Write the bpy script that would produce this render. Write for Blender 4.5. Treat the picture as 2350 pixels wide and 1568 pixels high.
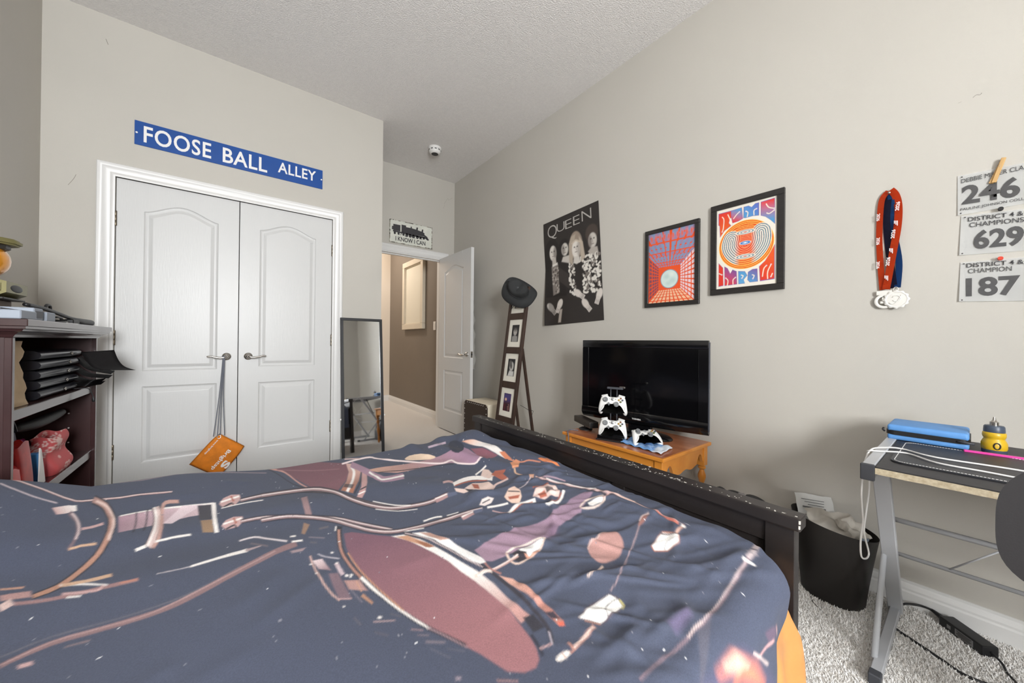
import bpy, bmesh, math, random
import numpy as np
from mathutils import Vector, Matrix

for _o in list(bpy.data.objects):
    bpy.data.objects.remove(_o, do_unlink=True)
scn = bpy.context.scene
COL = scn.collection
random.seed(4)
PI = math.pi

# ------------------------------------------------------------------ camera
F_PX, YAW, PITCH, ROLL, CAM_H = 820.28, 0.6594, 0.0033, 0.0102, 1.0341
_fw = Vector((math.sin(YAW) * math.cos(PITCH), math.cos(YAW) * math.cos(PITCH), math.sin(PITCH)))
_r = Vector((math.cos(YAW), -math.sin(YAW), 0))
_u = _r.cross(_fw)
_R = _r * math.cos(ROLL) + _u * math.sin(ROLL)
_U = -_r * math.sin(ROLL) + _u * math.cos(ROLL)
cam_d = bpy.data.cameras.new('camera')
cam = bpy.data.objects.new('camera', cam_d)
COL.objects.link(cam)
cam_d.sensor_fit = 'HORIZONTAL'
cam_d.sensor_width = 36.0
cam_d.lens = F_PX / 2350 * 36.0
cam_d.clip_start = 0.02
m = Matrix((_R, _U, -_fw)).transposed().to_4x4()
m.translation = (0, 0, CAM_H)
cam.matrix_world = m
scn.camera = cam

# ------------------------------------------------------------------ light
world = bpy.data.worlds.new('world')
scn.world = world
world.use_nodes = True
_wn = world.node_tree.nodes
_bg = _wn['Background']
_bg.inputs['Color'].default_value = (0.75, 0.86, 1.0, 1)
_bg.inputs['Strength'].default_value = 1.0

def area_light(name, loc, direction, sx, sy, power, color):
    d = bpy.data.lights.new(name, 'AREA')
    d.shape = 'RECTANGLE'
    d.size, d.size_y, d.energy, d.color = sx, sy, power, color
    o = bpy.data.objects.new(name, d)
    COL.objects.link(o)
    o.location = loc
    o.rotation_euler = Vector(direction).to_track_quat('-Z', 'Y').to_euler()
    return o

# daylight entering through the bedroom window behind the camera
WIN = (-0.66, 0.20, 0.98, 2.13)          # x0, x1, z0, z1 of the window opening
YB = -1.85                               # window wall
area_light('window_back_offscreen', ((WIN[0] + WIN[1]) / 2, YB - 0.16, (WIN[2] + WIN[3]) / 2), (0, 1, 0), 0.86, 1.15, 345, (0.965, 0.985, 1.0))
# the hall's own warm light, hidden behind the closet wall (it throws the shadow under the hall picture)
area_light('hall_ceiling_offscreen', (1.30, 5.75, 2.96), (0, 0, -1), 0.30, 0.30, 40, (1.0, 0.90, 0.80))
scn.view_settings.view_transform = 'Standard'
scn.view_settings.look = 'None'
scn.view_settings.gamma = 1.0
scn.view_settings.use_curve_mapping = False
scn.view_settings.exposure = -0.36

# ------------------------------------------------------------------ helpers
def lin(c):
    out = []
    for v in c[:3]:
        v = v / 255.0
        out.append(v / 12.92 if v <= 0.04045 else ((v + 0.055) / 1.055) ** 2.4)
    return tuple(out)

MATS = {}
def mat(name, rgb, rough=0.5, metal=0.0, var=0.0, vscale=8.0, bump=0.0, bscale=200.0, bdist=0.002,
        stretch=None, spec=0.5, coat=0.0, rgb2=None, attr=None, sheen=0.0, detail=4.0):
    """node material: noise-varied base colour, noise bump"""
    if name in MATS:
        return MATS[name]
    mt = bpy.data.materials.new(name)
    mt.use_nodes = True
    nt = mt.node_tree
    N, L = nt.nodes, nt.links
    b = N['Principled BSDF']
    b.inputs['Roughness'].default_value = rough
    b.inputs['Metallic'].default_value = metal
    b.inputs['Specular IOR Level'].default_value = spec
    if coat:
        b.inputs['Coat Weight'].default_value = coat
        b.inputs['Coat Roughness'].default_value = 0.12
    if sheen:
        b.inputs['Sheen Weight'].default_value = sheen
        b.inputs['Sheen Roughness'].default_value = 0.6
    c = lin(rgb)
    b.inputs['Base Color'].default_value = (*c, 1)
    tc = N.new('ShaderNodeTexCoord')
    mp = N.new('ShaderNodeMapping')
    L.new(tc.outputs['Object'], mp.inputs['Vector'])
    if stretch:
        mp.inputs['Scale'].default_value = stretch
    src = None
    if attr:
        at = N.new('ShaderNodeAttribute')
        at.attribute_name = attr
        src = at.outputs['Color']
        if var:
            n = N.new('ShaderNodeTexNoise')
            n.inputs['Scale'].default_value = vscale
            n.inputs['Detail'].default_value = detail
            L.new(mp.outputs['Vector'], n.inputs['Vector'])
            mr = N.new('ShaderNodeMapRange')
            mr.inputs['To Min'].default_value = 1 - var
            mr.inputs['To Max'].default_value = 1 + var
            L.new(n.outputs['Fac'], mr.inputs['Value'])
            mx = N.new('ShaderNodeMix')
            mx.data_type = 'RGBA'
            mx.blend_type = 'MULTIPLY'
            mx.inputs['Factor'].default_value = 1
            L.new(src, mx.inputs[6])
            L.new(mr.outputs['Result'], mx.inputs[7])
            src = mx.outputs[2]
        L.new(src, b.inputs['Base Color'])
    elif var or rgb2:
        n = N.new('ShaderNodeTexNoise')
        n.inputs['Scale'].default_value = vscale
        n.inputs['Detail'].default_value = detail
        L.new(mp.outputs['Vector'], n.inputs['Vector'])
        rp = N.new('ShaderNodeValToRGB')
        rp.color_ramp.elements[0].position = 0.32
        rp.color_ramp.elements[1].position = 0.68
        c2 = lin(rgb2) if rgb2 else tuple(min(1, x * (1 + var)) for x in c)
        c1 = c if rgb2 else tuple(x * (1 - var) for x in c)
        rp.color_ramp.elements[0].color = (*c1, 1)
        rp.color_ramp.elements[1].color = (*c2, 1)
        L.new(n.outputs['Fac'], rp.inputs['Fac'])
        L.new(rp.outputs['Color'], b.inputs['Base Color'])
    if bump:
        n2 = N.new('ShaderNodeTexNoise')
        n2.inputs['Scale'].default_value = bscale
        n2.inputs['Detail'].default_value = 3.0
        L.new(mp.outputs['Vector'], n2.inputs['Vector'])
        bp = N.new('ShaderNodeBump')
        bp.inputs['Strength'].default_value = bump
        bp.inputs['Distance'].default_value = bdist
        L.new(n2.outputs['Fac'], bp.inputs['Height'])
        L.new(bp.outputs['Normal'], b.inputs['Normal'])
    MATS[name] = mt
    return mt

def bm_new():
    return bmesh.new()

def box(bm, x0, x1, y0, y1, z0, z1, bev=0.0, seg=1):
    ps = [(x, y, z) for x in (x0, x1) for y in (y0, y1) for z in (z0, z1)]
    v = [bm.verts.new(p) for p in ps]
    fs = [bm.faces.new([v[i] for i in q]) for q in
          ((0, 1, 3, 2), (4, 6, 7, 5), (0, 4, 5, 1), (2, 3, 7, 6), (0, 2, 6, 4), (1, 5, 7, 3))]
    if bev > 0:
        es = list({e for f in fs for e in f.edges})
        bmesh.ops.bevel(bm, geom=es, offset=bev, segments=seg, affect='EDGES', profile=0.6)
    return v

def obox(bm, c, ax, ay, az, hx, hy, hz, bev=0.0, seg=1):
    """oriented box: centre, unit axes, half sizes"""
    c, ax, ay, az = Vector(c), Vector(ax), Vector(ay), Vector(az)
    v = []
    for sx in (-1, 1):
        for sy in (-1, 1):
            for sz in (-1, 1):
                v.append(bm.verts.new(c + ax * (sx * hx) + ay * (sy * hy) + az * (sz * hz)))
    fs = [bm.faces.new([v[i] for i in q]) for q in
          ((0, 1, 3, 2), (4, 6, 7, 5), (0, 4, 5, 1), (2, 3, 7, 6), (0, 2, 6, 4), (1, 5, 7, 3))]
    if bev > 0:
        es = list({e for f in fs for e in f.edges})
        bmesh.ops.bevel(bm, geom=es, offset=bev, segments=seg, affect='EDGES', profile=0.6)
    return v

def beam(bm, p, q, w, h, up=(0, 0, 1), bev=0.0):
    """rectangular bar from p to q"""
    p, q = Vector(p), Vector(q)
    d = (q - p)
    ln = d.length
    d.normalize()
    s = d.cross(Vector(up))
    if s.length < 1e-5:
        s = d.cross(Vector((1, 0, 0)))
    s.normalize()
    u2 = s.cross(d).normalized()
    obox(bm, (p + q) / 2, d, s, u2, ln / 2, w / 2, h / 2, bev)

def tube(bm, pts, rad, n=8, cap=True, closed=False, flat=None):
    """sweep a circle (or flattened ellipse) along a polyline; rad may be a list"""
    P = [Vector(p) for p in pts]
    k = len(P)
    rads = rad if isinstance(rad, (list, tuple)) else [rad] * k
    rings = []
    prev = None
    for i in range(k):
        if closed:
            t = P[(i + 1) % k] - P[i - 1]
        else:
            t = P[min(i + 1, k - 1)] - P[max(i - 1, 0)]
        if t.length < 1e-9:
            t = Vector((0, 0, 1))
        t.normalize()
        if prev is None:
            a = t.orthogonal().normalized() if flat is None else (Vector(flat) - t * t.dot(Vector(flat))).normalized()
        else:
            a = prev - t * prev.dot(t)
            if a.length < 1e-6:
                a = t.orthogonal()
            a.normalize()
        prev = a
        b = t.cross(a)
        rr = rads[i]
        if not isinstance(rr, (list, tuple)):
            rr = (rr, rr)
        rings.append([bm.verts.new(P[i] + a * (rr[0] * math.cos(2 * PI * j / n)) + b * (rr[1] * math.sin(2 * PI * j / n))) for j in range(n)])
    rng = range(k) if closed else range(k - 1)
    for i in rng:
        A, B = rings[i], rings[(i + 1) % k]
        for j in range(n):
            bm.faces.new((A[j], A[(j + 1) % n], B[(j + 1) % n], B[j]))
    if cap and not closed:
        bm.faces.new(list(reversed(rings[0])))
        bm.faces.new(rings[-1])
    return rings

def smooth_pts(pts, sub=6, closed=False):
    """Catmull-Rom through the points"""
    P = [Vector(p) for p in pts]
    k = len(P)
    out = []
    segs = k if closed else k - 1
    for i in range(segs):
        p0 = P[(i - 1) % k] if closed else P[max(i - 1, 0)]
        p1, p2 = P[i], P[(i + 1) % k]
        p3 = P[(i + 2) % k] if closed else P[min(i + 2, k - 1)]
        for s in range(sub):
            t = s / sub
            out.append(0.5 * ((2 * p1) + (p2 - p0) * t + (2 * p0 - 5 * p1 + 4 * p2 - p3) * t * t + (3 * p1 - p0 - 3 * p2 + p3) * t ** 3))
    if not closed:
        out.append(P[-1])
    return out

def lathe(bm, prof, c=(0, 0, 0), n=24, axis='z', cap=True):
    """revolve (radius, height) pairs"""
    c = Vector(c)
    rings = []
    for r_, h in prof:
        ring = []
        for j in range(n):
            a = 2 * PI * j / n
            x, y = r_ * math.cos(a), r_ * math.sin(a)
            if axis == 'z':
                p = Vector((x, y, h))
            elif axis == 'y':
                p = Vector((x, h, y))
            else:
                p = Vector((h, x, y))
            ring.append(bm.verts.new(c + p))
        rings.append(ring)
    for A, B in zip(rings[:-1], rings[1:]):
        for j in range(n):
            bm.faces.new((A[j], A[(j + 1) % n], B[(j + 1) % n], B[j]))
    if cap:
        bm.faces.new(list(reversed(rings[0])))
        bm.faces.new(rings[-1])
    return rings

def prism(bm, poly, origin, ax, ay, depth, bev=0.0):
    """extrude a 2-D polygon laid out on axes ax, ay by depth along ax x ay"""
    o, ax, ay = Vector(origin), Vector(ax), Vector(ay)
    nz = ax.cross(ay).normalized()
    bot = [bm.verts.new(o + ax * p[0] + ay * p[1]) for p in poly]
    top = [bm.verts.new(o + ax * p[0] + ay * p[1] + nz * depth) for p in poly]
    f1 = bm.faces.new(list(reversed(bot)))
    f2 = bm.faces.new(top)
    k = len(poly)
    sides = []
    for i in range(k):
        sides.append(bm.faces.new((bot[i], bot[(i + 1) % k], top[(i + 1) % k], top[i])))
    if bev > 0:
        es = list({e for e in list(f1.edges) + list(f2.edges)})
        bmesh.ops.bevel(bm, geom=es, offset=bev, segments=2, affect='EDGES')
    return f1, f2

def blob(bm, c, rx, ry, rz, nu=16, nv=10, rot=None, power=1.0):
    """(super)ellipsoid"""
    c = Vector(c)
    def sp(v):
        return math.copysign(abs(v) ** power, v)
    rows = []
    for i in range(1, nv):
        th = PI * i / nv
        row = []
        for j in range(nu):
            ph = 2 * PI * j / nu
            p = Vector((rx * sp(math.sin(th)) * sp(math.cos(ph)), ry * sp(math.sin(th)) * sp(math.sin(ph)), rz * sp(math.cos(th))))
            if rot:
                p = rot @ p
            row.append(bm.verts.new(c + p))
        rows.append(row)
    pt = Vector((0, 0, rz)); pb = Vector((0, 0, -rz))
    if rot:
        pt, pb = rot @ pt, rot @ pb
    t, b = bm.verts.new(c + pt), bm.verts.new(c + pb)
    for j in range(nu):
        bm.faces.new((t, rows[0][j], rows[0][(j + 1) % nu]))
        bm.faces.new((b, rows[-1][(j + 1) % nu], rows[-1][j]))
    for A, B in zip(rows[:-1], rows[1:]):
        for j in range(nu):
            bm.faces.new((A[j], B[j], B[(j + 1) % nu], A[(j + 1) % nu]))

def obj(name, bm, material, parent=None, smooth=False, world=True, angle=None):
    if isinstance(bm, bpy.types.Mesh):
        me = bm
    else:
        bmesh.ops.recalc_face_normals(bm, faces=bm.faces)
        me = bpy.data.meshes.new(name)
        bm.to_mesh(me)
        bm.free()
    mats = material if isinstance(material, (list, tuple)) else [material]
    for mm in mats:
        me.materials.append(mm)
    if smooth:
        me.polygons.foreach_set('use_smooth', [True] * len(me.polygons))
        if angle:
            me.set_sharp_from_angle(angle=math.radians(angle))
    o = bpy.data.objects.new(name, me)
    COL.objects.link(o)
    if parent is not None:
        o.parent = parent
        if world:
            o.matrix_parent_inverse = chain_matrix(parent).inverted()
    return o

def chain_matrix(o):
    mw = o.matrix_basis.copy()
    if o.parent is not None:
        mw = chain_matrix(o.parent) @ o.matrix_parent_inverse @ mw
    return mw

def thing(name, label, cat, loc=(0, 0, 0), rotz=0.0, group=None):
    o = bpy.data.objects.new(name, None)
    o.empty_display_size = 0.05
    COL.objects.link(o)
    o.location = loc
    o.rotation_euler = (0, 0, rotz)
    return tag(o, label, cat, group)

def tag(o, label=None, cat=None, group=None, kind=None):
    if label:
        o['label'] = label
    if cat:
        o['category'] = cat
    if group:
        o['group'] = group
    if kind:
        o['kind'] = kind
    return o

def struct(name, bm, material, label=None, parent=None, smooth=False, angle=None):
    o = obj(name, bm, material, parent, smooth=smooth, angle=angle)
    if parent is None:
        o['kind'] = 'structure'
        if label:
            o['label'] = label
    return o

def text_mesh(s, bold=0.0, extrude=0.0, spacing=1.0):
    cu = bpy.data.curves.new('lettering', 'FONT')
    cu.body = s
    cu.size = 1.0
    cu.offset = bold
    cu.extrude = extrude
    cu.space_character = spacing
    cu.resolution_u = 4
    o = bpy.data.objects.new('lettering', cu)
    COL.objects.link(o)
    dg = bpy.context.evaluated_depsgraph_get()
    dg.update()
    me = bpy.data.meshes.new_from_object(o.evaluated_get(dg))
    bpy.data.objects.remove(o, do_unlink=True)
    bpy.data.curves.remove(cu)
    return me

def lettering(s, material, parent, origin, right, up, w, h, bold=0.0, lift=0.0006, spacing=1.0, name='lettering', world=True):
    """flat printed text fitted into a w x h rectangle whose lower-left corner is origin"""
    me = text_mesh(s, bold, 0.0, spacing)
    k = len(me.vertices)
    co = np.empty(k * 3)
    me.vertices.foreach_get('co', co)
    co = co.reshape(-1, 3)
    mn, mx = co.min(0), co.max(0)
    u_ = (co[:, 0] - mn[0]) / max(1e-6, mx[0] - mn[0]) * w
    v_ = (co[:, 1] - mn[1]) / max(1e-6, mx[1] - mn[1]) * h
    o_, r_, up_ = np.array(origin), np.array(Vector(right).normalized()), np.array(Vector(up).normalized())
    n_ = np.cross(r_, up_)
    out = o_ + u_[:, None] * r_ + v_[:, None] * up_ + n_ * lift
    me.vertices.foreach_set('co', out.ravel())
    me.update()
    return obj(name, me, material, parent, world=world)

class Canvas:
    """flat print painted on a regular grid of surface samples (nx across, ny up), linear colour"""
    def __init__(s, x0, x1, y0, y1, nx, ny, base):
        s.x0, s.x1, s.y0, s.y1, s.nx, s.ny = x0, x1, y0, y1, nx, ny
        s.X, s.Y = np.meshgrid(np.linspace(x0, x1, nx), np.linspace(y0, y1, ny))
        s.c = np.empty((ny, nx, 3), np.float32)
        s.c[:] = lin(base)
        s.px = (x1 - x0) / (nx - 1)
    def win(s, pts, pad):
        a = np.asarray(pts, float)
        i0 = int(np.clip((a[:, 0].min() - pad - s.x0) / (s.x1 - s.x0) * (s.nx - 1), 0, s.nx - 1))
        i1 = int(np.clip((a[:, 0].max() + pad - s.x0) / (s.x1 - s.x0) * (s.nx - 1) + 2, 0, s.nx))
        j0 = int(np.clip((a[:, 1].min() - pad - s.y0) / (s.y1 - s.y0) * (s.ny - 1), 0, s.ny - 1))
        j1 = int(np.clip((a[:, 1].max() + pad - s.y0) / (s.y1 - s.y0) * (s.ny - 1) + 2, 0, s.ny))
        return slice(j0, j1), slice(i0, i1)
    @staticmethod
    def sd(pts, X, Y, closed):
        a = np.asarray(pts, float)
        n = len(a)
        d2 = np.full(X.shape, 1e9)
        tt = np.zeros(X.shape)
        inside = np.zeros(X.shape, bool)
        for i in range(n if closed else n - 1):
            p, q = a[i], a[(i + 1) % n]
            ex, ey = q - p
            wx, wy = X - p[0], Y - p[1]
            t = np.clip((wx * ex + wy * ey) / max(ex * ex + ey * ey, 1e-12), 0, 1)
            dd = (wx - t * ex) ** 2 + (wy - t * ey) ** 2
            mk = dd < d2
            d2 = np.where(mk, dd, d2)
            tt = np.where(mk, (i + t) / (n - 1), tt)
            if closed:
                cr = ((p[1] > Y) != (q[1] > Y))
                if abs(ey) > 1e-12:
                    inside ^= cr & (X < p[0] + (Y - p[1]) / ey * ex)
        d = np.sqrt(d2)
        return np.where(inside, -d, d), tt
    def mix(s, sl, a, col):
        s.c[sl] += (np.asarray(col, np.float32) - s.c[sl]) * a[..., None].astype(np.float32)
    def fill(s, pts, col, soft=None, op=1.0, col2=None, axis=None):
        soft = soft or s.px * 1.2
        sl = s.win(pts, soft * 2)
        X, Y = s.X[sl], s.Y[sl]
        if X.size == 0:
            return
        d, _ = s.sd(pts, X, Y, True)
        a = np.clip(0.5 - d / (2 * soft), 0, 1) * op
        c = np.asarray(lin(col), np.float32)
        if col2 is not None:
            p, q = np.asarray(axis[0], float), np.asarray(axis[1], float)
            e = q - p
            t = np.clip(((X - p[0]) * e[0] + (Y - p[1]) * e[1]) / (e @ e), 0, 1)[..., None]
            c = c * (1 - t) + np.asarray(lin(col2), np.float32) * t
        s.mix(sl, a, c)
    def stroke(s, pts, w, col, soft=None, op=1.0, w2=None, col2=None):
        soft = soft or s.px * 1.2
        wm = max(w, w2 or 0)
        sl = s.win(pts, wm + soft * 2)
        X, Y = s.X[sl], s.Y[sl]
        if X.size == 0:
            return
        d, t = s.sd(pts, X, Y, False)
        ww = w if w2 is None else w + (w2 - w) * t
        a = np.clip(0.5 - (d - ww / 2) / (2 * soft), 0, 1) * op
        c = np.asarray(lin(col), np.float32)
        if col2 is not None:
            c = c * (1 - t[..., None]) + np.asarray(lin(col2), np.float32) * t[..., None]
        s.mix(sl, a, c)
    def ellipse(s, cx, cy, rx, ry, col, soft=None, op=1.0, rot=0.0):
        k = 28
        s.fill([(cx + rx * math.cos(2 * PI * i / k) * math.cos(rot) - ry * math.sin(2 * PI * i / k) * math.sin(rot),
                 cy + rx * math.cos(2 * PI * i / k) * math.sin(rot) + ry * math.sin(2 * PI * i / k) * math.cos(rot)) for i in range(k)], col, soft, op)
    def mesh(s, name, P, flip=False):
        """P: (ny, nx, 3) positions"""
        nx, ny = s.nx, s.ny
        me = bpy.data.meshes.new(name)
        idx = np.arange(nx * ny).reshape(ny, nx)
        a, b, c, d = idx[:-1, :-1], idx[:-1, 1:], idx[1:, 1:], idx[1:, :-1]
        q = np.stack([a, d, c, b] if flip else [a, b, c, d], -1).reshape(-1, 4)
        nf = len(q)
        me.vertices.add(nx * ny)
        me.vertices.foreach_set('co', np.asarray(P, np.float32).reshape(-1))
        me.loops.add(nf * 4)
        me.loops.foreach_set('vertex_index', q.reshape(-1).astype(np.int32))
        me.polygons.add(nf)
        me.polygons.foreach_set('loop_start', np.arange(0, nf * 4, 4, dtype=np.int32))
        me.polygons.foreach_set('loop_total', np.full(nf, 4, np.int32))
        me.update(calc_edges=True)
        me.polygons.foreach_set('use_smooth', np.ones(nf, bool))
        at = me.color_attributes.new('print', 'FLOAT_COLOR', 'POINT')
        rgba = np.ones((nx * ny, 4), np.float32)
        rgba[:, :3] = np.clip(s.c.reshape(-1, 3), 0, 1)
        at.data.foreach_set('color', rgba.ravel())
        return me

def dup(root, loc, rot, label=None):
    """copy a thing, its parts and sub-parts"""
    r_ = root.copy()
    COL.objects.link(r_)
    r_.location = loc
    r_.rotation_euler = rot
    if label:
        r_['label'] = label
    for ch in list(root.children):
        c = ch.copy()
        COL.objects.link(c)
        c.parent = r_
        for g in list(ch.children):
            e = g.copy()
            COL.objects.link(e)
            e.parent = c
    return r_

# ------------------------------------------------------------------ materials of the room
M_WALL = mat('wall_paint', (192, 188, 180), 0.75, var=0.025, vscale=1.3, bump=0.25, bscale=420, bdist=0.0012)
M_CEIL = mat('ceiling_texture', (232, 229, 227), 0.9, var=0.03, vscale=60, bump=0.9, bscale=130, bdist=0.006)
M_TRIM = mat('trim_paint', (220, 219, 217), 0.35, bump=0.05, bscale=90)
M_DOOR = mat('door_paint', (206, 206, 205), 0.38, bump=0.28, bscale=60, bdist=0.0012, stretch=(3.0, 3.0, 0.25))
M_HALL = mat('hall_dark_paint', (120, 110, 99), 0.7, var=0.03, vscale=2, bump=0.2, bscale=420, bdist=0.001)
M_HALL_L = mat('hall_light_paint', (226, 214, 198), 0.75, bump=0.2, bscale=420, bdist=0.001)
M_CARPET = mat('carpet', (212, 207, 201), 0.95, rgb2=(232, 228, 223), vscale=260, bump=0.8, bscale=320, bdist=0.006, sheen=0.2)
M_STEEL = mat('brushed_nickel', (190, 186, 180), 0.25, metal=1.0)
M_BRASS = mat('hinge_metal', (120, 110, 95), 0.4, metal=1.0)
M_BLACKP = mat('black_plastic', (26, 26, 28), 0.45)
M_GLOSSBLK = mat('gloss_black_plastic', (14, 14, 16), 0.12, spec=0.6)
M_WHITEP = mat('white_plastic', (232, 231, 228), 0.38)
M_PAPER = mat('white_paper', (242, 242, 240), 0.7, var=0.02, vscale=14, bump=0.1, bscale=30)
M_INK = mat('print_ink_grey', (74, 73, 74), 0.6, var=0.1, vscale=40)
M_INKD = mat('print_ink_dark', (56, 55, 58), 0.6)

D, W, H, A, LX = 3.2437, 2.1434, 3.0076, 3.9618, -0.8834
T = 0.10
HX, HY = 2.15, 6.28      # hall right wall, hall end wall

# ------------------------------------------------------------------ shell
bm = bm_new(); box(bm, LX - T, 3.2, YB - T, HY + T, -0.1, 0.0); struct('floor', bm, M_CARPET)
bm = bm_new(); box(bm, LX - T, 3.2, YB - T, HY + T, H, H + 0.1); struct('ceiling', bm, M_CEIL)
bm = bm_new(); box(bm, LX - T, LX, YB, A, 0, H); struct('wall_left', bm, M_WALL)
CX0, CX1, CZ = -0.592, 0.630, 2.040
bm = bm_new()
box(bm, LX, CX0, D, D + T, 0, H); box(bm, CX1, 1.0306, D, D + T, 0, H); box(bm, CX0, CX1, D, D + T, CZ, H)
box(bm, 1.0306 - T, 1.0306, D + T, A, 0, H)
struct('wall_closet', bm, M_WALL)
AX0, AX1, AZ = 1.205, 1.985, 2.043
bm = bm_new()
box(bm, LX, AX0, A, A + T, 0, H); box(bm, AX1, W, A, A + T, 0, H); box(bm, AX0, AX1, A, A + T, AZ, H)
struct('wall_alcove', bm, M_WALL)
bm = bm_new(); box(bm, W, W + T, YB, A + T, 0, H); struct('wall_right', bm, M_WALL)
bm = bm_new()
wx0, wx1, wz0, wz1 = WIN
box(bm, LX, wx0, YB - T, YB, 0, H); box(bm, wx1, W, YB - T, YB, 0, H); box(bm, wx0, wx1, YB - T, YB, 0, wz0); box(bm, wx0, wx1, YB - T, YB, wz1, H)
struct('wall_window', bm, M_WALL)
bm = bm_new(); box(bm, HX, HX + T, A + T, HY, 0, H); struct('wall_hall_right', bm, M_HALL)
bm = bm_new(); box(bm, 0.2, HX + T, HY, HY + T, 0, H); struct('wall_hall_end', bm, M_HALL_L)
bm = bm_new(); box(bm, 0.2, 0.3, A + T, HY, 0, H); struct('wall_hall_left', bm, M_HALL_L)

# window with frame, mullion and panes
bm = bm_new()
for a in ((wx0, wx0 + 0.05, wz0, wz1), (wx1 - 0.05, wx1, wz0, wz1), (wx0, wx1, wz0, wz0 + 0.05), (wx0, wx1, wz1 - 0.05, wz1), ((wx0 + wx1) / 2 - 0.02, (wx0 + wx1) / 2 + 0.02, wz0, wz1)):
    box(bm, a[0], a[1], YB - 0.08, YB - 0.03, a[2], a[3], 0.004)
win_o = struct('window_1', bm, M_TRIM)
bm = bm_new(); box(bm, wx0 - 0.05, wx1 + 0.05, YB - 0.03, YB + 0.05, wz0 - 0.03, wz0, 0.004); obj('window_sill', bm, M_TRIM, win_o)
gl = bpy.data.materials.new('window_glass'); gl.use_nodes = True
_n = gl.node_tree.nodes; _l = gl.node_tree.links; _n.remove(_n['Principled BSDF'])
_t = _n.new('ShaderNodeBsdfTransparent'); _g = _n.new('ShaderNodeBsdfGlossy'); _g.inputs['Roughness'].default_value = 0.02
_m = _n.new('ShaderNodeMixShader'); _m.inputs[0].default_value = 0.06
_l.new(_t.outputs[0], _m.inputs[1]); _l.new(_g.outputs[0], _m.inputs[2]); _l.new(_m.outputs[0], _n['Material Output'].inputs[0])
for a, b_ in ((wx0 + 0.05, (wx0 + wx1) / 2 - 0.02), ((wx0 + wx1) / 2 + 0.02, wx1 - 0.05)):
    bm = bm_new(); box(bm, a, b_, YB - 0.058, YB - 0.052, wz0 + 0.05, wz1 - 0.05); obj('pane', bm, gl, win_o)
# curtains either side of the window
M_CURT = mat('curtain_cloth', (238, 236, 230), 0.9, sheen=0.3)
def curtain(x0, x1, label):
    bm = bm_new()
    n = 60
    rows = []
    for zi in (2.62, 1.9, 1.3, 0.82):
        rows.append([bm.verts.new((x0 + (x1 - x0) * i / n, YB + 0.05 + 0.022 * math.sin(i * 0.95) * (1 + 0.15 * math.sin(zi * 5 + i)), zi)) for i in range(n + 1)])
    for Ar, Br in zip(rows[:-1], rows[1:]):
        for i in range(n):
            bm.faces.new((Ar[i], Ar[i + 1], Br[i + 1], Br[i]))
    r = bmesh.ops.solidify(bm, geom=bm.faces[:], thickness=0.002)
    t = thing('curtain', label, 'curtain', ((x0 + x1) / 2, YB + 0.05, 0.82))
    obj('cloth', bm, M_CURT, t, smooth=True)
    bm = bm_new(); tube(bm, [(x0 - 0.08, YB + 0.05, 2.64), (x1 + 0.08, YB + 0.05, 2.64)], 0.009, 10); obj('rod', bm, M_STEEL, t, smooth=True)
curtain(0.28, 0.86, 'white pleated curtain beside the window')

# ------------------------------------------------------------------ baseboards
def baseboard(name, p, q, n, h=0.098, mt=None):
    """p->q along the wall foot, n = direction into the room"""
    p, q, n = Vector((*p, 0)), Vector((*q, 0)), Vector((*n, 0))
    d = (q - p); ln = d.length; d.normalize()
    prof = [(0, 0), (0.016, 0), (0.016, 0.055), (0.013, 0.062), (0.013, 0.070), (0.009, 0.082), (0.005, 0.088), (0.005, h), (0, h)]
    bm = bm_new()
    A_ = [bm.verts.new(p + n * a + Vector((0, 0, b))) for a, b in prof]
    B_ = [bm.verts.new(q + n * a + Vector((0, 0, b))) for a, b in prof]
    k = len(prof)
    for i in range(k):
        bm.faces.new((A_[i], A_[(i + 1) % k], B_[(i + 1) % k], B_[i]))
    bm.faces.new(A_); bm.faces.new(list(reversed(B_)))
    struct(name, bm, mt or M_TRIM)
baseboard('baseboard_right', (W, YB), (W, A), (-1, 0))
baseboard('baseboard_alcove', (2.065, A), (W, A), (0, -1))
baseboard('baseboard_closet_right', (0.708, D), (1.0306, D), (0, -1))
baseboard('baseboard_closet_left', (LX, D), (-0.672, D), (0, -1))
baseboard('baseboard_left', (LX, YB), (LX, D), (1, 0))
baseboard('baseboard_hall_right', (HX, A + T), (HX, HY), (-1, 0))
baseboard('baseboard_hall_end', (0.3, HY), (HX, HY), (0, -1))
baseboard('baseboard_window', (LX, YB), (W, YB), (0, 1))

# ------------------------------------------------------------------ door casings (stepped colonial profile, mitred)
def casing(name, x0, x1, z1, yf, s=-1):
    """frame around opening x0..x1, z<=z1 on wall plane y=yf, profile runs outwards"""
    prof = [(0.0, 0.0), (0.0, 0.009), (0.008, 0.012), (0.016, 0.012), (0.020, 0.009), (0.050, 0.014), (0.056, 0.020), (0.064, 0.021), (0.072, 0.021), (0.076, 0.017), (0.076, 0.0)]
    bm = bm_new()
    def corner(w, dpt):
        return [(x0 - w, yf + s * dpt, 0.0), (x0 - w, yf + s * dpt, z1 + w), (x1 + w, yf + s * dpt, z1 + w), (x1 + w, yf + s * dpt, 0.0)]
    C = [[bm.verts.new(p) for p in corner(a, b)] for a, b in prof]
    for P_, Q_ in zip(C[:-1], C[1:]):
        for i in range(3):
            bm.faces.new((P_[i], P_[i + 1], Q_[i + 1], Q_[i]))
    return struct(name, bm, M_TRIM, smooth=True, angle=40)
casing('trim_1', CX0, CX1, CZ - 0.005, D)
casing('trim_2', AX0, AX1, AZ - 0.005, A)
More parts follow.
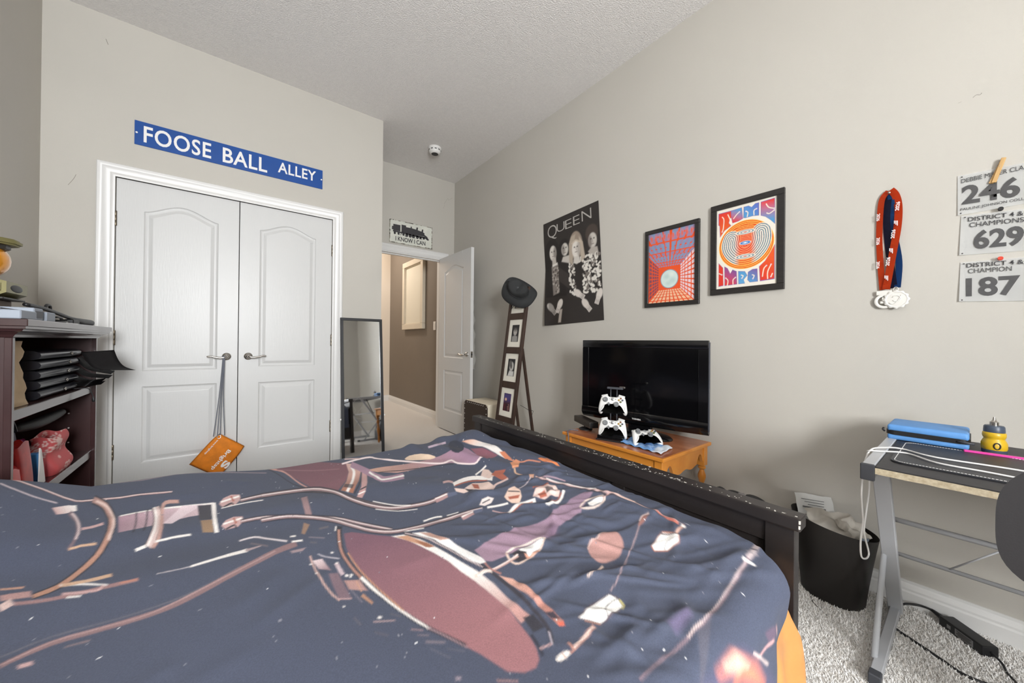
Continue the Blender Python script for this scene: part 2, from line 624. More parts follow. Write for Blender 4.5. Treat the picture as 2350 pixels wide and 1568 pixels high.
# jamb of the bedroom door
bm = bm_new()
box(bm, AX0 - 0.001, AX0 + 0.018, A - 0.002, A + T + 0.002, 0, AZ); box(bm, AX1 - 0.018, AX1 + 0.001, A - 0.002, A + T + 0.002, 0, AZ)
box(bm, AX0, AX1, A - 0.002, A + T + 0.002, AZ - 0.018, AZ + 0.001)
box(bm, AX0 + 0.018, AX0 + 0.030, A + 0.04, A + 0.075, 0, AZ - 0.018); box(bm, AX0 + 0.018, AX1 - 0.018, A + 0.04, A + 0.075, AZ - 0.030, AZ - 0.018)
struct('trim_3', bm, M_TRIM)

# ------------------------------------------------------------------ moulded two-panel arch-top doors
def arch_outline(x0, x1, z0, zs, za, n=22):
    """panel outline, counter-clockwise: shoulders at zs, apex za, cathedral curve"""
    pts = [(x0, z0), (x1, z0), (x1, zs)]
    if za > zs:
        for i in range(1, n):
            t = i / n
            x = x1 + (x0 - x1) * t
            k = 0.5 - 0.5 * math.cos(2 * PI * t)
            k = k ** 0.8
            pts.append((x, zs + (za - zs) * k))
    pts.append((x0, zs))
    return pts

def inset(poly, d):
    k = len(poly)
    out = []
    for i in range(k):
        a, b, c = Vector(poly[i - 1]), Vector(poly[i]), Vector(poly[(i + 1) % k])
        e1, e2 = (b - a).normalized(), (c - b).normalized()
        n1, n2 = Vector((-e1.y, e1.x)), Vector((-e2.y, e2.x))
        nn = (n1 + n2)
        if nn.length < 1e-6:
            nn = n1
        nn.normalize()
        out.append(b + nn * (d / max(0.35, nn.dot(n1))))
    return [(p.x, p.y) for p in out]

def panel_door(name, width, height, thick, panels, to_world, label):
    """door in local (u across, z up, depth w): front face at w=0, back at w=-thick"""
    tw = to_world
    bm = bm_new()
    for face, wf in ((0, 0.0), (1, -thick)):
        outer = [(0, 0), (width, 0), (width, height), (0, height)]
        ov = [bm.verts.new(tw(u, z, wf)) for u, z in outer]
        es = [bm.edges.new((ov[i], ov[(i + 1) % 4])) for i in range(4)]
        for pn in panels:
            o_ = arch_outline(*pn)
            hv = [bm.verts.new(tw(u, z, wf)) for u, z in o_]
            es += [bm.edges.new((hv[i], hv[(i + 1) % len(hv)])) for i in range(len(hv))]
        bmesh.ops.triangle_fill(bm, use_beauty=True, use_dissolve=False, edges=es)
        if face == 0:
            fv = ov
        else:
            for i in range(4):
                bm.faces.new((fv[i], fv[(i + 1) % 4], ov[(i + 1) % 4], ov[i]))
    root = struct(name, bm, M_DOOR)
    root['label'] = label
    for pn in panels:
        o_ = arch_outline(*pn)
        bm = bm_new()
        for sgn, wf in ((1, 0.0), (-1, -thick)):
            prev = None
            for ins, dep in ((0, 0), (0.006, 0.0055), (0.013, 0.0075), (0.022, 0.0075), (0.030, 0.005), (0.040, 0.0015), (0.043, 0.001)):
                pl = inset(o_, ins) if ins else o_
                ring = [bm.verts.new(tw(u, z, wf - sgn * dep)) for u, z in pl]
                if prev:
                    for i in range(len(ring)):
                        bm.faces.new((prev[i], prev[(i + 1) % len(ring)], ring[(i + 1) % len(ring)], ring[i]))
                prev = ring
            bm.faces.new(prev)
        obj('panel', bm, M_DOOR, root)
    return root

def lever(parent, c, d, n, mt=None, flip=1):
    """lever handle: rosette centre c on the door face, lever direction d, outward normal n"""
    c, d, n = Vector(c), Vector(d), Vector(n)
    up = Vector((0, 0, 1))
    R3 = Matrix((d, up, n)).transposed()
    bm = bm_new()
    prof = [(0.0265, 0.0), (0.0265, 0.004), (0.024, 0.008), (0.018, 0.010), (0.014, 0.016), (0.012, 0.020)]
    rings = []
    for r_, h in prof:
        rings.append([bm.verts.new(c + R3 @ Vector((r_ * math.cos(2 * PI * j / 24), r_ * math.sin(2 * PI * j / 24), h))) for j in range(24)])
    for P_, Q_ in zip(rings[:-1], rings[1:]):
        for j in range(24):
            bm.faces.new((P_[j], P_[(j + 1) % 24], Q_[(j + 1) % 24], Q_[j]))
    bm.faces.new(rings[-1])
    h_ = obj('handle', bm, mt or M_STEEL, parent, smooth=True)
    bm = bm_new()
    pts = smooth_pts([c + R3 @ Vector(p) for p in ((0, 0, 0.012), (0, 0, 0.040), (0.008, -0.003, 0.050), (0.03, -0.008, 0.052), (0.06, -0.004, 0.051), (0.085, 0.004, 0.050), (0.105, 0.001, 0.049))], 4)
    k = len(pts)
    tube(bm, pts, [0.0085 - 0.0045 * max(0, (i / k - 0.4)) for i in range(k)], 10)
    obj('lever', bm, mt or M_STEEL, h_, smooth=True)
    return h_

def hinge(parent, p, n):
    bm = bm_new()
    for i in range(3):
        lathe(bm, [(0.0055, -0.0155), (0.0062, -0.0145), (0.0062, 0.0145), (0.0055, 0.0155)], (p[0], p[1], p[2] + (i - 1) * 0.031), 10)
    obj('hinge', bm, M_BRASS, parent, smooth=True)

FY = D + 0.012                           # closet door faces sit just inside the casing
gapc = 0.0185
def d1(u, z, w_): return (CX0 + 0.003 + u, FY - w_, 0.012 + z)
def d2(u, z, w_): return (gapc + 0.0025 + u, FY - w_, 0.012 + z)
w1 = gapc - 0.0025 - CX0 - 0.003
w2 = CX1 - 0.003 - gapc - 0.0025
h_d = CZ - 0.005 - 0.012 - 0.002
door1 = panel_door('door_1', w1, h_d, 0.035, [(0.121, 0.121 + 0.370, 0.226, 0.717, 0.717), (0.121, 0.121 + 0.370, 0.815, 1.838, 1.905)], d1, 'white moulded closet door leaf whose lever holds the orange pouch')
door2 = panel_door('door_2', w2, h_d, 0.035, [(0.119, 0.119 + 0.370, 0.214, 0.709, 0.709), (0.119, 0.119 + 0.370, 0.825, 1.843, 1.905)], d2, 'white moulded closet door leaf beside the leaning mirror')
lever(door1, (-0.046, FY, 0.915), (-1, 0, 0), (0, -1, 0))
lever(door2, (0.078, FY, 0.915), (1, 0, 0), (0, -1, 0))
for z in (1.78, 1.04, 0.33):
    hinge(door1, (CX0 + 0.001, FY - 0.004, z), 0)
    hinge(door2, (CX1 - 0.001, FY - 0.004, z), 0)
# open bedroom door standing parallel to the right wall
DX = 1.947
def d3(u, z, w_): return (DX - w_, 3.960 - u, 0.012 + z)
door3 = panel_door('door_3', 0.736, 2.022, 0.035, [(0.140, 0.140 + 0.440, 0.230, 0.697, 0.697), (0.140, 0.140 + 0.440, 0.845, 1.838, 1.895)], d3, 'white moulded bedroom door standing open beside the picture ladder')
lever(door3, (DX, 3.292, 0.905), (0, 1, 0), (-1, 0, 0))
lever(door3, (DX + 0.035, 3.292, 0.905), (0, 1, 0), (1, 0, 0))
bm = bm_new(); box(bm, DX + 0.006, DX + 0.029, 3.2222, 3.2246, 0.872, 0.938, 0.001); lp = obj('latch_plate', bm, M_STEEL, door3)
bm = bm_new(); box(bm, DX + 0.011, DX + 0.024, 3.214, 3.2225, 0.897, 0.914, 0.002); obj('latch', bm, M_BLACKP, lp)
for z in (1.80, 1.05, 0.25):
    hinge(door3, (DX + 0.038, 3.962, z), 0)
bm = bm_new(); box(bm, DX - 0.002, DX + 0.002, 3.405, 3.412, 2.004, 2.0345); obj('hook_band', bm, M_TRIM, door3)

# carpet pile: individual tufts on the strip of floor in front of the desk and bin
def carpet_pile():
    rs = np.random.RandomState(21)
    n = 78000
    x = rs.uniform(1.10, 2.128, n); y = rs.uniform(-0.60, 1.05, n)
    keep = (x > 1.12)
    x, y = x[keep], y[keep]; n = len(x)
    hgt = rs.uniform(.004, .012, n); r_ = rs.uniform(.0016, .0032, n)
    lx, ly = rs.normal(0, .004, n), rs.normal(0, .004, n)
    a0 = rs.uniform(0, 6.28, n)
    P = np.zeros((n, 4, 3), np.float32)
    for k in range(3):
        P[:, k, 0] = x + r_ * np.cos(a0 + k * 2.094); P[:, k, 1] = y + r_ * np.sin(a0 + k * 2.094); P[:, k, 2] = .0002
    P[:, 3, 0] = x + lx; P[:, 3, 1] = y + ly; P[:, 3, 2] = hgt
    base = np.arange(n)[:, None] * 4
    F = np.concatenate([base + np.array([[0, 1, 3]]), base + np.array([[1, 2, 3]]), base + np.array([[2, 0, 3]])], 1).reshape(-1, 3)
    me = bpy.data.meshes.new('carpet_pile')
    me.from_pydata(P.reshape(-1, 3).tolist(), [], F.tolist())
    at = me.color_attributes.new('print', 'FLOAT_COLOR', 'POINT')
    tone = rs.choice([0, 1, 2, 3], n, p=[.60, .28, .08, .04])
    pal = np.array([lin((246, 244, 241)), lin((230, 226, 221)), lin((222, 217, 211)), lin((214, 208, 201))])
    c = np.ones((n, 4, 4), np.float32); c[:, :, :3] = pal[tone][:, None, :]
    at.data.foreach_set('color', c.ravel())
    o = obj('carpet_pile', me, mat('carpet_yarn', (210, 205, 198), .95, attr='print'))
    tag(o, 'pale grey textured pile of the bedroom carpet near the desk', 'carpet', kind='stuff')
carpet_pile()

# ------------------------------------------------------------------ bed cover surface (heights in metres over the bed)
def seg_d(x, y, pts):
    d2 = np.full(np.shape(x), 1e9)
    for (ax, ay), (bx, by) in zip(pts[:-1], pts[1:]):
        ex, ey = bx - ax, by - ay
        t = np.clip(((x - ax) * ex + (y - ay) * ey) / (ex * ex + ey * ey), 0, 1)
        d2 = np.minimum(d2, (x - ax - t * ex) ** 2 + (y - ay - t * ey) ** 2)
    return np.sqrt(d2)

FOLDS = [  # polyline, amplitude, width
    ([(0.93, 1.60), (0.95, 1.40), (0.985, 1.20), (1.0, 1.05)], 0.016, 0.035),
    ([(0.80, 1.66), (0.83, 1.45), (0.86, 1.25), (0.90, 1.08), (0.93, 0.95)], 0.014, 0.03),
    ([(0.70, 1.72), (0.71, 1.55)], 0.012, 0.03),
    ([(0.86, 1.72), (0.99, 1.62), (1.03, 1.40)], 0.020, 0.04),
    ([(-0.6, 1.45), (-0.2, 1.30), (0.2, 1.28)], 0.010, 0.08),
    ([(-0.75, 1.25), (-0.3, 1.10), (0.1, 1.05)], 0.008, 0.09),
    ([(0.35, 1.35), (0.6, 1.18), (0.75, 0.95)], 0.010, 0.07),
    ([(0.75, 0.62), (0.92, 0.50), (1.02, 0.42)], 0.008, 0.03),
    ([(0.62, 0.50), (0.80, 0.40), (0.95, 0.33)], 0.008, 0.03),
    ([(0.55, 0.36), (0.72, 0.30), (0.86, 0.27)], 0.006, 0.025),
    ([(0.78, 0.80), (0.93, 0.66), (1.02, 0.60)], 0.006, 0.03),
]
def cover_h(x, y):
    x = np.asarray(x, float); y = np.asarray(y, float)
    far = np.interp(x, [-0.9, -0.55, -0.36, -0.16, 0.10, 0.37, 0.60, 0.97, 1.1], [0.66, 0.625, 0.560, 0.558, 0.531, 0.509, 0.506, 0.502, 0.500])
    wgt = np.exp(-((y - 1.70) / 0.34) ** 2)
    z = 0.515 + (far - 0.515) * wgt
    e = np.clip((x - 0.72) / 0.30, 0, 1)
    z = z + 0.030 * e * e * (3 - 2 * e) * (1 - 0.55 * wgt)
    z = z + 0.040 * np.exp(-((x - 1.0) / 0.10) ** 2 - ((y - 1.60) / 0.10) ** 2)
    z = z + 0.006 * np.sin(3.1 * x + 2.2 * y + 0.6) + 0.004 * np.sin(7.3 * x - 5.1 * y) + 0.0025 * np.sin(15 * x + 9 * y)
    for pts, a, w in FOLDS:
        d = seg_d(x, y, pts)
        z = z + a * np.exp(-(d / w) ** 2)
    z = z + 0.0016 * np.sin(38 * x + 21 * y + 2 * np.sin(9 * y)) * np.clip((x - 0.3) / 0.5, 0, 1)
    return z

# ------------------------------------------------------------------ bed
M_BEDW = mat('black_brown_wood', (30, 27, 27), 0.38, rgb2=(40, 35, 34), vscale=14, stretch=(1, 0.15, 1), bump=0.15, bscale=80, spec=0.5)
M_CHIP = mat('chipped_paint', (205, 200, 192), 0.7)
M_MATT = mat('mattress_ticking', (225, 222, 214), 0.8)
M_ORANGE = mat('orange_cotton', (240, 178, 104), 0.85, var=0.04, vscale=20, bump=0.1, bscale=500, sheen=0.2)
bed = thing('bed', 'black-brown wooden double bed with plain panelled footboard', 'bed', (0.1, 1.0, 0))
FT = 0.62
bm = bm_new(); box(bm, 1.066, 1.116, 0.250, 1.735, 0.588, FT, 0.004, 2); cap = obj('footboard_cap', bm, M_BEDW, bed)
rng = random.Random(11)
bm = bm_new()
for i in range(150):
    y = rng.uniform(0.26, 1.72) if i < 90 else rng.gauss(0.75, 0.16)
    x = 1.0685 + abs(rng.gauss(0, 0.010)) if rng.random() < .75 else rng.uniform(1.068, 1.112)
    r_ = rng.uniform(0.0006, 0.0018)
    if 0.255 < y < 1.73 and x < 1.114:
        obox(bm, (x, y, FT + 0.0001), (1, 0, 0), (0, 1, 0), (0, 0, 1), r_, r_ * rng.uniform(.8, 2.2), 0.0003)
for y, z in ((0.2508, 0.6), (0.2505, 0.612)):
    obox(bm, (1.0675, y + .001, z), (1, 0, 0), (0, 1, 0), (0, 0, 1), .0022, .0015, .004)
ch = obj('paint_chip', bm, M_CHIP, cap); ch['kind'] = 'stuff'
for y0, y1 in ((0.263, 0.326), (1.672, 1.730)):
    bm = bm_new(); box(bm, 1.078, 1.112, y0, y1, 0.0, 0.589, 0.002); obj('post', bm, M_BEDW, bed)
bm = bm_new(); box(bm, 1.084, 1.106, 0.325, 1.673, 0.532, 0.589, 0.0015); obj('top_rail', bm, M_BEDW, bed)
bm = bm_new(); box(bm, 1.084, 1.106, 0.325, 1.673, 0.20, 0.27, 0.0015); obj('bottom_rail', bm, M_BEDW, bed)
for k in range(3):
    y0 = 0.326 + k * 0.449
    bm = bm_new(); box(bm, 1.092, 1.100, y0, y0 + 0.449, 0.265, 0.535); obj('panel', bm, M_BEDW, bed)
for y in (0.775, 1.224):
    bm = bm_new(); box(bm, 1.086, 1.104, y - 0.025, y + 0.025, 0.268, 0.534, 0.001); obj('mullion', bm, M_BEDW, bed)
for y0, y1 in ((0.285, 0.305), (1.690, 1.710)):
    bm = bm_new(); box(bm, -0.80, 1.080, y0, y1, 0.16, 0.33, 0.002); obj('side_rail', bm, M_BEDW, bed)
bm = bm_new()
box(bm, -0.852, -0.80, 0.263, 0.33, 0, 0.95, 0.003); box(bm, -0.852, -0.80, 1.665, 1.73, 0, 0.95, 0.003); box(bm, -0.84, -0.815, 0.33, 1.665, 0.3, 0.93); box(bm, -0.858, -0.795, 0.25, 1.735, 0.95, 0.982, 0.003)
obj('headboard', bm, M_BEDW, bed)
for k in range(9):
    x = -0.7 + k * 0.205
    bm = bm_new(); box(bm, x, x + 0.07, 0.306, 1.690, 0.185, 0.205); obj('slat', bm, M_BEDW, bed)
mt_ = thing('mattress', 'white ticking mattress under the printed bed cover', 'mattress', (0.1, 1.0, 0.2))
bm = bm_new(); box(bm, -0.795, 1.045, 0.312, 1.683, 0.205, 0.478, 0.035, 3); obj('body', bm, M_MATT, mt_, smooth=True, angle=50)

# orange sheet: over the mattress, hanging on the near side by the footboard
bm = bm_new()
nx, ns = 90, 40
rows = []
for j in range(ns + 1):
    row = []
    v = j / ns
    for i in range(nx + 1):
        u = i / nx
        xr = np.interp(v, [0, 0.30, 0.42, 0.55, 0.7, 0.85, 1.0], [1.050, 1.048, 1.035, 1.045, 1.062, 1.066, 1.05])
        x = 0.30 + (xr - 0.30) * u
        if v < 0.3:                                    # strip lying on the mattress edge
            y = 0.62 - (0.62 - 0.315) * (v / 0.3); z = 0.486
        else:
            w_ = (v - 0.3) / 0.7
            fold = 0.012 * math.sin(x * 46 + 2.6 * w_) * min(1, w_ * 2.5) + 0.006 * math.sin(x * 95 + 1) * w_
            y = 0.315 - 0.060 * min(1, w_ * 4) ** 0.7 - 0.022 * w_ + fold
            z = 0.486 - 0.03 * min(1, w_ * 4) - 0.36 * w_ - 0.018 * (math.sin(x * 26) * w_)
        row.append(bm.verts.new((x, y, z)))
    rows.append(row)
for A_, B_ in zip(rows[:-1], rows[1:]):
    for i in range(nx):
        bm.faces.new((A_[i], A_[i + 1], B_[i + 1], B_[i]))
# tongue of sheet peeping out between cover and footboard
rr = []
for j in range(9):
    y = 0.93 + j * 0.03
    wd = 0.030 * math.sin(PI * min(1, max(0.02, (j + 0.2) / 8.4)))
    rr.append([bm.verts.new((1.080 - wd * (1 - k / 4) - 0.002, y, 0.508 + 0.018 * math.sin(PI * k / 4) - 0.012 * (k / 4))) for k in range(5)])
for A_, B_ in zip(rr[:-1], rr[1:]):
    for i in range(4):
        bm.faces.new((A_[i], A_[i + 1], B_[i + 1], B_[i]))
bmesh.ops.solidify(bm, geom=bm.faces[:], thickness=0.0015)
so = obj('bed_sheet', bm, M_ORANGE, smooth=True)
tag(so, 'orange cotton bed sheet hanging below the printed cover by the footboard', 'sheet')

# printed cover: cloth sheet swept over the bed, hem rising towards the footboard
NXC, NYC = 660, 620
cv = Canvas(-0.792, 1.05, 0.0, 1.0, NXC, NYC, (68, 74, 93))
YN, RN, YF = 0.30, 0.055, 1.715
sx = cv.X
smin = np.interp(sx, [-0.86, 0.60, 0.80, 0.87, 0.91, 0.95, 0.975, 0.985, 1.00, 1.03, 1.05], [-0.10, -0.06, 0.035, 0.098, 0.142, 0.180, 0.222, 0.262, 0.295, 0.335, 0.40])
smax = 1.98
S_ = smin + (smax - smin) * cv.Y
cv.Y = S_                                     # print coordinates: (x along bed, s across the cloth)
def win_full(pts, pad):                       # column window only, rows are curved
    a = np.asarray(pts, float)
    i0 = int(np.clip((a[:, 0].min() - pad - cv.x0) / (cv.x1 - cv.x0) * (cv.nx - 1), 0, cv.nx - 1))
    i1 = int(np.clip((a[:, 0].max() + pad - cv.x0) / (cv.x1 - cv.x0) * (cv.nx - 1) + 2, 0, cv.nx))
    lo = ((a[:, 1].min() - pad - smin[0, i0:i1]) / (smax - smin[0, i0:i1])).min() if i1 > i0 else 0
    hi = ((a[:, 1].max() + pad - smin[0, i0:i1]) / (smax - smin[0, i0:i1])).max() if i1 > i0 else 0
    j0 = int(np.clip(lo * (cv.ny - 1), 0, cv.ny - 1)); j1 = int(np.clip(hi * (cv.ny - 1) + 2, 0, cv.ny))
    return slice(j0, j1), slice(i0, i1)
cv.win = win_full
def CP(col, flat, c2=None, ax=None, op=1.0, soft=None):
    if op <= 0:
        return
    pts = [(flat[i] / 1000, flat[i + 1] / 1000) for i in range(0, len(flat), 2)]
    cv.fill(pts, col, soft or 0.0022, op, c2, ax)

# printed motif of the bed cover: outlines in millimetres on the cloth
CP((38, 38, 50),[-544,1756,-530,1740,-510,1721,-491,1703,-474,1686,-456,1669,-436,1650,-412,1627,-385,1602,-363,1588,-345,1576,-331,1574,-317,1574,-300,1571,-283,1568,-267,1568,-253,1568,-240,1571,-224,1571,-200,1568,-173,1561,-153,1558,-156,1577,-176,1582,-204,1588,-228,1592,-244,1592,-257,1589,-271,1588,-288,1589,-305,1592,-321,1594,-336,1596,-349,1597,-366,1605,-388,1620,-415,1645,-440,1670,-460,1689,-479,1709,-497,1728,-518,1752,-540,1778,-556,1800])
CP((196, 160, 158),[-546,1764,-532,1747,-512,1726,-492,1708,-475,1690,-457,1673,-437,1655,-413,1631,-386,1606,-363,1590,-346,1580,-332,1578,-318,1578,-301,1575,-284,1573,-268,1571,-254,1573,-241,1575,-225,1576,-201,1571,-174,1565,-154,1562,-155,1573,-175,1577,-203,1584,-227,1587,-243,1588,-257,1585,-271,1584,-287,1585,-304,1588,-320,1590,-335,1591,-348,1592,-365,1601,-388,1617,-414,1641,-439,1666,-459,1685,-478,1704,-496,1723,-516,1745,-538,1769,-557,1800])
CP((235, 222, 220),[-550,1776,-535,1758,-514,1735,-494,1715,-476,1697,-458,1679,-438,1660,-413,1636,-387,1611,-365,1596,-347,1586,-333,1584,-319,1584,-302,1582,-285,1579,-269,1577,-255,1579,-242,1581,-226,1582,-202,1578,-174,1572,-155,1567,-155,1571,-175,1575,-202,1581,-227,1585,-243,1585,-256,1582,-270,1581,-286,1582,-303,1585,-320,1588,-334,1588,-348,1590,-365,1599,-388,1615,-414,1640,-439,1664,-459,1683,-477,1701,-495,1719,-515,1741,-536,1764,-555,1793])
CP((200, 185, 190),[-521,1683,-499,1659,-468,1629,-442,1605,-421,1590,-402,1577,-390,1570,-391,1577,-404,1585,-422,1596,-443,1612,-470,1637,-501,1668,-523,1693])
CP((140, 125, 132),[-557,1799,-534,1800,-498,1799,-458,1800,-412,1793,-358,1781,-294,1720,-240,1709,-186,1717,-125,1722,-87,1715,-48,1711,-5,1702,38,1692,101,1672,102,1683,38,1703,-5,1713,-48,1723,-88,1727,-126,1732,-187,1727,-242,1720,-296,1732,-361,1796,-413,1799,-458,1800,-498,1799,-533,1800,-557,1799])
CP((242, 236, 232),[-391,1544,-366,1563,-352,1560,-342,1521,-374,1507],c2=(196, 160, 158),ax=[(-0.351, 1.552), (-0.388, 1.532)])
CP((120, 100, 106),[-354,1506,-347,1491,-337,1469,-328,1449,-323,1431,-318,1412,-313,1393,-310,1374,-308,1358,-306,1343,-306,1327,-307,1314,-307,1304,-302,1296,-301,1305,-300,1317,-300,1332,-301,1347,-302,1365,-305,1385,-310,1409,-316,1434,-324,1459,-334,1485,-345,1509,-353,1527])
CP((225, 205, 205),[-348,1506,-342,1492,-333,1472,-326,1451,-320,1431,-314,1410,-310,1391,-307,1372,-305,1354,-304,1343,-301,1338,-302,1349,-303,1366,-307,1387,-311,1409,-317,1432,-324,1454,-332,1477,-340,1497,-347,1511])
CP((40, 41, 52),[-321,1554,-313,1542,-302,1526,-294,1511,-287,1493,-279,1471,-272,1447,-267,1429,-264,1412,-260,1391,-257,1363,-254,1335,-253,1310,-253,1291,-254,1273,-256,1257,-260,1239,-266,1221,-272,1204,-277,1188,-283,1174,-289,1163,-298,1155,-308,1150,-315,1146,-305,1119,-298,1122,-287,1125,-277,1131,-270,1141,-264,1155,-258,1172,-252,1190,-247,1210,-242,1230,-239,1249,-237,1267,-237,1286,-237,1310,-239,1338,-242,1371,-246,1402,-252,1430,-258,1458,-266,1488,-277,1520,-290,1554,-304,1583,-319,1607,-328,1623])
CP((176, 138, 130),[-323,1566,-314,1554,-303,1537,-293,1519,-285,1499,-277,1474,-269,1449,-264,1429,-260,1410,-257,1387,-253,1358,-251,1329,-250,1305,-250,1286,-251,1269,-253,1251,-258,1234,-263,1215,-269,1197,-274,1182,-280,1168,-286,1156,-296,1149,-306,1144,-312,1140,-307,1125,-300,1127,-289,1130,-280,1137,-272,1148,-266,1161,-261,1178,-255,1196,-249,1216,-245,1236,-242,1253,-241,1271,-240,1291,-240,1315,-242,1343,-245,1374,-249,1404,-255,1430,-261,1456,-269,1485,-279,1515,-290,1546,-304,1572,-317,1594,-327,1609],c2=(178, 132, 110),ax=[(-0.325, 1.587), (-0.31, 1.132)])
CP((226, 200, 192),[-316,1565,-308,1554,-297,1537,-287,1519,-278,1498,-270,1473,-263,1449,-258,1431,-255,1415,-252,1395,-248,1361,-246,1328,-244,1308,-239,1300,-240,1321,-243,1353,-246,1388,-250,1412,-254,1432,-259,1452,-267,1477,-276,1505,-286,1530,-297,1552,-309,1569,-317,1581])
CP((196, 160, 158),[-303,1387,-298,1388,-292,1389,-285,1391,-279,1395,-273,1399,-269,1403,-273,1418,-277,1414,-283,1409,-289,1406,-295,1403,-302,1403,-307,1402])
CP((205, 168, 140),[-302,1296,-298,1297,-291,1297,-285,1299,-276,1297,-266,1294,-259,1293,-262,1304,-269,1305,-279,1307,-287,1309,-295,1307,-301,1307,-305,1305])
CP((162, 130, 142),[-249,1443,-227,1450,-204,1454,-180,1459,-148,1457,-115,1455,-80,1450,-45,1444,-40,1368,-70,1372,-99,1374,-127,1364,-153,1352,-180,1347,-205,1341,-230,1336],c2=(214, 190, 196),ax=[(-0.241, 1.399), (-0.063, 1.404)])
CP((242, 236, 232),[-245,1439,-230,1443,-208,1448,-179,1451,-137,1450,-86,1445,-48,1438,-49,1450,-87,1456,-138,1460,-180,1461,-210,1459,-232,1454,-247,1449])
CP((224, 204, 210),[-121,1457,-73,1449,-105,1398,-131,1340,-151,1352,-137,1407])
CP((40, 41, 52),[-217,1454,-215,1436,-211,1410,-208,1384,-206,1361,-204,1339,-204,1325,-201,1321,-201,1335,-203,1357,-205,1381,-208,1408,-212,1435,-214,1452])
CP((40, 41, 52),[-197,1467,-194,1442,-190,1406,-187,1374,-186,1352,-185,1335,-185,1325,-182,1319,-182,1330,-182,1347,-184,1370,-187,1404,-191,1440,-193,1465])
CP((40, 41, 52),[-189,1469,-185,1454,-180,1433,-176,1412,-173,1387,-171,1356,-168,1323,-168,1290,-169,1263,-171,1245,-152,1216,-151,1235,-149,1263,-148,1294,-150,1330,-153,1370,-157,1406,-162,1439,-168,1465,-172,1482])
CP((214, 190, 186),[-186,1471,-183,1455,-178,1434,-174,1412,-171,1385,-168,1352,-166,1319,-166,1287,-167,1260,-168,1241,-155,1220,-153,1239,-152,1266,-151,1297,-152,1333,-156,1372,-159,1406,-165,1438,-170,1464,-174,1480])
CP((242, 236, 232),[-185,1475,-181,1460,-177,1437,-173,1412,-169,1382,-166,1346,-164,1313,-164,1282,-165,1256,-166,1239,-162,1233,-161,1250,-160,1276,-159,1306,-161,1341,-165,1378,-168,1410,-173,1438,-177,1461,-181,1477])
CP((190, 150, 140),[-133,1504,-141,1507,-154,1510,-163,1507,-168,1495,-168,1477,-167,1455,-164,1427,-161,1392,-157,1356,-154,1320,-152,1292,-151,1271,-152,1253,-155,1238,-156,1229,-150,1216,-148,1226,-146,1243,-144,1262,-145,1284,-146,1313,-149,1349,-153,1387,-157,1422,-159,1448,-160,1467,-160,1479,-158,1485,-150,1487,-139,1484,-130,1481])
CP((242, 236, 232),[-181,1221,-165,1230,-169,1244,-185,1235])
CP((242, 236, 232),[-151,1243,-143,1245,-133,1245,-121,1247,-109,1246,-95,1244,-85,1243,-87,1253,-97,1255,-110,1257,-123,1257,-135,1256,-145,1255,-153,1254])
CP((150, 122, 96),[-71,1324,-44,1314,-39,1234,-62,1246])
CP((60, 58, 68),[-85,1447,-50,1437,-44,1320,-74,1331])
CP((242, 236, 232),[-53,1450,-51,1424,-49,1383,-46,1334,-43,1288,-39,1252,-37,1230,-29,1228,-31,1251,-34,1287,-37,1331,-39,1378,-41,1419,-43,1446])
CP((196, 160, 158),[-34,1432,-24,1469,-5,1486,17,1477,20,1437,6,1400,-23,1395])
CP((242, 236, 232),[-29,1436,-25,1438,-18,1441,-10,1445,-1,1448,9,1453,17,1456,15,1471,8,1467,-3,1462,-12,1458,-20,1454,-26,1451,-31,1449])
CP((40, 41, 52),[-22,1393,-16,1400,-8,1409,-2,1413,-1,1410,0,1398,0,1389,4,1388,3,1399,2,1414,-3,1425,-10,1422,-18,1412,-24,1405])
CP((168, 92, 72),[-7,1473,0,1428,4,1432,-3,1476])
CP((196, 160, 158),[-24,1259,-15,1287,2,1298,22,1286,24,1256,12,1233,-14,1232])
CP((242, 236, 232),[-20,1261,-15,1262,-10,1264,-3,1265,5,1267,14,1269,21,1270,20,1281,13,1280,4,1278,-4,1276,-11,1274,-17,1273,-21,1272])
CP((40, 41, 52),[-13,1231,-8,1235,-1,1240,4,1242,5,1240,6,1232,6,1226,10,1225,9,1232,8,1242,4,1251,-2,1249,-10,1243,-15,1239])
CP((168, 92, 72),[0,1287,6,1252,10,1255,4,1290])
CP((150, 122, 124),[174,1329,172,1300,171,1269,170,1245,170,1226,169,1206,168,1192,184,1191,185,1205,185,1225,186,1246,187,1271,189,1305,192,1335])
CP((150, 120, 100),[159,1156,145,1092,151,1081,170,1135])
CP((38, 38, 50),[20,1408,36,1410,60,1413,87,1413,116,1411,149,1405,181,1392,213,1367,243,1333,269,1306,285,1285,295,1264,306,1243,318,1221,329,1199,342,1177,360,1153,380,1130,394,1114,407,1144,393,1161,373,1185,354,1208,341,1230,330,1251,318,1273,307,1294,296,1318,279,1349,254,1387,221,1420,187,1441,152,1451,118,1455,87,1456,59,1453,34,1447,18,1444])
CP((150, 122, 124),[20,1415,36,1418,60,1421,87,1422,117,1420,149,1414,182,1402,215,1378,246,1345,271,1314,287,1292,298,1270,309,1249,320,1228,332,1206,345,1184,363,1160,383,1137,396,1120,404,1138,390,1154,370,1178,352,1202,339,1223,327,1245,315,1266,305,1288,294,1312,277,1340,252,1376,220,1409,186,1431,152,1442,118,1446,87,1447,59,1444,35,1440,18,1437])
CP((235, 222, 220),[19,1427,36,1429,60,1433,87,1435,117,1433,151,1428,184,1417,217,1394,249,1360,274,1327,290,1302,301,1279,312,1258,324,1237,335,1215,348,1193,366,1169,386,1146,400,1129,402,1135,388,1151,368,1175,350,1199,337,1220,326,1242,314,1264,303,1285,292,1308,276,1335,250,1369,219,1403,185,1426,151,1436,118,1441,87,1441,60,1440,35,1436,19,1433])
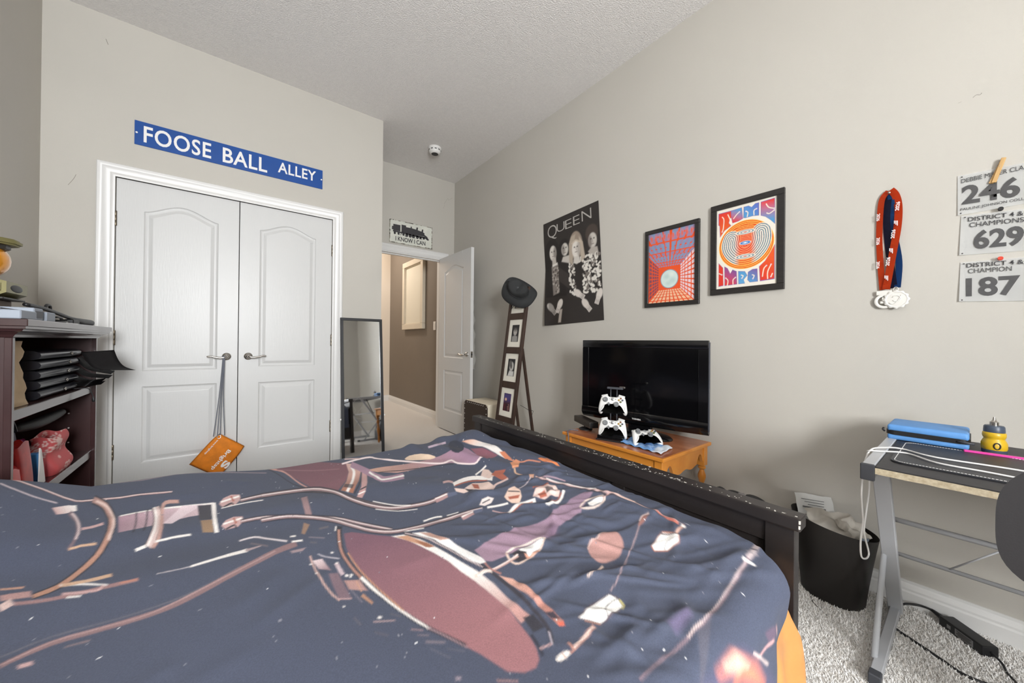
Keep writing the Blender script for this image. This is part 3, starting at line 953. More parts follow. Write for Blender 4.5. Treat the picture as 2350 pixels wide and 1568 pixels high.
CP((38, 38, 50),[20,1244,34,1242,54,1240,76,1232,100,1219,127,1201,154,1181,181,1163,208,1143,232,1124,251,1102,267,1079,284,1055,306,1026,329,996,345,975,355,997,339,1019,315,1049,293,1078,275,1103,259,1127,239,1150,213,1170,185,1188,157,1206,130,1225,102,1243,77,1257,53,1265,32,1268,18,1269])
CP((150, 122, 124),[20,1248,34,1248,54,1245,76,1237,101,1224,128,1206,155,1186,182,1168,209,1149,233,1129,253,1107,268,1083,286,1059,308,1030,331,1000,348,980,353,993,337,1013,313,1043,291,1073,274,1098,257,1122,237,1144,212,1164,184,1183,157,1201,129,1219,102,1238,77,1252,53,1259,33,1263,19,1263])
CP((235, 222, 220),[20,1256,33,1255,54,1252,76,1245,101,1231,128,1213,156,1194,183,1175,211,1156,235,1136,255,1115,271,1091,288,1066,311,1037,334,1007,350,986,352,990,336,1011,312,1041,290,1070,272,1095,256,1119,237,1141,212,1162,184,1180,156,1198,129,1217,102,1235,77,1249,53,1257,33,1259,19,1261])
CP((242, 236, 232),[-27,1391,-13,1393,8,1395,28,1395,46,1393,63,1389,76,1386,76,1395,63,1398,46,1401,27,1403,7,1403,-13,1400,-27,1398])
CP((96, 94, 106),[-294,958,-282,962,-265,968,-244,970,-218,966,-204,963,-189,959,-160,953,-135,950,-112,949,-91,949,-73,953,-57,957,-41,965,-21,976,0,989,16,999,14,1006,-1,996,-23,981,-43,971,-59,964,-75,958,-93,955,-114,954,-137,955,-162,958,-190,964,-205,968,-220,972,-246,975,-267,973,-284,967,-296,963])
CP((134, 106, 108),[-283,926,-280,928,-276,932,-269,935,-261,939,-250,942,-237,945,-219,943,-199,938,-177,934,-155,929,-132,926,-111,924,-94,925,-79,928,-64,934,-47,942,-29,952,-12,963,3,971,17,980,32,988,49,997,66,1006,82,1015,99,1020,116,1024,128,1027,127,1055,115,1051,98,1047,80,1040,62,1031,45,1020,28,1010,13,1001,-1,992,-17,983,-34,972,-52,961,-69,953,-84,947,-98,942,-115,941,-136,943,-159,946,-182,950,-204,955,-225,959,-243,960,-256,958,-267,954,-275,949,-282,946,-286,942,-289,940])
CP((168, 138, 136),[-286,934,-275,940,-259,949,-240,955,-221,953,-201,948,-179,943,-159,939,-137,934,-113,934,-98,937,-83,942,-66,948,-49,957,-32,965,-14,975,21,994,56,1013,82,1028,81,1034,55,1018,20,998,-15,980,-33,970,-50,962,-68,954,-84,946,-100,942,-114,938,-138,938,-160,943,-181,948,-202,952,-223,958,-242,958,-260,953,-277,944,-287,937])
CP((205, 196, 200),[-127,1071,-120,1070,-111,1067,-101,1065,-89,1063,-78,1061,-69,1060,-70,1063,-78,1065,-90,1066,-101,1068,-111,1071,-121,1072,-127,1074])
CP((242, 236, 232),[-72,1058,-57,1059,-36,1061,-16,1063,2,1063,18,1063,29,1062,28,1083,17,1081,0,1080,-17,1077,-38,1073,-59,1070,-73,1067])
CP((170, 150, 152),[26,1065,57,1076,56,1082,25,1081])
CP((225, 215, 218),[15,1142,23,1144,34,1145,45,1143,54,1134,62,1122,72,1108,85,1091,99,1073,109,1062,110,1071,100,1083,86,1101,73,1118,63,1132,55,1145,45,1154,34,1156,22,1155,14,1153])
CP((242, 236, 232),[119,1052,141,1046,142,1055,120,1061])
CP((242, 236, 232),[119,1085,130,1080,131,1089,120,1093])
CP((150, 130, 134),[111,1013,144,1012,135,1000,114,1002])
CP((110, 100, 108),[36,1105,69,1062,70,1071,37,1116])
CP((196, 150, 126),[-368,1197,-335,1181,-337,1189,-371,1204])
CP((176, 138, 134),[-352,1148,-347,1146,-340,1144,-332,1141,-325,1138,-317,1135,-311,1132,-320,1160,-325,1162,-334,1166,-341,1168,-349,1171,-356,1172,-362,1174])
CP((150, 116, 116),[-327,1115,-314,1109,-296,1100,-275,1092,-253,1086,-228,1080,-205,1076,-185,1071,-166,1067,-154,1065,-157,1080,-170,1082,-188,1087,-209,1091,-232,1095,-257,1101,-280,1106,-300,1115,-319,1123,-332,1130])
CP((242, 236, 232),[-278,1146,-269,1140,-257,1132,-243,1122,-228,1109,-213,1096,-202,1086,-204,1093,-215,1103,-230,1118,-245,1131,-259,1141,-272,1149,-281,1156])
CP((205, 168, 140),[-275,1141,-266,1137,-253,1133,-239,1129,-226,1125,-212,1124,-202,1122,-206,1139,-216,1141,-230,1142,-244,1144,-257,1149,-270,1153,-279,1156])
CP((214, 186, 180),[-338,1105,-328,1119,-341,1148,-350,1131])
CP((196, 160, 158),[-265,1103,-251,1094,-230,1082,-214,1075,-208,1076,-207,1083,-207,1088,-211,1097,-211,1092,-212,1086,-217,1084,-233,1092,-253,1104,-268,1113])
CP((242, 236, 232),[-255,1085,-235,1074,-236,1079,-256,1091])
CP((190, 130, 110),[-182,1077,-156,1070,-158,1077,-184,1084])
CP((196, 160, 158),[-261,909,-247,907,-251,918,-265,920])
CP((130, 112, 114),[-218,924,-204,921,-190,916,-191,922,-205,925,-219,928])
CP((108, 72, 82),[97,1774,180,1764,230,1749,281,1732,333,1691,384,1647,365,1527,331,1429,286,1339,257,1382,223,1418,196,1521,160,1658,114,1729],c2=(124, 82, 92),ax=[(0.134, 1.766), (0.299, 1.38)])
CP((198, 150, 140),[99,1745,107,1734,118,1718,129,1701,139,1689,148,1676,159,1651,170,1602,181,1541,191,1489,202,1451,213,1420,220,1399,222,1408,215,1429,205,1461,195,1499,184,1551,174,1614,162,1666,152,1695,141,1710,132,1724,121,1742,110,1761,102,1773])
CP((40, 41, 52),[97,1743,105,1726,117,1699,130,1662,144,1608,158,1545,172,1493,188,1457,203,1430,214,1412,216,1422,205,1441,190,1467,174,1501,160,1553,146,1617,132,1672,119,1710,107,1737,99,1755])
CP((136, 98, 106),[138,1699,169,1679,213,1647,254,1619,288,1602,320,1590,342,1582,344,1593,322,1601,290,1613,256,1630,215,1659,170,1690,139,1711])
CP((206, 170, 162),[381,1644,401,1622,418,1580,407,1511,367,1393,323,1292,294,1333,333,1426,365,1527],c2=(160, 104, 80),ax=[(0.395, 1.596), (0.32, 1.306)])
CP((242, 236, 232),[385,1595,383,1573,381,1544,377,1516,370,1488,360,1456,348,1419,331,1373,316,1339,307,1319,311,1306,320,1324,334,1354,351,1399,365,1442,377,1479,386,1514,391,1549,395,1582,396,1605])
CP((40, 41, 52),[321,1395,344,1360,330,1328,308,1361],op=0.8)
CP((40, 41, 52),[413,1569,412,1554,412,1534,408,1509,399,1477,388,1438,372,1393,353,1344,336,1312,325,1291,327,1283,338,1304,355,1336,375,1383,391,1431,404,1473,413,1508,418,1538,419,1563,420,1579])
CP((190, 150, 148),[417,1531,421,1479,388,1357,361,1283,340,1245,327,1258,360,1329])
CP((242, 236, 232),[336,1273,361,1283,362,1291,336,1281])
CP((40, 41, 52),[349,1301,374,1314,375,1325,350,1310])
CP((160, 128, 146),[383,1585,388,1562,396,1530,404,1495,412,1452,419,1403,425,1363,429,1340,434,1327,445,1320,466,1317,493,1318,513,1320,535,1392,515,1391,488,1389,467,1391,459,1396,457,1403,453,1422,446,1458,438,1504,429,1549,421,1590,413,1626,408,1652])
CP((242, 236, 232),[425,1469,427,1444,430,1410,433,1379,435,1362,437,1349,447,1342,470,1340,501,1345,524,1350,531,1372,508,1368,476,1363,454,1364,445,1370,443,1380,442,1397,439,1426,436,1460,433,1484])
CP((186, 146, 130),[437,1502,469,1500,524,1495,597,1500,671,1499,728,1512,776,1518,819,1507,884,1538,887,1475,874,1402,878,1367,859,1318,837,1296,815,1307,790,1353,750,1405,679,1421,603,1410,555,1403,519,1407,485,1428,458,1456,439,1483],c2=(164, 130, 154),ax=[(0.463, 1.47), (0.832, 1.435)])
CP((228, 202, 178),[610,1567,625,1586,647,1604,670,1601,690,1579,706,1549,725,1536,736,1526,736,1514,723,1505,702,1500,676,1508,649,1521,630,1531,616,1542,609,1553])
CP((46, 50, 66),[841,1591,863,1629,877,1639,889,1632,895,1610,898,1579,897,1548,891,1524,876,1500,839,1455,821,1452,813,1469,810,1493,813,1524])
CP((188, 168, 184),[757,1637,767,1635,780,1628,793,1619,809,1614,842,1644,855,1643,862,1663,851,1668,833,1669,803,1645,787,1649,775,1657,766,1663])
CP((244, 226, 226),[365,1637,382,1642,408,1650,432,1658,453,1663,471,1667,486,1664,493,1654,496,1637,507,1615,531,1588,562,1558,592,1528,622,1498,651,1468,676,1443,694,1427,709,1418,723,1412,739,1413,755,1420,766,1420,767,1408,765,1389,768,1368,781,1345,798,1319,812,1299,824,1295,834,1299,843,1303,856,1304,889,1334,901,1338,907,1353,898,1354,878,1345,846,1316,834,1311,826,1307,817,1310,804,1330,790,1358,778,1383,776,1402,779,1424,777,1441,764,1443,747,1435,731,1431,717,1436,703,1446,685,1461,660,1486,630,1517,601,1548,570,1579,540,1611,516,1639,505,1660,502,1678,493,1690,478,1694,459,1691,438,1685,412,1675,386,1666,368,1661])
CP((220, 190, 186),[389,1702,446,1671,450,1687,392,1718])
CP((40, 41, 52),[456,1449,479,1440,512,1426,550,1416,594,1411,647,1413,689,1408,719,1398,741,1387,755,1379,759,1387,745,1395,723,1405,693,1416,651,1423,598,1422,553,1424,515,1435,481,1448,459,1457])
CP((226, 172, 146),[903,1566,942,1512,975,1424,949,1282,933,1206,921,1226,930,1315,929,1421,912,1511],c2=(242, 236, 232),ax=[(0.907, 1.552), (0.942, 1.441)])
CP((214, 132, 96),[942,1300,953,1276,934,1197,919,1223])
CP((138, 86, 100),[895,1471,923,1411,926,1340,925,1288,861,1275,857,1320])
CP((196, 160, 158),[607,1183,613,1184,621,1185,628,1185,632,1181,634,1173,636,1167,651,1190,649,1196,647,1206,642,1213,633,1211,622,1207,615,1204])
CP((242, 236, 232),[627,1137,640,1142,663,1156,686,1166,704,1169,720,1166,734,1157,747,1138,757,1115,764,1098,788,1129,781,1146,770,1171,756,1191,741,1202,724,1208,705,1208,682,1202,657,1185,639,1173])
CP((168, 92, 72),[628,1134,645,1138,672,1148,698,1153,720,1144,740,1126,753,1113,759,1123,746,1137,727,1155,705,1166,679,1163,649,1150,632,1144])
CP((226, 200, 190),[620,1124,642,1095,699,1131,749,1100,741,1045,704,1016,669,1062,627,1071,613,1099])
CP((168, 92, 72),[692,1126,707,1105,682,1056,670,1072])
CP((40, 41, 52),[645,1100,665,1063,643,1062])
CP((222, 196, 186),[766,1179,813,1236,822,1207,802,1133,770,1130])
CP((168, 92, 72),[800,1157,832,1175,858,1140,830,1120,821,1071,795,1081])
CP((242, 236, 232),[756,1197,769,1205,789,1217,806,1227,818,1233,826,1235,831,1236,833,1247,828,1246,820,1244,809,1240,794,1232,774,1220,760,1211])
CP((220, 190, 184),[708,1010,717,1020,732,1036,746,1049,759,1055,774,1057,787,1059,799,1062,809,1064,816,1066,823,1081,817,1079,806,1077,795,1075,782,1073,767,1071,750,1064,732,1047,716,1028,706,1017])
CP((240, 226, 222),[628,973,653,996,676,995,686,975,662,956,637,955])
CP((40, 41, 52),[640,973,671,975,673,981,642,979])
CP((226, 196, 180),[716,957,755,985,783,987,778,949,758,917,728,893,712,910,711,936])
CP((168, 92, 72),[725,948,760,929,745,918,719,933])
CP((40, 41, 52),[743,972,770,942,774,947,747,978])
CP((242, 236, 232),[634,935,643,931,656,925,669,920,680,917,692,915,700,913,705,924,697,925,686,928,674,931,662,935,649,942,640,946])
CP((196, 160, 158),[637,912,643,901,651,886,659,875,668,870,678,870,684,870,686,875,680,874,671,875,663,879,654,890,646,905,640,916])
CP((242, 236, 232),[665,859,676,865,693,874,708,880,719,880,729,879,741,877,754,873,766,869,776,866,785,881,775,884,762,888,749,891,738,895,727,897,713,896,696,890,678,880,666,874])
CP((168, 92, 72),[673,861,683,866,698,873,714,878,733,877,753,874,767,871,770,876,756,878,735,882,716,883,699,878,684,871,674,866])
CP((224, 196, 188),[786,893,820,919,871,928,892,897,875,855,847,833,832,849,805,857])
CP((40, 41, 52),[851,906,874,891,859,857,831,872],op=0.8)
CP((168, 92, 72),[809,894,837,891,821,861,798,869])
CP((242, 236, 232),[886,854,870,842,850,828,835,820,823,818,811,817,802,819,796,823,793,829,791,835,779,824,780,818,783,809,790,804,802,803,817,805,833,809,851,818,871,832,888,844])
CP((168, 92, 72),[870,846,858,839,844,831,832,825,821,825,812,827,806,828,803,824,810,822,819,821,830,821,844,827,859,835,871,843])
CP((190, 176, 184),[782,959,792,961,809,966,828,975,850,988,870,999,881,1004,881,1008,870,1004,852,994,831,981,812,973,795,967,785,965])
CP((196, 150, 126),[880,1023,889,1004,873,989,868,1005])
CP((222, 150, 110),[901,1168,941,1180,940,1152,891,1099,875,1117])
CP((205, 168, 140),[877,1112,873,1105,866,1095,861,1082,860,1066,862,1052,863,1043,870,1049,869,1058,867,1071,867,1082,871,1091,876,1099,880,1106])
CP((216, 140, 110),[920,1206,923,1186,928,1158,934,1137,944,1128,953,1125,960,1117,966,1099,971,1078,975,1063,980,1068,976,1082,971,1104,965,1123,957,1132,949,1136,941,1145,935,1166,931,1194,927,1215])
CP((220, 130, 80),[988,1093,1045,1099,1027,1005,1013,1012,984,1049])
CP((168, 92, 72),[817,928,828,927,842,926,856,924,867,923,876,921,883,919,887,926,881,928,872,930,862,932,848,934,833,935,822,935])
CP((180, 150, 160),[889,972,897,963,907,950,916,936,927,922,936,907,940,894,945,897,940,910,931,925,919,938,910,953,900,966,892,976])
CP((38, 38, 50),[74,1408,92,1407,118,1404,144,1399,169,1395,194,1389,217,1377,235,1359,251,1335,266,1309,278,1283,290,1254,302,1226,315,1200,329,1175,343,1153,357,1135,372,1118,389,1105,407,1097,426,1092,446,1088,467,1085,489,1083,512,1083,539,1087,565,1090,583,1090,590,1121,572,1121,547,1120,522,1119,501,1120,479,1122,459,1126,438,1129,420,1135,402,1143,386,1156,372,1172,357,1191,344,1213,330,1237,317,1262,304,1289,293,1322,280,1360,265,1395,247,1421,226,1439,201,1449,174,1454,148,1456,120,1457,93,1458,74,1458])
CP((150, 122, 124),[74,1419,92,1417,118,1415,145,1411,170,1407,196,1402,219,1391,238,1372,254,1347,269,1320,281,1291,293,1261,305,1234,318,1208,332,1183,346,1161,360,1142,375,1126,392,1113,410,1105,429,1100,449,1096,470,1093,491,1090,514,1091,540,1094,566,1096,584,1097,589,1115,571,1115,545,1113,520,1112,498,1112,477,1115,456,1118,436,1122,417,1127,400,1135,383,1148,369,1164,354,1183,340,1205,327,1229,313,1255,301,1282,290,1314,277,1349,262,1383,245,1409,224,1427,200,1437,173,1442,147,1444,120,1447,93,1447,74,1448])
CP((235, 222, 220),[74,1433,93,1432,119,1430,146,1427,172,1424,198,1420,222,1409,242,1391,258,1365,273,1335,285,1303,296,1272,309,1245,322,1219,336,1194,350,1172,364,1154,379,1137,396,1124,414,1116,433,1111,453,1107,473,1103,495,1101,518,1101,544,1104,569,1105,587,1105,588,1111,570,1111,545,1109,520,1107,497,1108,476,1110,455,1113,435,1117,416,1123,398,1131,382,1144,367,1160,352,1179,338,1201,325,1226,311,1251,299,1278,288,1310,275,1344,261,1376,244,1402,223,1420,199,1430,173,1435,147,1438,120,1440,93,1442,74,1442])
CP((38, 38, 50),[65,1219,80,1216,102,1210,124,1202,144,1189,164,1173,182,1157,198,1141,213,1125,226,1109,238,1092,249,1072,261,1054,273,1035,285,1016,298,999,311,985,325,973,340,963,356,957,373,952,390,949,408,946,427,945,447,944,467,944,487,944,509,945,532,946,555,946,574,943,591,939,604,935,614,932,628,960,618,963,604,968,587,973,568,977,545,979,522,979,499,978,478,976,457,976,437,976,417,977,399,979,381,981,365,985,349,991,335,1000,321,1012,308,1025,296,1042,283,1061,271,1080,260,1100,248,1120,235,1139,221,1156,205,1172,188,1187,169,1203,148,1218,126,1232,103,1240,80,1245,64,1249])
CP((150, 122, 124),[65,1225,80,1222,103,1217,125,1208,145,1196,165,1179,184,1163,200,1147,214,1132,228,1115,240,1097,251,1078,263,1059,275,1041,287,1021,300,1004,313,991,327,978,342,969,358,962,375,958,392,955,410,953,429,951,448,950,469,951,490,951,512,952,535,953,557,952,577,949,593,945,607,941,617,938,625,954,615,957,601,962,585,967,565,971,542,972,519,972,497,971,475,970,455,969,435,969,415,970,397,973,380,975,363,979,347,985,333,994,319,1006,306,1020,293,1036,281,1056,269,1075,258,1094,246,1114,233,1133,219,1150,204,1166,187,1181,168,1197,147,1213,126,1225,103,1234,80,1239,64,1242])
CP((235, 222, 220),[65,1234,80,1231,103,1225,126,1217,146,1204,166,1188,185,1172,202,1157,217,1141,231,1124,243,1106,254,1086,266,1067,278,1048,290,1029,303,1012,316,998,330,986,345,977,360,970,377,966,395,964,413,961,432,960,452,960,472,960,494,961,516,962,539,963,562,961,582,958,598,953,612,949,621,945,624,951,614,954,600,959,584,963,564,967,541,969,518,968,496,967,474,965,454,965,434,966,415,967,397,969,379,972,362,976,346,982,331,991,318,1003,305,1017,292,1033,280,1053,268,1072,256,1091,245,1111,232,1129,218,1146,203,1162,186,1178,167,1193,147,1209,126,1222,103,1231,80,1236,65,1239])
CP((242, 236, 232),[362,1200,375,1182,394,1157,412,1136,428,1124,443,1116,454,1110,456,1116,446,1122,431,1130,415,1143,397,1163,378,1188,364,1206])
CP((242, 236, 232),[352,1138,365,1125,385,1107,405,1092,425,1083,446,1077,460,1073,462,1078,447,1082,427,1088,406,1096,387,1111,367,1130,353,1143])
CP((176, 140, 140),[540,1116,582,1116,578,1090,532,1084])
CP((242, 236, 232),[539,1107,582,1106,584,1112,541,1114])
CP((90, 96, 120),[585,1113,613,1099,608,1081,577,1087])
CP((176, 140, 140),[547,951,590,958,585,933,543,928])
CP((242, 236, 232),[548,943,589,947,591,953,550,950])
CP((90, 96, 120),[594,957,622,948,614,932,587,934])
CP((242, 236, 232),[442,983,452,984,465,987,478,988,487,987,495,984,500,982,504,991,499,993,491,996,481,997,468,996,454,993,445,992])
CP((242, 236, 232),[517,981,555,980,557,985,519,986])
CP((242, 236, 232),[373,956,425,944,426,947,374,960])
CP((176, 148, 150),[182,1330,180,1308,177,1283,174,1262,171,1242,166,1220,163,1205,178,1190,181,1206,186,1228,190,1251,193,1275,196,1303,199,1326],op=0.0)
CP((118, 82, 96),[237,1036,256,1033,283,1006,309,979,351,941,374,893,394,847,415,781,424,705,426,667,428,631,428,571,425,541,421,513,415,472,408,450,397,431,382,422,362,426,342,444,335,469,327,499,312,537,295,577,277,618,262,670,257,704,250,739,243,776,236,815,227,890,227,964],c2=(154, 106, 110),ax=[(0.286, 0.969), (0.33, 0.524)])
CP((40, 41, 52),[230,1087,226,1074,222,1055,218,1032,214,1008,210,980,209,953,209,926,211,901,214,875,217,850,221,825,225,800,231,775,237,750,243,726,249,703,255,680,261,660,266,641,272,625,278,608,284,593,291,579,297,565,304,550,310,536,314,527,320,532,316,542,310,556,304,571,297,585,291,600,285,615,279,631,274,648,268,666,263,687,257,710,251,734,246,758,240,784,235,809,230,833,227,857,224,882,222,907,221,932,220,955,222,979,226,1004,230,1027,234,1046,238,1064,242,1076])
CP((178, 132, 118),[228,1066,226,1057,223,1042,220,1025,216,1003,213,979,211,954,211,930,213,907,215,883,218,859,222,836,224,821,229,825,227,840,223,863,220,887,218,909,216,932,216,955,218,978,222,1002,225,1023,228,1039,231,1053,233,1062])
CP((242, 236, 232),[223,826,227,807,232,781,238,757,244,735,249,713,254,694,259,676,264,660,269,644,274,628,280,613,283,602,286,604,283,615,278,631,272,648,268,664,263,680,258,698,253,717,248,739,243,761,238,786,233,813,229,832])
CP((150, 124, 130),[282,604,287,594,294,579,300,564,306,549,312,534,316,523,318,525,314,535,309,551,303,566,297,581,290,596,285,608])
CP((206, 150, 110),[224,941,225,924,226,901,228,877,230,856,233,834,237,812,241,789,246,764,250,741,255,717,260,692,264,676,265,677,262,694,257,718,252,743,247,766,243,790,239,813,235,836,232,858,230,879,228,902,227,925,226,942])
CP((242, 236, 232),[227,1088,220,1063,222,1061,229,1084])
CP((52, 48, 58),[365,942,374,930,387,914,398,899,405,885,410,872,415,857,420,841,424,824,429,806,432,787,435,766,439,746,443,725,449,703,453,683,456,666,458,649,459,631,460,610,461,588,461,566,460,544,459,522,457,503,454,488,452,477,448,466,443,457,437,448,433,442,439,439,443,445,450,454,456,465,460,476,463,489,465,504,467,523,469,546,471,570,471,592,470,615,469,636,467,654,466,672,463,690,458,710,453,733,449,755,446,775,443,797,440,817,436,836,431,854,426,870,421,886,415,900,408,915,397,932,384,949,374,960])
CP((242, 236, 232),[338,954,367,944,392,899,410,843,421,794,430,744,441,687,445,631,443,578,447,532,449,512,424,511,426,539,426,582,424,625,420,670,413,715,408,767,396,813,383,862,367,909],c2=(184, 140, 134),ax=[(0.427, 0.71), (0.432, 0.546)])
CP((196, 148, 120),[346,946,374,935,392,891,409,848,397,846,376,887])
CP((150, 96, 70),[381,899,401,870,409,841,390,854])
CP((46, 44, 54),[435,519,456,513,452,476,427,480])
CP((214, 196, 196),[372,947,379,938,390,924,401,904,412,875,422,842,430,811,435,786,439,763,442,743,447,721,451,701,455,688,456,689,453,703,449,723,445,745,441,766,437,788,432,814,424,844,414,878,403,907,392,927,381,942,373,951])
CP((244, 240, 238),[390,939,422,925,437,884,452,844,460,801,468,760,479,718,472,701,457,702,449,723,440,794,422,869])
CP((190, 150, 136),[407,933,429,914,452,846,431,857])
CP((214, 166, 150),[470,645,488,618,492,558,491,527,490,498,487,464,481,457,474,463,475,489,476,520,478,553,472,607],c2=(176, 120, 108),ax=[(0.475, 0.624), (0.486, 0.494)])
CP((52, 44, 56),[473,502,489,492,486,473,475,482])
CP((206, 100, 80),[476,469,487,464,482,456,474,461])
CP((44, 44, 58),[418,479,416,472,414,462,412,452,409,445,406,438,404,433,409,432,412,437,414,444,417,452,420,461,422,472,424,479])
CP((190, 180, 190),[449,464,434,440,436,439,451,463])
CP((196, 160, 158),[412,445,434,440,436,443,413,448])
CP((156, 128, 146),[481,766,546,777,586,781,631,787,698,772,743,768,775,785,830,786,864,795,932,794,945,771,858,737,826,720,782,719,733,721,687,692,641,687,597,690,555,691,520,694,487,697,475,709],c2=(142, 118, 138),ax=[(0.482, 0.723), (0.895, 0.777)])
CP((104, 80, 108),[719,742,727,725,685,687,652,686],op=0.8,soft=0.015)
CP((236, 222, 214),[534,701,543,702,557,703,572,703,586,701,601,697,616,694,629,690,641,687,649,685,654,692,646,694,634,697,620,701,606,704,590,708,575,710,561,711,546,709,536,708])
CP((226, 200, 186),[651,691,629,677,602,662,581,657,562,654,545,651,532,651,526,657,524,666,529,685,536,703,530,703,523,684,519,664,521,652,529,646,542,645,559,647,578,650,601,656,629,672,652,686])
CP((46, 42, 52),[548,695,585,695,645,686,596,658,562,652,534,653,530,669])
CP((248, 246, 244),[565,693,588,693,645,686,603,663,565,654,571,673])
CP((206, 150, 128),[564,670,568,655,604,662,601,654,557,649])
CP((206, 164, 154),[454,667,462,667,474,666,489,666,508,666,529,668,546,670,550,680,533,678,510,675,491,674,477,674,464,675,456,675])
CP((242, 236, 232),[459,671,466,670,477,671,491,670,510,671,533,674,549,676,551,679,533,677,511,674,492,673,478,673,467,673,459,673])
CP((226, 206, 196),[427,674,433,673,442,673,448,671,454,667,458,663,461,659,467,668,464,671,459,676,453,680,445,682,436,683,430,684])
CP((170, 118, 110),[467,702,466,694,465,684,465,673,468,663,472,653,475,646,480,650,477,657,473,667,470,676,470,685,472,696,473,703])
CP((242, 236, 232),[434,675,463,667,464,669,435,678])
CP((206, 170, 160),[146,971,146,959,146,940,147,921,148,904,149,886,151,868,153,849,156,830,159,812,162,796,167,783,169,774,172,777,169,786,165,799,162,814,159,832,156,851,154,870,153,888,151,905,150,923,149,941,149,959,149,972])
CP((222, 202, 204),[149,949,169,947,177,888,156,909],c2=(160, 130, 136),ax=[(0.155, 0.947), (0.171, 0.898)])
CP((120, 98, 108),[170,878,188,872,190,820,192,773,171,780,170,827])
CP((196, 160, 158),[169,779,191,766,192,770,170,782])
CP((196, 176, 182),[188,911,189,904,189,896,190,886,190,876,191,866,192,858,200,862,199,869,199,881,198,891,198,900,197,909,197,915])
CP((176, 138, 132),[193,837,221,822,225,776,195,800])
CP((196, 150, 126),[213,820,213,779,215,780,215,821])
CP((176, 132, 106),[209,765,220,729,224,733,215,771])
CP((190, 184, 192),[164,970,167,965,171,957,177,950,186,941,195,932,202,926,203,929,197,936,187,945,178,953,173,960,168,968,165,973])
CP((120, 112, 126),[196,799,205,745,207,747,198,800])
CP((242, 236, 232),[196,960,195,958,193,958,191,960,191,963,192,965,194,965,196,963])
CP((242, 236, 232),[196,911,195,909,193,909,192,911,192,913,193,915,195,915,196,913])
CP((242, 236, 232),[205,850,204,848,201,848,199,850,199,854,201,857,203,857,205,854])
CP((242, 236, 232),[214,848,212,846,210,846,209,848,209,851,210,853,212,853,213,850])
CP((242, 236, 232),[210,842,209,841,207,841,206,842,206,845,207,846,209,846,210,845])
CP((242, 236, 232),[146,936,145,934,143,935,142,936,142,938,143,940,144,940,145,938])
CP((242, 236, 232),[150,892,150,891,148,891,147,893,147,895,148,896,149,897,150,895])
CP((242, 236, 232),[175,750,174,749,173,749,172,750,172,752,173,753,174,753,175,752])
CP((242, 236, 232),[224,682,222,680,220,681,218,683,218,686,220,687,222,687,224,685])
CP((120, 112, 122),[157,1057,190,1035,191,1041,158,1063])
CP((92, 88, 98),[156,1029,169,1020,171,1027,157,1036])
CP((98, 92, 100),[187,1088,210,1089,211,1101,188,1101])
CP((176, 150, 150),[208,677,241,659,241,662,209,680])
CP((140, 116, 122),[257,619,273,605,274,608,259,622])
CP((120, 106, 114),[261,600,276,588,277,591,262,602])
CP((116, 106, 116),[265,576,291,555,294,559,268,581])
CP((86, 84, 96),[202,649,218,629,220,633,203,653])
CP((92, 88, 98),[240,681,254,663,255,665,242,683])
CP((96, 92, 102),[181,708,186,683,188,684,183,710])
CP((90, 90, 104),[289,541,308,519,310,521,290,543])
CP((150, 136, 146),[271,481,277,477,280,481,274,486])
CP((92, 92, 106),[266,559,283,522,285,523,267,560])
CP((150, 116, 116),[319,440,343,420,345,422,321,443])
CP((58, 52, 62),[875,981,880,967,887,946,894,927,900,911,906,894,913,875,923,852,934,827,943,805,948,787,950,771,953,753,958,734,964,716,970,697,973,677,974,656,972,635,972,616,973,598,972,582,972,570,973,560,973,549,970,530,966,509,961,493,983,500,987,515,991,537,993,556,993,568,992,577,990,587,989,603,990,622,995,645,998,668,997,690,995,711,991,732,985,752,979,771,975,787,971,803,965,821,955,843,943,868,933,891,924,908,915,922,907,937,900,957,894,979,889,994])
CP((196, 166, 164),[879,985,884,971,891,950,898,930,905,914,911,898,919,880,928,856,940,832,949,809,954,791,957,775,960,758,965,739,971,720,976,700,980,681,980,659,978,637,977,617,977,600,977,583,978,572,978,562,978,551,976,532,972,511,967,495,977,498,981,513,985,535,987,554,988,566,986,575,985,586,985,601,985,620,988,642,991,665,990,686,987,707,983,727,977,747,972,766,968,783,965,799,959,817,949,839,937,864,927,887,919,904,911,919,904,934,897,954,890,976,886,991])
CP((242, 236, 232),[898,948,907,924,923,894,935,861,947,829,960,800,969,779,974,783,964,803,951,833,938,864,926,896,910,926,901,950])
CP((222, 190, 180),[973,724,976,714,980,700,983,686,983,669,980,651,978,638,993,644,995,658,997,676,998,694,996,710,993,725,990,735])
CP((190, 110, 96),[979,568,976,558,974,544,971,530,969,517,967,503,964,494,975,497,976,507,979,520,980,533,982,547,986,561,987,570])
CP((226, 206, 196),[844,737,858,743,881,749,909,744,936,737,945,731,944,725,934,719,916,712,895,709,875,711,859,720,847,730,846,735,849,740,842,739,840,733,842,725,854,715,870,705,890,702,912,705,934,713,951,725,955,737,943,745,915,751,886,756,862,750,845,743])
CP((248, 244, 240),[881,739,933,736,942,725,914,712,876,715,869,723])
CP((196, 160, 158),[933,721,991,723,1001,733,938,728])
CP((176, 134, 128),[706,591,718,600,731,605,743,604,754,602,766,606,781,612,795,613,805,610,815,603,820,592,817,579,811,566,801,554,787,543,766,535,745,529,728,528,713,530,700,531,690,536,686,547,687,561,695,576],soft=0.003)
CP((216, 186, 178),[707,590,713,595,723,600,730,603,738,603,746,601,754,601,762,603,770,606,780,610,789,611,797,609,803,608,808,612,803,614,794,616,783,614,771,610,762,605,755,604,747,604,739,606,731,605,722,602,712,596,706,592])
CP((232, 206, 190),[683,528,673,526,658,521,643,516,627,512,615,510,608,510,607,508,613,507,625,508,639,510,654,515,669,519,679,522])
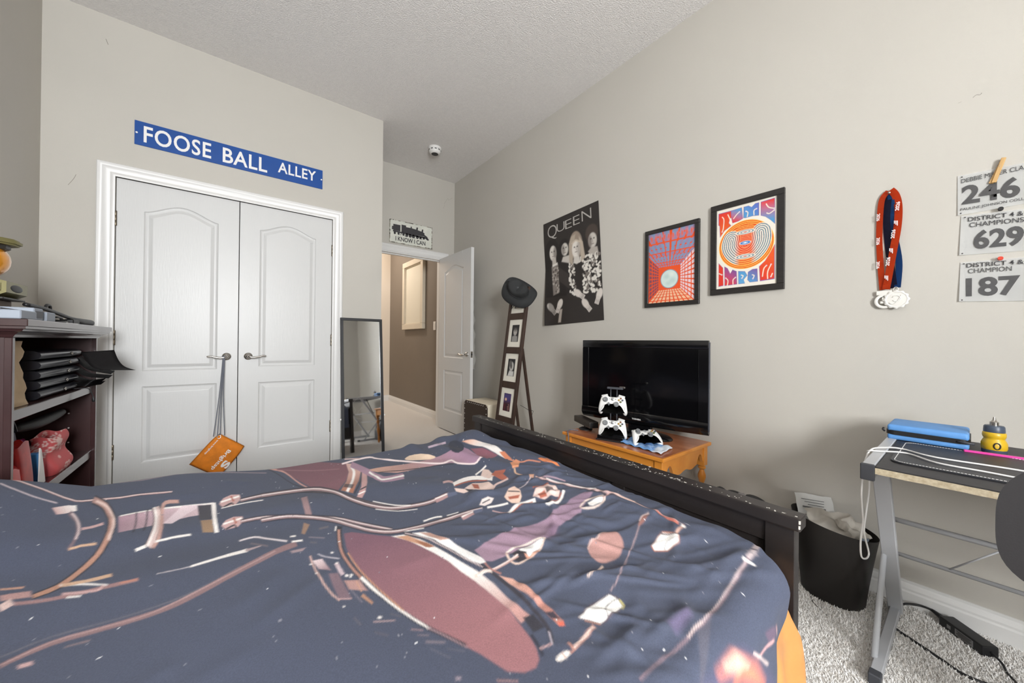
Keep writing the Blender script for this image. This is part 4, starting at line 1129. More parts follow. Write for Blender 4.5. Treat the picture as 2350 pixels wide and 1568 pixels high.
CP((176, 150, 152),[957,577,950,579,941,581,927,580,910,575,891,567,867,556,844,546,826,540,807,532,785,524,762,515,738,506,711,494,677,476,658,468,643,464,630,462,621,460,621,459,631,461,644,463,658,467,677,474,711,492,739,504,762,514,785,522,807,530,827,538,845,544,868,554,892,564,911,572,927,577,938,578,946,575,953,574])
CP((150, 104, 96),[958,577,955,581,943,584,929,583,915,579,900,573,889,567,891,565,900,565,914,566,931,569,948,573])
CP((226, 206, 200),[960,579,955,581,947,584,939,585,928,583,918,581,911,579,911,576,918,578,927,581,936,582,944,581,951,578,956,576])
CP((166, 108, 90),[838,498,884,507,910,508,918,493,925,470,906,459,856,464,831,485])
CP((248, 246, 242),[842,497,883,505,907,505,922,471,906,462,860,467,836,487])
CP((80, 66, 66),[857,472,865,475,876,478,885,479,894,475,904,469,911,465,914,467,907,471,897,477,887,481,876,481,864,477,856,474])
CP((92, 80, 86),[899,510,898,508,899,504,901,499,907,490,914,480,920,472,924,474,919,482,912,492,907,501,904,506,904,509,904,512])
CP((206, 166, 150),[924,475,930,476,938,477,946,478,953,478,961,477,968,477,978,485,971,485,960,485,949,485,939,484,930,482,924,481])
CP((242, 236, 232),[963,485,961,473,970,475,974,488])
CP((90, 74, 80),[513,453,561,462,614,457,621,440,611,418,572,415,536,417,523,436])
CP((248, 246, 242),[516,451,560,458,612,455,617,440,608,420,574,419,539,420,528,438])
CP((70, 58, 60),[562,419,564,423,567,428,572,433,576,436,583,439,590,440,600,441,610,439,617,439,619,441,611,442,601,443,591,443,583,441,576,438,569,434,565,429,561,423,559,420])
CP((196, 186, 120),[616,434,615,431,612,425,610,421,607,420,603,419,601,419,600,416,603,416,608,417,613,419,616,424,619,431,620,435])
CP((170, 120, 100),[519,440,535,418,538,419,521,441])
CP((196, 150, 138),[524,426,516,424,504,422,492,420,479,417,465,415,456,414,456,407,465,408,479,410,492,412,504,414,516,416,524,418])
CP((244, 226, 216),[520,423,512,421,501,419,490,418,478,416,466,414,458,413,457,411,466,412,478,414,490,415,501,417,512,419,520,420])
CP((176, 126, 112),[456,425,456,420,455,414,453,410,452,410,449,411,447,412,445,408,447,407,452,407,457,408,459,414,461,421,461,425])
CP((242, 232, 224),[418,414,424,417,430,418,438,417,444,416,447,412,446,409,440,407,433,406,426,407,420,409,418,412])
CP((190, 150, 140),[435,417,433,407,435,407,437,418])
CP((84, 84, 98),[1025,331,1004,329,972,325,943,323,917,323,887,321,857,319,828,317,802,315,775,313,747,311,717,309,688,307,660,307,633,308,609,309,590,310,574,312,557,313,533,313,510,312,494,312,493,307,508,307,532,307,554,307,572,306,588,304,607,303,632,302,660,301,561,244,714,300,742,302,770,304,798,305,825,307,854,309,886,311,916,313,942,313,969,314,998,316,1019,318])
CP((152, 130, 138),[1024,328,1003,327,972,323,942,321,917,321,888,319,856,317,828,315,801,313,774,311,746,310,716,307,688,305,660,305,633,307,609,308,590,309,574,310,556,312,533,311,509,311,494,311,494,308,509,308,532,308,555,308,572,307,589,306,608,304,633,303,660,302,688,301,714,302,743,304,771,306,799,307,826,309,855,311,886,313,916,315,942,315,969,316,999,319,1019,320],c2=(136, 112, 122),ax=[(1.021, 0.324), (0.494, 0.309)])
CP((214, 196, 196),[942,321,923,320,895,320,863,318,832,316,801,314,772,313,740,310,709,307,691,306,690,304,708,305,739,308,771,310,800,312,831,313,863,315,894,317,922,318,941,319])
CP((206, 190, 192),[1039,331,951,324,949,314,1030,318])
CP((242, 236, 232),[937,327,935,301,942,301,945,327])
CP((110, 100, 110),[995,329,994,316,1001,317,1002,330])
CP((226, 206, 200),[689,307,635,306,635,304,689,304])
CP((92, 86, 116),[523,244,565,244,628,244,655,244,670,244,725,233,786,184,845,110,769,159,702,195,643,233,590,244,543,244,533,244],soft=0.02)
CP((228, 134, 104),[638,244,648,244,693,244,768,193,810,133,736,177,671,214,682,230],soft=0.016)
CP((244, 196, 176),[660,244,701,241,742,202,701,216],soft=0.012)
CP((216, 186, 186),[522,244,525,244,528,244,532,244,536,244,540,244,543,244,548,244,545,244,541,244,537,244,533,244,530,244,527,244])
CP((110, 100, 128),[637,244,645,244,652,244,644,244])
CP((104, 96, 126),[631,343,665,339,704,337,681,320,623,320],soft=0.006)
CP((206, 160, 160),[855,193,844,194,830,196,815,198,799,201,784,203,773,205,780,199,791,197,807,194,822,192,837,189,852,187,863,186])
CP((226, 206, 200),[758,219,765,213,776,204,788,194,801,182,815,168,826,158,832,157,822,167,807,180,794,193,782,204,771,213,763,219])
CP((216, 176, 170),[875,208,878,201,883,191,887,182,889,174,889,167,889,162,899,157,899,162,899,169,897,177,893,186,888,197,884,204])
CP((104, 84, 104),[818,223,853,217,885,203,874,188,833,200],op=0.8)
# lint and fuzz specks on the cloth
_r = np.random.RandomState(5)
for _ in range(420):
    j, i = _r.randint(0, NYC), _r.randint(0, NXC)
    cv.c[j:j + 1 + (_r.rand() < .15), i:i + 1 + (_r.rand() < .15)] = lin((215, 214, 216) if _r.rand() < .4 else (130, 130, 140))
hh = cover_h(sx, np.clip(S_, YN, YF))
_r2 = np.random.RandomState(17)
for _ in range(150):                            # small creases, denser towards the footboard corner
    u = _r2.rand()
    cx_, cy_ = (0.45 + 0.57 * _r2.rand() ** .8, 0.30 + 0.75 * _r2.rand()) if u < .72 else (-0.7 + 1.7 * _r2.rand(), 0.5 + 1.15 * _r2.rand())
    an = (-0.55 if u < .72 else 0.15) + _r2.normal(0, .45); ln_c = _r2.uniform(.03, .13)
    amp, wd_ = (_r2.uniform(.0018, .0055), _r2.uniform(.007, .016)) if u < .72 else (_r2.uniform(.001, .003), _r2.uniform(.012, .03))
    ca_, sa_ = math.cos(an), math.sin(an)
    al, ac = (sx - cx_) * ca_ + (S_ - cy_) * sa_, -(sx - cx_) * sa_ + (S_ - cy_) * ca_
    hh = hh + amp * np.exp(-(ac / wd_) ** 2 - (al / ln_c) ** 4)
Yp = np.clip(S_, YN, YF).astype(float)
Zp = hh.copy()
for sgn, edge in ((-1, YN), (1, YF)):          # round over the mattress edges, then hang
    q = np.maximum(0, (edge - S_) if sgn < 0 else (S_ - edge))
    th = np.minimum(q / RN, PI / 2)
    Yp += sgn * RN * np.sin(th)
    Zp -= RN * (1 - np.cos(th)) + np.maximum(0, q - RN * PI / 2)
    hang = np.clip((q - RN) / 0.12, 0, 1)
    Yp += sgn * hang * (0.006 * np.sin(sx * 31 + 1) + 0.004 * np.sin(sx * 67))
P_ = np.stack([sx, Yp, Zp], -1)
M_COVER = mat('printed_cover_cloth', (60, 60, 72), 0.72, attr='print', var=0.34, vscale=420, bump=0.25, bscale=650, bdist=0.0012, sheen=0.04, detail=2.0)
cme = cv.mesh('bed_cover', P_)
co_ = obj('bed_cover', cme, M_COVER)
sm = co_.modifiers.new('thickness', 'SOLIDIFY'); sm.thickness = 0.004; sm.offset = -1
tag(co_, 'dark plush bed cover printed with a maroon and chrome drum kit', 'bed cover')

# ------------------------------------------------------------------ things on the walls
RX, UZ = Vector((1, 0, 0)), Vector((0, 0, 1))
RY = Vector((0, -1, 0))                   # 'rightwards' on the right wall
M_PRINT = mat('poster_print', (200, 200, 200), 0.35, attr='print', spec=0.4)
M_PRINTM = mat('poster_print_matte', (200, 200, 200), 0.5, attr='print', bump=0.05, bscale=20)

# blue street sign over the closet
M_BLUE = mat('sign_blue', (14, 72, 148), 0.32, var=0.05, vscale=9, bump=0.05, bscale=40)
M_SIGNW = mat('sign_white', (236, 234, 232), 0.4)
sg = thing('street_sign', 'long blue street-name sign with white capitals above the closet', 'sign', (0.018, D, 2.339))
bm = bm_new(); box(bm, -0.513, 0.549, D - 0.005, D - 0.001, 2.263, 2.415, 0.001); obj('panel', bm, M_BLUE, sg)
SY = D - 0.0053
lettering('FOOSE', M_SIGNW, sg, (-0.472, SY, 2.286), RX, UZ, 0.329, 0.106, bold=0.016, spacing=1.08)
lettering('BALL', M_SIGNW, sg, (-0.081, SY, 2.286), RX, UZ, 0.259, 0.104, bold=0.016, spacing=1.05)
lettering('ALLEY', M_SIGNW, sg, (0.245, SY, 2.312), RX, UZ, 0.256, 0.080, bold=0.016, spacing=1.06)
for x, z in ((-0.503, 2.338), (0.540, 2.338)):
    bm = bm_new(); lathe(bm, [(0.0055, -0.0085), (0.0055, -0.004)], (x, D, z), 10, 'y'); obj('screw', bm, M_SIGNW, sg)

# train plaque over the bedroom door
M_PLQ = mat('plaque_paint', (206, 208, 198), 0.6, rgb2=(222, 222, 212), vscale=12)
M_RUST = mat('plaque_worn_edge', (92, 82, 70), 0.8, rgb2=(170, 160, 144), vscale=60)
pq = thing('train_plaque', 'pale distressed plaque with a black steam engine above the doorway', 'plaque', (1.588, A, 2.26))
bm = bm_new(); box(bm, 1.336, 1.839, A - 0.018, A - 0.001, 2.137, 2.388, 0.002); obj('board', bm, M_PLQ, pq)
bm = bm_new()
rg = random.Random(2)
for k in range(90):
    s_ = k % 4
    t_ = rg.random()
    p = (1.338 + 0.5 * t_, 2.386) if s_ == 0 else (1.338 + 0.5 * t_, 2.139) if s_ == 1 else (1.338, 2.139 + 0.247 * t_) if s_ == 2 else (1.837, 2.139 + 0.247 * t_)
    obox(bm, (p[0], A - 0.0185, p[1]), (1, 0, 0), (0, 1, 0), (0, 0, 1), rg.uniform(.003, .014) if s_ < 2 else rg.uniform(.002, .004), 0.0004, rg.uniform(.002, .004) if s_ < 2 else rg.uniform(.003, .012))
obj('worn_edge', bm, M_RUST, pq)['kind'] = 'stuff'
bm = bm_new()
PYp = A - 0.0188
def flat(poly):
    prism(bm, [(x, 2.262 + (z - 2.262) * 1.25 + 0.008) for x, z in poly], (0, PYp, 0), (1, 0, 0), (0, 0, 1), 0.0006)
flat([(1.375, 2.262), (1.375, 2.318), (1.455, 2.318), (1.455, 2.262)])                       # tender
flat([(1.36, 2.268), (1.375, 2.268), (1.375, 2.300), (1.36, 2.296)])
flat([(1.468, 2.258), (1.468, 2.326), (1.520, 2.326), (1.520, 2.312), (1.575, 2.312), (1.575, 2.326), (1.588, 2.326), (1.588, 2.312), (1.640, 2.308), (1.645, 2.330), (1.662, 2.330), (1.660, 2.306), (1.705, 2.300), (1.712, 2.322), (1.728, 2.322), (1.725, 2.296), (1.742, 2.290), (1.742, 2.258)])
flat([(1.742, 2.276), (1.775, 2.262), (1.800, 2.232), (1.780, 2.228), (1.742, 2.246)])
flat([(1.372, 2.250), (1.372, 2.262), (1.745, 2.256), (1.745, 2.240)])
for x in (1.392, 1.435, 1.492, 1.530, 1.568, 1.610, 1.655, 1.695, 1.735):
    r_ = 0.017 if 1.5 < x < 1.66 else 0.012
    flat([(x + r_ * math.cos(a * PI / 6), 2.240 + r_ * math.sin(a * PI / 6)) for a in range(12)])
for k in range(26):
    x = rg.uniform(1.38, 1.80); z = rg.uniform(2.222, 2.246)
    flat([(x, z), (x + rg.uniform(.004, .02), z - .003), (x + .01, z + rg.uniform(.003, .008))])
obj('engine_print', bm, M_INKD, pq)
lettering('I KNOW I CAN', M_INKD, pq, (1.400, A - 0.0190, 2.160), RX, UZ, 0.355, 0.050, bold=0.02)

# smoke alarm
sa = thing('smoke_alarm', 'white round smoke alarm on the textured ceiling', 'smoke alarm', (1.589, 3.364, H))
bm = bm_new(); lathe(bm, [(0.062, -0.016), (0.064, -0.012), (0.064, 0.0)], (1.589, 3.364, H), 32); obj('mount', bm, M_WHITEP, sa, smooth=True, angle=40)
bm = bm_new(); lathe(bm, [(0.036, -0.062), (0.052, -0.052), (0.060, -0.036), (0.061, -0.018), (0.058, -0.015)], (1.589, 3.364, H), 32); bd = obj('body', bm, M_WHITEP, sa, smooth=True, angle=40)
bm = bm_new(); lathe(bm, [(0.030, -0.0632), (0.034, -0.0626), (0.0365, -0.061)], (1.589, 3.364, H), 24); obj('grille', bm, M_BLACKP, bd, smooth=True)
bm = bm_new()
for k in range(10):
    a = 2 * PI * k / 10
    obox(bm, (1.589 + 0.0605 * math.cos(a), 3.364 + 0.0605 * math.sin(a), H - 0.030), (math.cos(a), math.sin(a), 0), (-math.sin(a), math.cos(a), 0), (0, 0, 1), 0.0012, 0.010, 0.004)
obj('vent', bm, M_BLACKP, bd)

# band poster (crooked, lower corner lifting)
cvs = Canvas(0, 0.60, 0, 0.90, 181, 271, (44, 39, 37))
def V(u, v): return (u * 0.60, 0.90 * (1 - v))
def pel(u, v, ru, rv, c, soft=0.006, op=1.0, rot=0.0): cvs.ellipse(u * .6, .9 * (1 - v), ru * .6, rv * .9, c, soft, op, rot)
def ppl(pts, c, soft=0.005, op=1.0): cvs.fill([V(*p) for p in pts], c, soft, op)
HAIR = (30, 26, 25)
# standing pair behind
pel(.39, .30, .11, .085, HAIR); pel(.40, .315, .062, .058, (205, 200, 192)); pel(.37, .315, .03, .045, (120, 112, 106), .01, .8)
ppl([(.33, .42), (.36, .38), (.48, .38), (.50, .46), (.42, .44)], (196, 190, 182))
pel(.87, .25, .10, .075, (70, 60, 54)); pel(.88, .315, .066, .065, (198, 192, 184)); pel(.84, .32, .03, .05, (110, 100, 94), .01, .8)
ppl([(.80, .40), (.86, .37), (.95, .38), (.97, .46), (.90, .50)], (176, 168, 160))
# front left: dark hair, leather jacket, pale shirt
ppl([(.0, .47), (.10, .43), (.28, .42), (.46, .46), (.47, .70), (.40, .74), (.02, .73)], (34, 30, 29))
pel(.15, .28, .13, .10, HAIR); pel(.06, .38, .07, .10, HAIR); pel(.27, .36, .06, .09, HAIR)
pel(.17, .315, .066, .072, (214, 208, 200)); pel(.21, .32, .028, .06, (110, 102, 96), .01, .8)
ppl([(.15, .36), (.22, .36), (.23, .43), (.15, .43)], (190, 182, 174)); ppl([(.13, .44), (.26, .43), (.27, .70), (.15, .72)], (128, 120, 114)); ppl([(.15, .425), (.25, .415), (.25, .435), (.15, .445)], (226, 222, 214))
rq = np.random.RandomState(8)
for _ in range(46):
    pel(.145 + .115 * rq.rand(), .46 + .24 * rq.rand(), .012, .008, (176, 168, 160) if rq.rand() < .6 else (70, 62, 58), .004)
for k in range(9):
    u0 = .28 + .02 * k
    cvs.stroke([V(u0, .47 + .01 * k), V(u0 + .01, .60 + .01 * k)], .006, (84, 76, 72), .004, .6)
# front right: long light hair, patterned jacket
ppl([(.44, .46), (.56, .43), (.76, .42), (.98, .46), (1.0, .74), (.52, .74), (.46, .66)], (40, 35, 33))
for _ in range(330):
    u, v = .46 + .52 * rq.rand(), .43 + .32 * rq.rand()
    if .565 < u < .70 and v > .47:
        continue
    pel(u, v, .010 + .014 * rq.rand(), .006 + .008 * rq.rand(), (222, 217, 208) if rq.rand() < .75 else (120, 112, 106), .003, 1, rq.rand() * 3)
pel(.60, .31, .115, .125, (150, 136, 122)); ppl([(.48, .28), (.53, .22), (.60, .21), (.55, .36), (.53, .48), (.47, .44)], (176, 162, 146)); ppl([(.66, .24), (.72, .30), (.75, .44), (.68, .47), (.67, .36)], (186, 172, 156))
pel(.60, .345, .070, .080, (224, 218, 210)); pel(.645, .35, .03, .065, (150, 140, 132), .012, .7); cvs.stroke([V(.535, .285), V(.60, .265), V(.67, .29)], .012, (200, 186, 168), .006)
ppl([(.56, .41), (.64, .41), (.66, .47), (.60, .48), (.55, .46)], (206, 200, 192))
for u, v in ((.17, .30), (.60, .325), (.40, .30), (.88, .30)):
    for s_ in (-1, 1):
        pel(u + .024 * s_, v, .012, .006, (60, 52, 48), .004)
    cvs.stroke([V(u, v + .008), V(u + .004, v + .03)], .004, (150, 140, 132), .004); cvs.stroke([V(u - .016, v + .045), V(u + .016, v + .045)], .005, (110, 90, 84), .004)
# hands
for hu, hv, a in ((.10, .83, -.9), (.27, .81, -2.1), (.60, .74, -.6), (.72, .84, -.9), (.95, .78, -2.0)):
    pel(hu, hv, .075, .030, (214, 206, 198), .005, 1, a)
    for k in range(4):
        off = (k - 1.5) * .018
        p = V(hu, hv); dx, dy = math.cos(a), math.sin(a)
        c0 = (p[0] + .02 * dx - off * .6 * dy, p[1] + .02 * dy + off * .6 * dx)
        cvs.stroke([c0, (c0[0] + .055 * dx, c0[1] + .055 * dy)], .0075, (222, 214, 206), .002)
        cvs.stroke([(c0[0] + .004, c0[1]), (c0[0] + .004 + .04 * dx, c0[1] + .04 * dy)], .0018, (120, 108, 102), .002)
ppl([(.26, .86), (.31, .86), (.27, .98), (.22, .98)], (170, 160, 150)); ppl([(.05, .74), (.20, .74), (.18, .98), (.06, .96)], (50, 44, 42), .01, .6)
pst = thing('band_poster', 'black-and-white poster of four seated and standing musicians, hung crooked', 'poster', (W, 1.99, 1.18))
TLp, TRp, BRp, BLp = (2.324, 2.078), (1.722, 2.107), (1.660, 1.207), (2.261, 1.184)
uu, vv = np.meshgrid(np.linspace(0, 1, cvs.nx), np.linspace(0, 1, cvs.ny))
yy = (1 - vv) * ((1 - uu) * BLp[0] + uu * BRp[0]) + vv * ((1 - uu) * TLp[0] + uu * TRp[0])
zz = (1 - vv) * ((1 - uu) * BLp[1] + uu * BRp[1]) + vv * ((1 - uu) * TLp[1] + uu * TRp[1])
lift = 0.004 + 0.035 * np.clip(1 - uu / .22, 0, 1) ** 2 * np.clip(1 - vv / .55, 0, 1) + 0.002 * np.sin(vv * 9) * (1 - uu)
PM = np.stack([W - lift, yy, zz], -1)
po = obj('sheet', cvs.mesh('poster_sheet', PM), M_PRINTM, pst)
sm_ = po.modifiers.new('thickness', 'SOLIDIFY'); sm_.thickness = 0.0006
M_TITLE = mat('poster_title_ink', (176, 172, 166), 0.5)
pr = Vector((0, TRp[0] - TLp[0], TRp[1] - TLp[1])).normalized(); pu = Vector((0, TLp[0] - BLp[0], TLp[1] - BLp[1])).normalized()
def pw(u, v): return Vector((W - 0.0062, 0, 0)) + Vector((0, (1 - u) * TLp[0] + u * TRp[0], (1 - u) * TLp[1] + u * TRp[1])) - pu * (v * 0.896)
def title(ch, u0, u1, v0, v1):
    lettering(ch, M_TITLE, pst, pw(u0, v1), pr, pu, (u1 - u0) * 0.60, (v1 - v0) * 0.896, bold=-0.012)
title('Q', .085, .27, .045, .185); title('U', .27, .42, .055, .135); title('E', .43, .55, .055, .135); title('E', .575, .69, .05, .13); title('N', .725, .885, .035, .125)

# framed posters
M_FRB = mat('frame_black_wood', (34, 32, 31), 0.4, rgb2=(44, 41, 39), vscale=30, stretch=(1, 1, 6))
def framed(name, label, y1, y2, z0, z1, fw_, canvas, gap=0.0):
    t = thing(name, label, 'framed poster', (W, (y1 + y2) / 2, z0))
    dep = 0.020
    for a in ((y2, y1, z1 - fw_, z1), (y2, y1, z0, z0 + fw_), (y1 - fw_, y1, z0 + fw_, z1 - fw_), (y2, y2 + fw_, z0 + fw_, z1 - fw_)):
        bm = bm_new(); box(bm, W - dep, W - 0.002, a[0], a[1], a[2], a[3], 0.0015); obj('frame_bar', bm, M_FRB, t)
    ya, yb, za, zb = y1 - fw_ + .001, y2 + fw_ - .001, z0 + fw_ - .001, z1 - fw_ + .001
    u_, v_ = np.meshgrid(np.linspace(0, 1, canvas.nx), np.linspace(0, 1, canvas.ny))
    Pm = np.stack([np.full_like(u_, W - 0.012), ya + (yb - ya) * u_, za + (zb - za) * v_], -1)
    obj('print', canvas.mesh('framed_print', Pm), M_PRINT, t)
    return t
# tunnel-of-tiles print
ca = Canvas(0, 1, 0, 1.48, 221, 321, (226, 84, 40))
U, Vv = ca.X, ca.Y
cxm, cym, hs = 0.47, 0.50, 0.23
du, dv = U - cxm, Vv - cym
mm_ = np.maximum(np.abs(du), np.abs(dv))
sc_ = np.maximum(mm_, 1e-4)
depth = hs / sc_                                  # 1 at the far square, smaller towards the viewer
along = np.where(np.abs(du) > np.abs(dv), dv / sc_, du / sc_)     # -1..1 across a tunnel side
ring = np.log(sc_ / hs) / np.log(3.2)
tile = ((np.mod(ring * 7.0, 1.0) > 0.22) & (np.mod((along + 1) * 5.0, 1.0) > 0.30) & (mm_ > hs))
right = (np.abs(du) >= np.abs(dv)) & (du > 0); left = (np.abs(du) >= np.abs(dv)) & (du < 0); top = (np.abs(dv) > np.abs(du)) & (dv > 0); bot = (np.abs(dv) > np.abs(du)) & (dv < 0)
for msk, c in ((right, (226, 200, 206)), (left, (132, 74, 92)), (bot, (236, 186, 152)), (top, (150, 130, 160))):
    mk = tile & msk
    ca.c[mk] = lin(c)
mk = top & (mm_ > hs) & (np.mod((along + 1) * 6.0, 1.0) > 0.42) & (np.abs(np.mod(ring * 2.6 + 0.25, 1.0) - .5) < 0.30) & (ring > 0.32)
ca.c[mk] = lin((128, 146, 178))
for k in range(10):                                # soft lilac loops along the top edge
    x = 0.07 + 0.095 * k
    ca.ellipse(x, 1.36 + 0.02 * math.sin(k), 0.034, 0.075, (196, 120, 134), 0.012, .8); ca.ellipse(x, 1.36, 0.014, 0.045, (222, 96, 62), 0.008, .9)
ca.ellipse(cxm, cym - .02, 0.195, 0.195, (128, 150, 162)); ca.ellipse(cxm, cym - .02, 0.18, 0.18, (206, 222, 216))
for a, b, r_ in ((-.06, .05, .06), (.07, -.04, .07), (-.02, -.09, .05), (.05, .09, .04)):
    ca.ellipse(cxm + a, cym - .02 + b, r_, r_ * .8, (184, 206, 202) if r_ > .045 else (224, 232, 222), 0.03, .8)
framed('framed_poster', 'small black-framed orange poster of a tiled tunnel with a pale disc', 1.3247, 0.9768, 1.2718, 1.7705, 0.0255, ca)
# swirling ring print
cb = Canvas(0, 1, 0, 1.50, 261, 391, (232, 226, 214))
U, Vv = cb.X, cb.Y
ex, ey = 0.50, 0.765
du, dv = (U - ex) / 0.455, (Vv - ey) / 0.44
rr_ = np.sqrt(du ** 2 + dv ** 2)
inside = rr_ < 1.0
# field: outer rings follow the oval; inner bands nest around a horseshoe from lobe to lobe
SK = [(.27, .90), (.245, .80), (.27, .70), (.34, .61), (.42, .56), (.50, .545), (.58, .56), (.66, .61), (.735, .71), (.765, .83), (.755, .94)]
ds_, ts_ = Canvas.sd([(p.x, p.y) for p in smooth_pts([(a_, b_, 0) for a_, b_ in SK], 4)], U, Vv, False)
topd = np.sqrt(((U - .5) / 1.0) ** 2 + ((Vv - (ey + .235)) / .30) ** 2)
ph = np.where(ds_ < .155, np.mod(ds_ / .034 + .3, 1.0), np.where((rr_ < .80) & (np.abs(du) < .55) & (dv > -.05), np.mod(topd * 11.0, 1.0), np.mod(rr_ * 15.0, 1.0)))
tcol = np.clip((rr_ - .35) / .5, 0, 1)[..., None]
c_or = np.asarray(lin((216, 58, 42))) * (1 - tcol) + np.asarray(lin((222, 88, 34))) * tcol
c_ye = np.asarray(lin((240, 150, 100))) * (1 - tcol) + np.asarray(lin((246, 188, 84))) * tcol
base_ = np.where((ph < 0.55)[..., None], c_or, c_ye)
lb = (np.clip((np.abs(du) - 0.20) * 5, 0, 1) * (ds_ < .155))[..., None]
cool = np.where((ph < 0.42)[..., None], np.asarray(lin((116, 144, 156))), np.where((ph < .52)[..., None], np.asarray(lin((120, 74, 70))), np.asarray(lin((238, 226, 210)))))
colr = base_ * (1 - lb) + cool * lb
cb.c[inside] = colr[inside]
cb.ellipse(.5, ey + .03, .095, .034, (226, 232, 236)); cb.ellipse(.5, ey + .03, .085, .028, (64, 120, 190)); cb.ellipse(.5, ey + .03, .05, .014, (170, 200, 226)); cb.ellipse(.5, ey + .03, .018, .010, (246, 246, 246))
for cyy, s_ in ((ey + .225, 1.0), (ey - .215, 1.05)):
    for k, c in enumerate(((232, 222, 208), (118, 146, 156), (236, 226, 214), (118, 146, 156), (236, 226, 214), (214, 66, 42))):
        cb.ellipse(.5, cyy, (.17 - .028 * k) * s_, (.042 - .007 * k) * s_, c)
RED, BLU, VIO = (216, 60, 46), (84, 150, 200), (120, 84, 150)
def let(pts, c1, c2, a0, a1):
    cb.fill(pts, VIO); cx_, cy_ = np.mean([p[0] for p in pts]), np.mean([p[1] for p in pts])
    cb.fill([(cx_ + (p[0] - cx_) * .93, cy_ + (p[1] - cy_) * .95) for p in pts], c1, None, 1, c2, (a0, a1))
# upper word
let([(.03, 1.44), (.27, 1.44), (.30, 1.32), (.24, 1.30), (.22, 1.22), (.26, 1.16), (.14, 1.09), (.06, .98), (.05, 1.20), (.03, 1.22)], RED, (226, 96, 40), (.1, 1.4), (.2, 1.1))
let([(.25, 1.44), (.44, 1.45), (.46, 1.24), (.38, 1.21), (.28, 1.20), (.26, 1.30)], BLU, RED, (.4, 1.42), (.3, 1.22))
let([(.47, 1.45), (.55, 1.45), (.60, 1.41), (.66, 1.46), (.72, 1.46), (.72, 1.23), (.62, 1.245), (.50, 1.24), (.465, 1.25)], BLU, (96, 110, 190), (.5, 1.3), (.7, 1.45))
let([(.745, 1.46), (.96, 1.47), (.965, 1.02), (.90, 1.10), (.82, 1.18), (.745, 1.22)], RED, BLU, (.9, 1.45), (.86, 1.12))
# lower word
let([(.04, .50), (.12, .40), (.13, .06), (.04, .05)], RED, RED, (.1, .5), (.1, .1))
let([(.145, .42), (.20, .38), (.25, .27), (.29, .34), (.36, .30), (.37, .06), (.15, .055)], RED, VIO, (.15, .1), (.33, .32))
let([(.385, .30), (.50, .28), (.54, .20), (.48, .13), (.50, .06), (.39, .06)], BLU, (96, 160, 206), (.4, .3), (.4, .1))
let([(.55, .26), (.62, .30), (.70, .30), (.71, .07), (.58, .07), (.54, .12)], BLU, VIO, (.56, .1), (.7, .3))
let([(.725, .33), (.82, .42), (.90, .55), (.965, .68), (.965, .08), (.74, .07)], RED, (226, 90, 40), (.75, .1), (.93, .5))
for st in ([(.10, 1.36), (.13, 1.30), (.12, 1.15), (.10, 1.08)], [(.20, 1.38), (.24, 1.28), (.28, 1.17)], [(.30, 1.28), (.35, 1.34), (.40, 1.38)], [(.53, 1.26), (.54, 1.33), (.51, 1.36)], [(.64, 1.26), (.64, 1.34), (.68, 1.36)], [(.83, 1.40), (.87, 1.33), (.95, 1.29)], [(.84, 1.24), (.88, 1.22), (.95, 1.26)],
           [(.20, .06), (.21, .15), (.17, .20)], [(.30, .07), (.30, .15), (.34, .19)], [(.44, .22), (.47, .20), (.45, .16)], [(.62, .20), (.65, .18), (.63, .13)], [(.78, .15), (.80, .28), (.84, .33)], [(.86, .10), (.86, .22), (.91, .34)], [(.93, .18), (.91, .13)], [(.05, .30), (.10, .27)]):
    cb.stroke([(p.x, p.y) for p in smooth_pts([(a, b, 0) for a, b in st], 4)], .016, (238, 224, 206))
    cb.ellipse(st[-1][0], st[-1][1], .012, .012, (220, 200, 214))
framed('framed_poster', 'larger black-framed poster of orange swirling rings with bubble lettering', 0.9139, 0.5696, 1.3128, 1.8138, 0.031, cb)

# race bibs
M_RED = mat('red_plastic', (206, 62, 40), 0.35)
M_WOODP = mat('peg_wood', (206, 168, 112), 0.6, rgb2=(186, 146, 92), vscale=40, stretch=(1, 1, 0.2))
def bib(label, pts, sag, seed):
    t = thing('race_bib', label, 'race bib', (W, (pts[0][0] + pts[1][0]) / 2, pts[2][1]), group='race bibs on the right wall')
    rr2 = random.Random(seed)
    n, k = 24, 14
    bm = bm_new(); rows = []
    for j in range(k + 1):
        v = j / k
        row = []
        for i in range(n + 1):
            u = i / n
            y = (1 - v) * ((1 - u) * pts[3][0] + u * pts[2][0]) + v * ((1 - u) * pts[0][0] + u * pts[1][0])
            z = (1 - v) * ((1 - u) * pts[3][1] + u * pts[2][1]) + v * ((1 - u) * pts[0][1] + u * pts[1][1])
            x = W - 0.003 - sag * (1 - v) * (0.4 + 0.6 * max(0, 1 - u * 5)) - 0.0012 * math.sin(u * 17 + seed) * (1 - v)
            row.append(bm.verts.new((x, y, z)))
        rows.append(row)
    for A_, B_ in zip(rows[:-1], rows[1:]):
        for i in range(n):
            bm.faces.new((A_[i], A_[i + 1], B_[i + 1], B_[i]))
    bmesh.ops.solidify(bm, geom=bm.faces[:], thickness=0.0006)
    obj('sheet', bm, M_PAPER, t, smooth=True, angle=60)
    return t
def wl(t, s, y0, z0, w_, h_, mt, bold=0.0, slope=0.0, x=0.0):
    r_ = Vector((0, -1, slope)).normalized()
    lettering(s, mt, t, (W - 0.0062 - x, y0, z0), r_, UZ, w_, h_, bold=bold, lift=0.0)
def pinhole(t, pts):
    for y, z in pts:
        bm = bm_new(); lathe(bm, [(0.0022, -0.0005), (0.0022, 0.0)], (W - 0.0065, y, z), 8, 'x'); obj('pin_hole', bm, M_INKD, t)
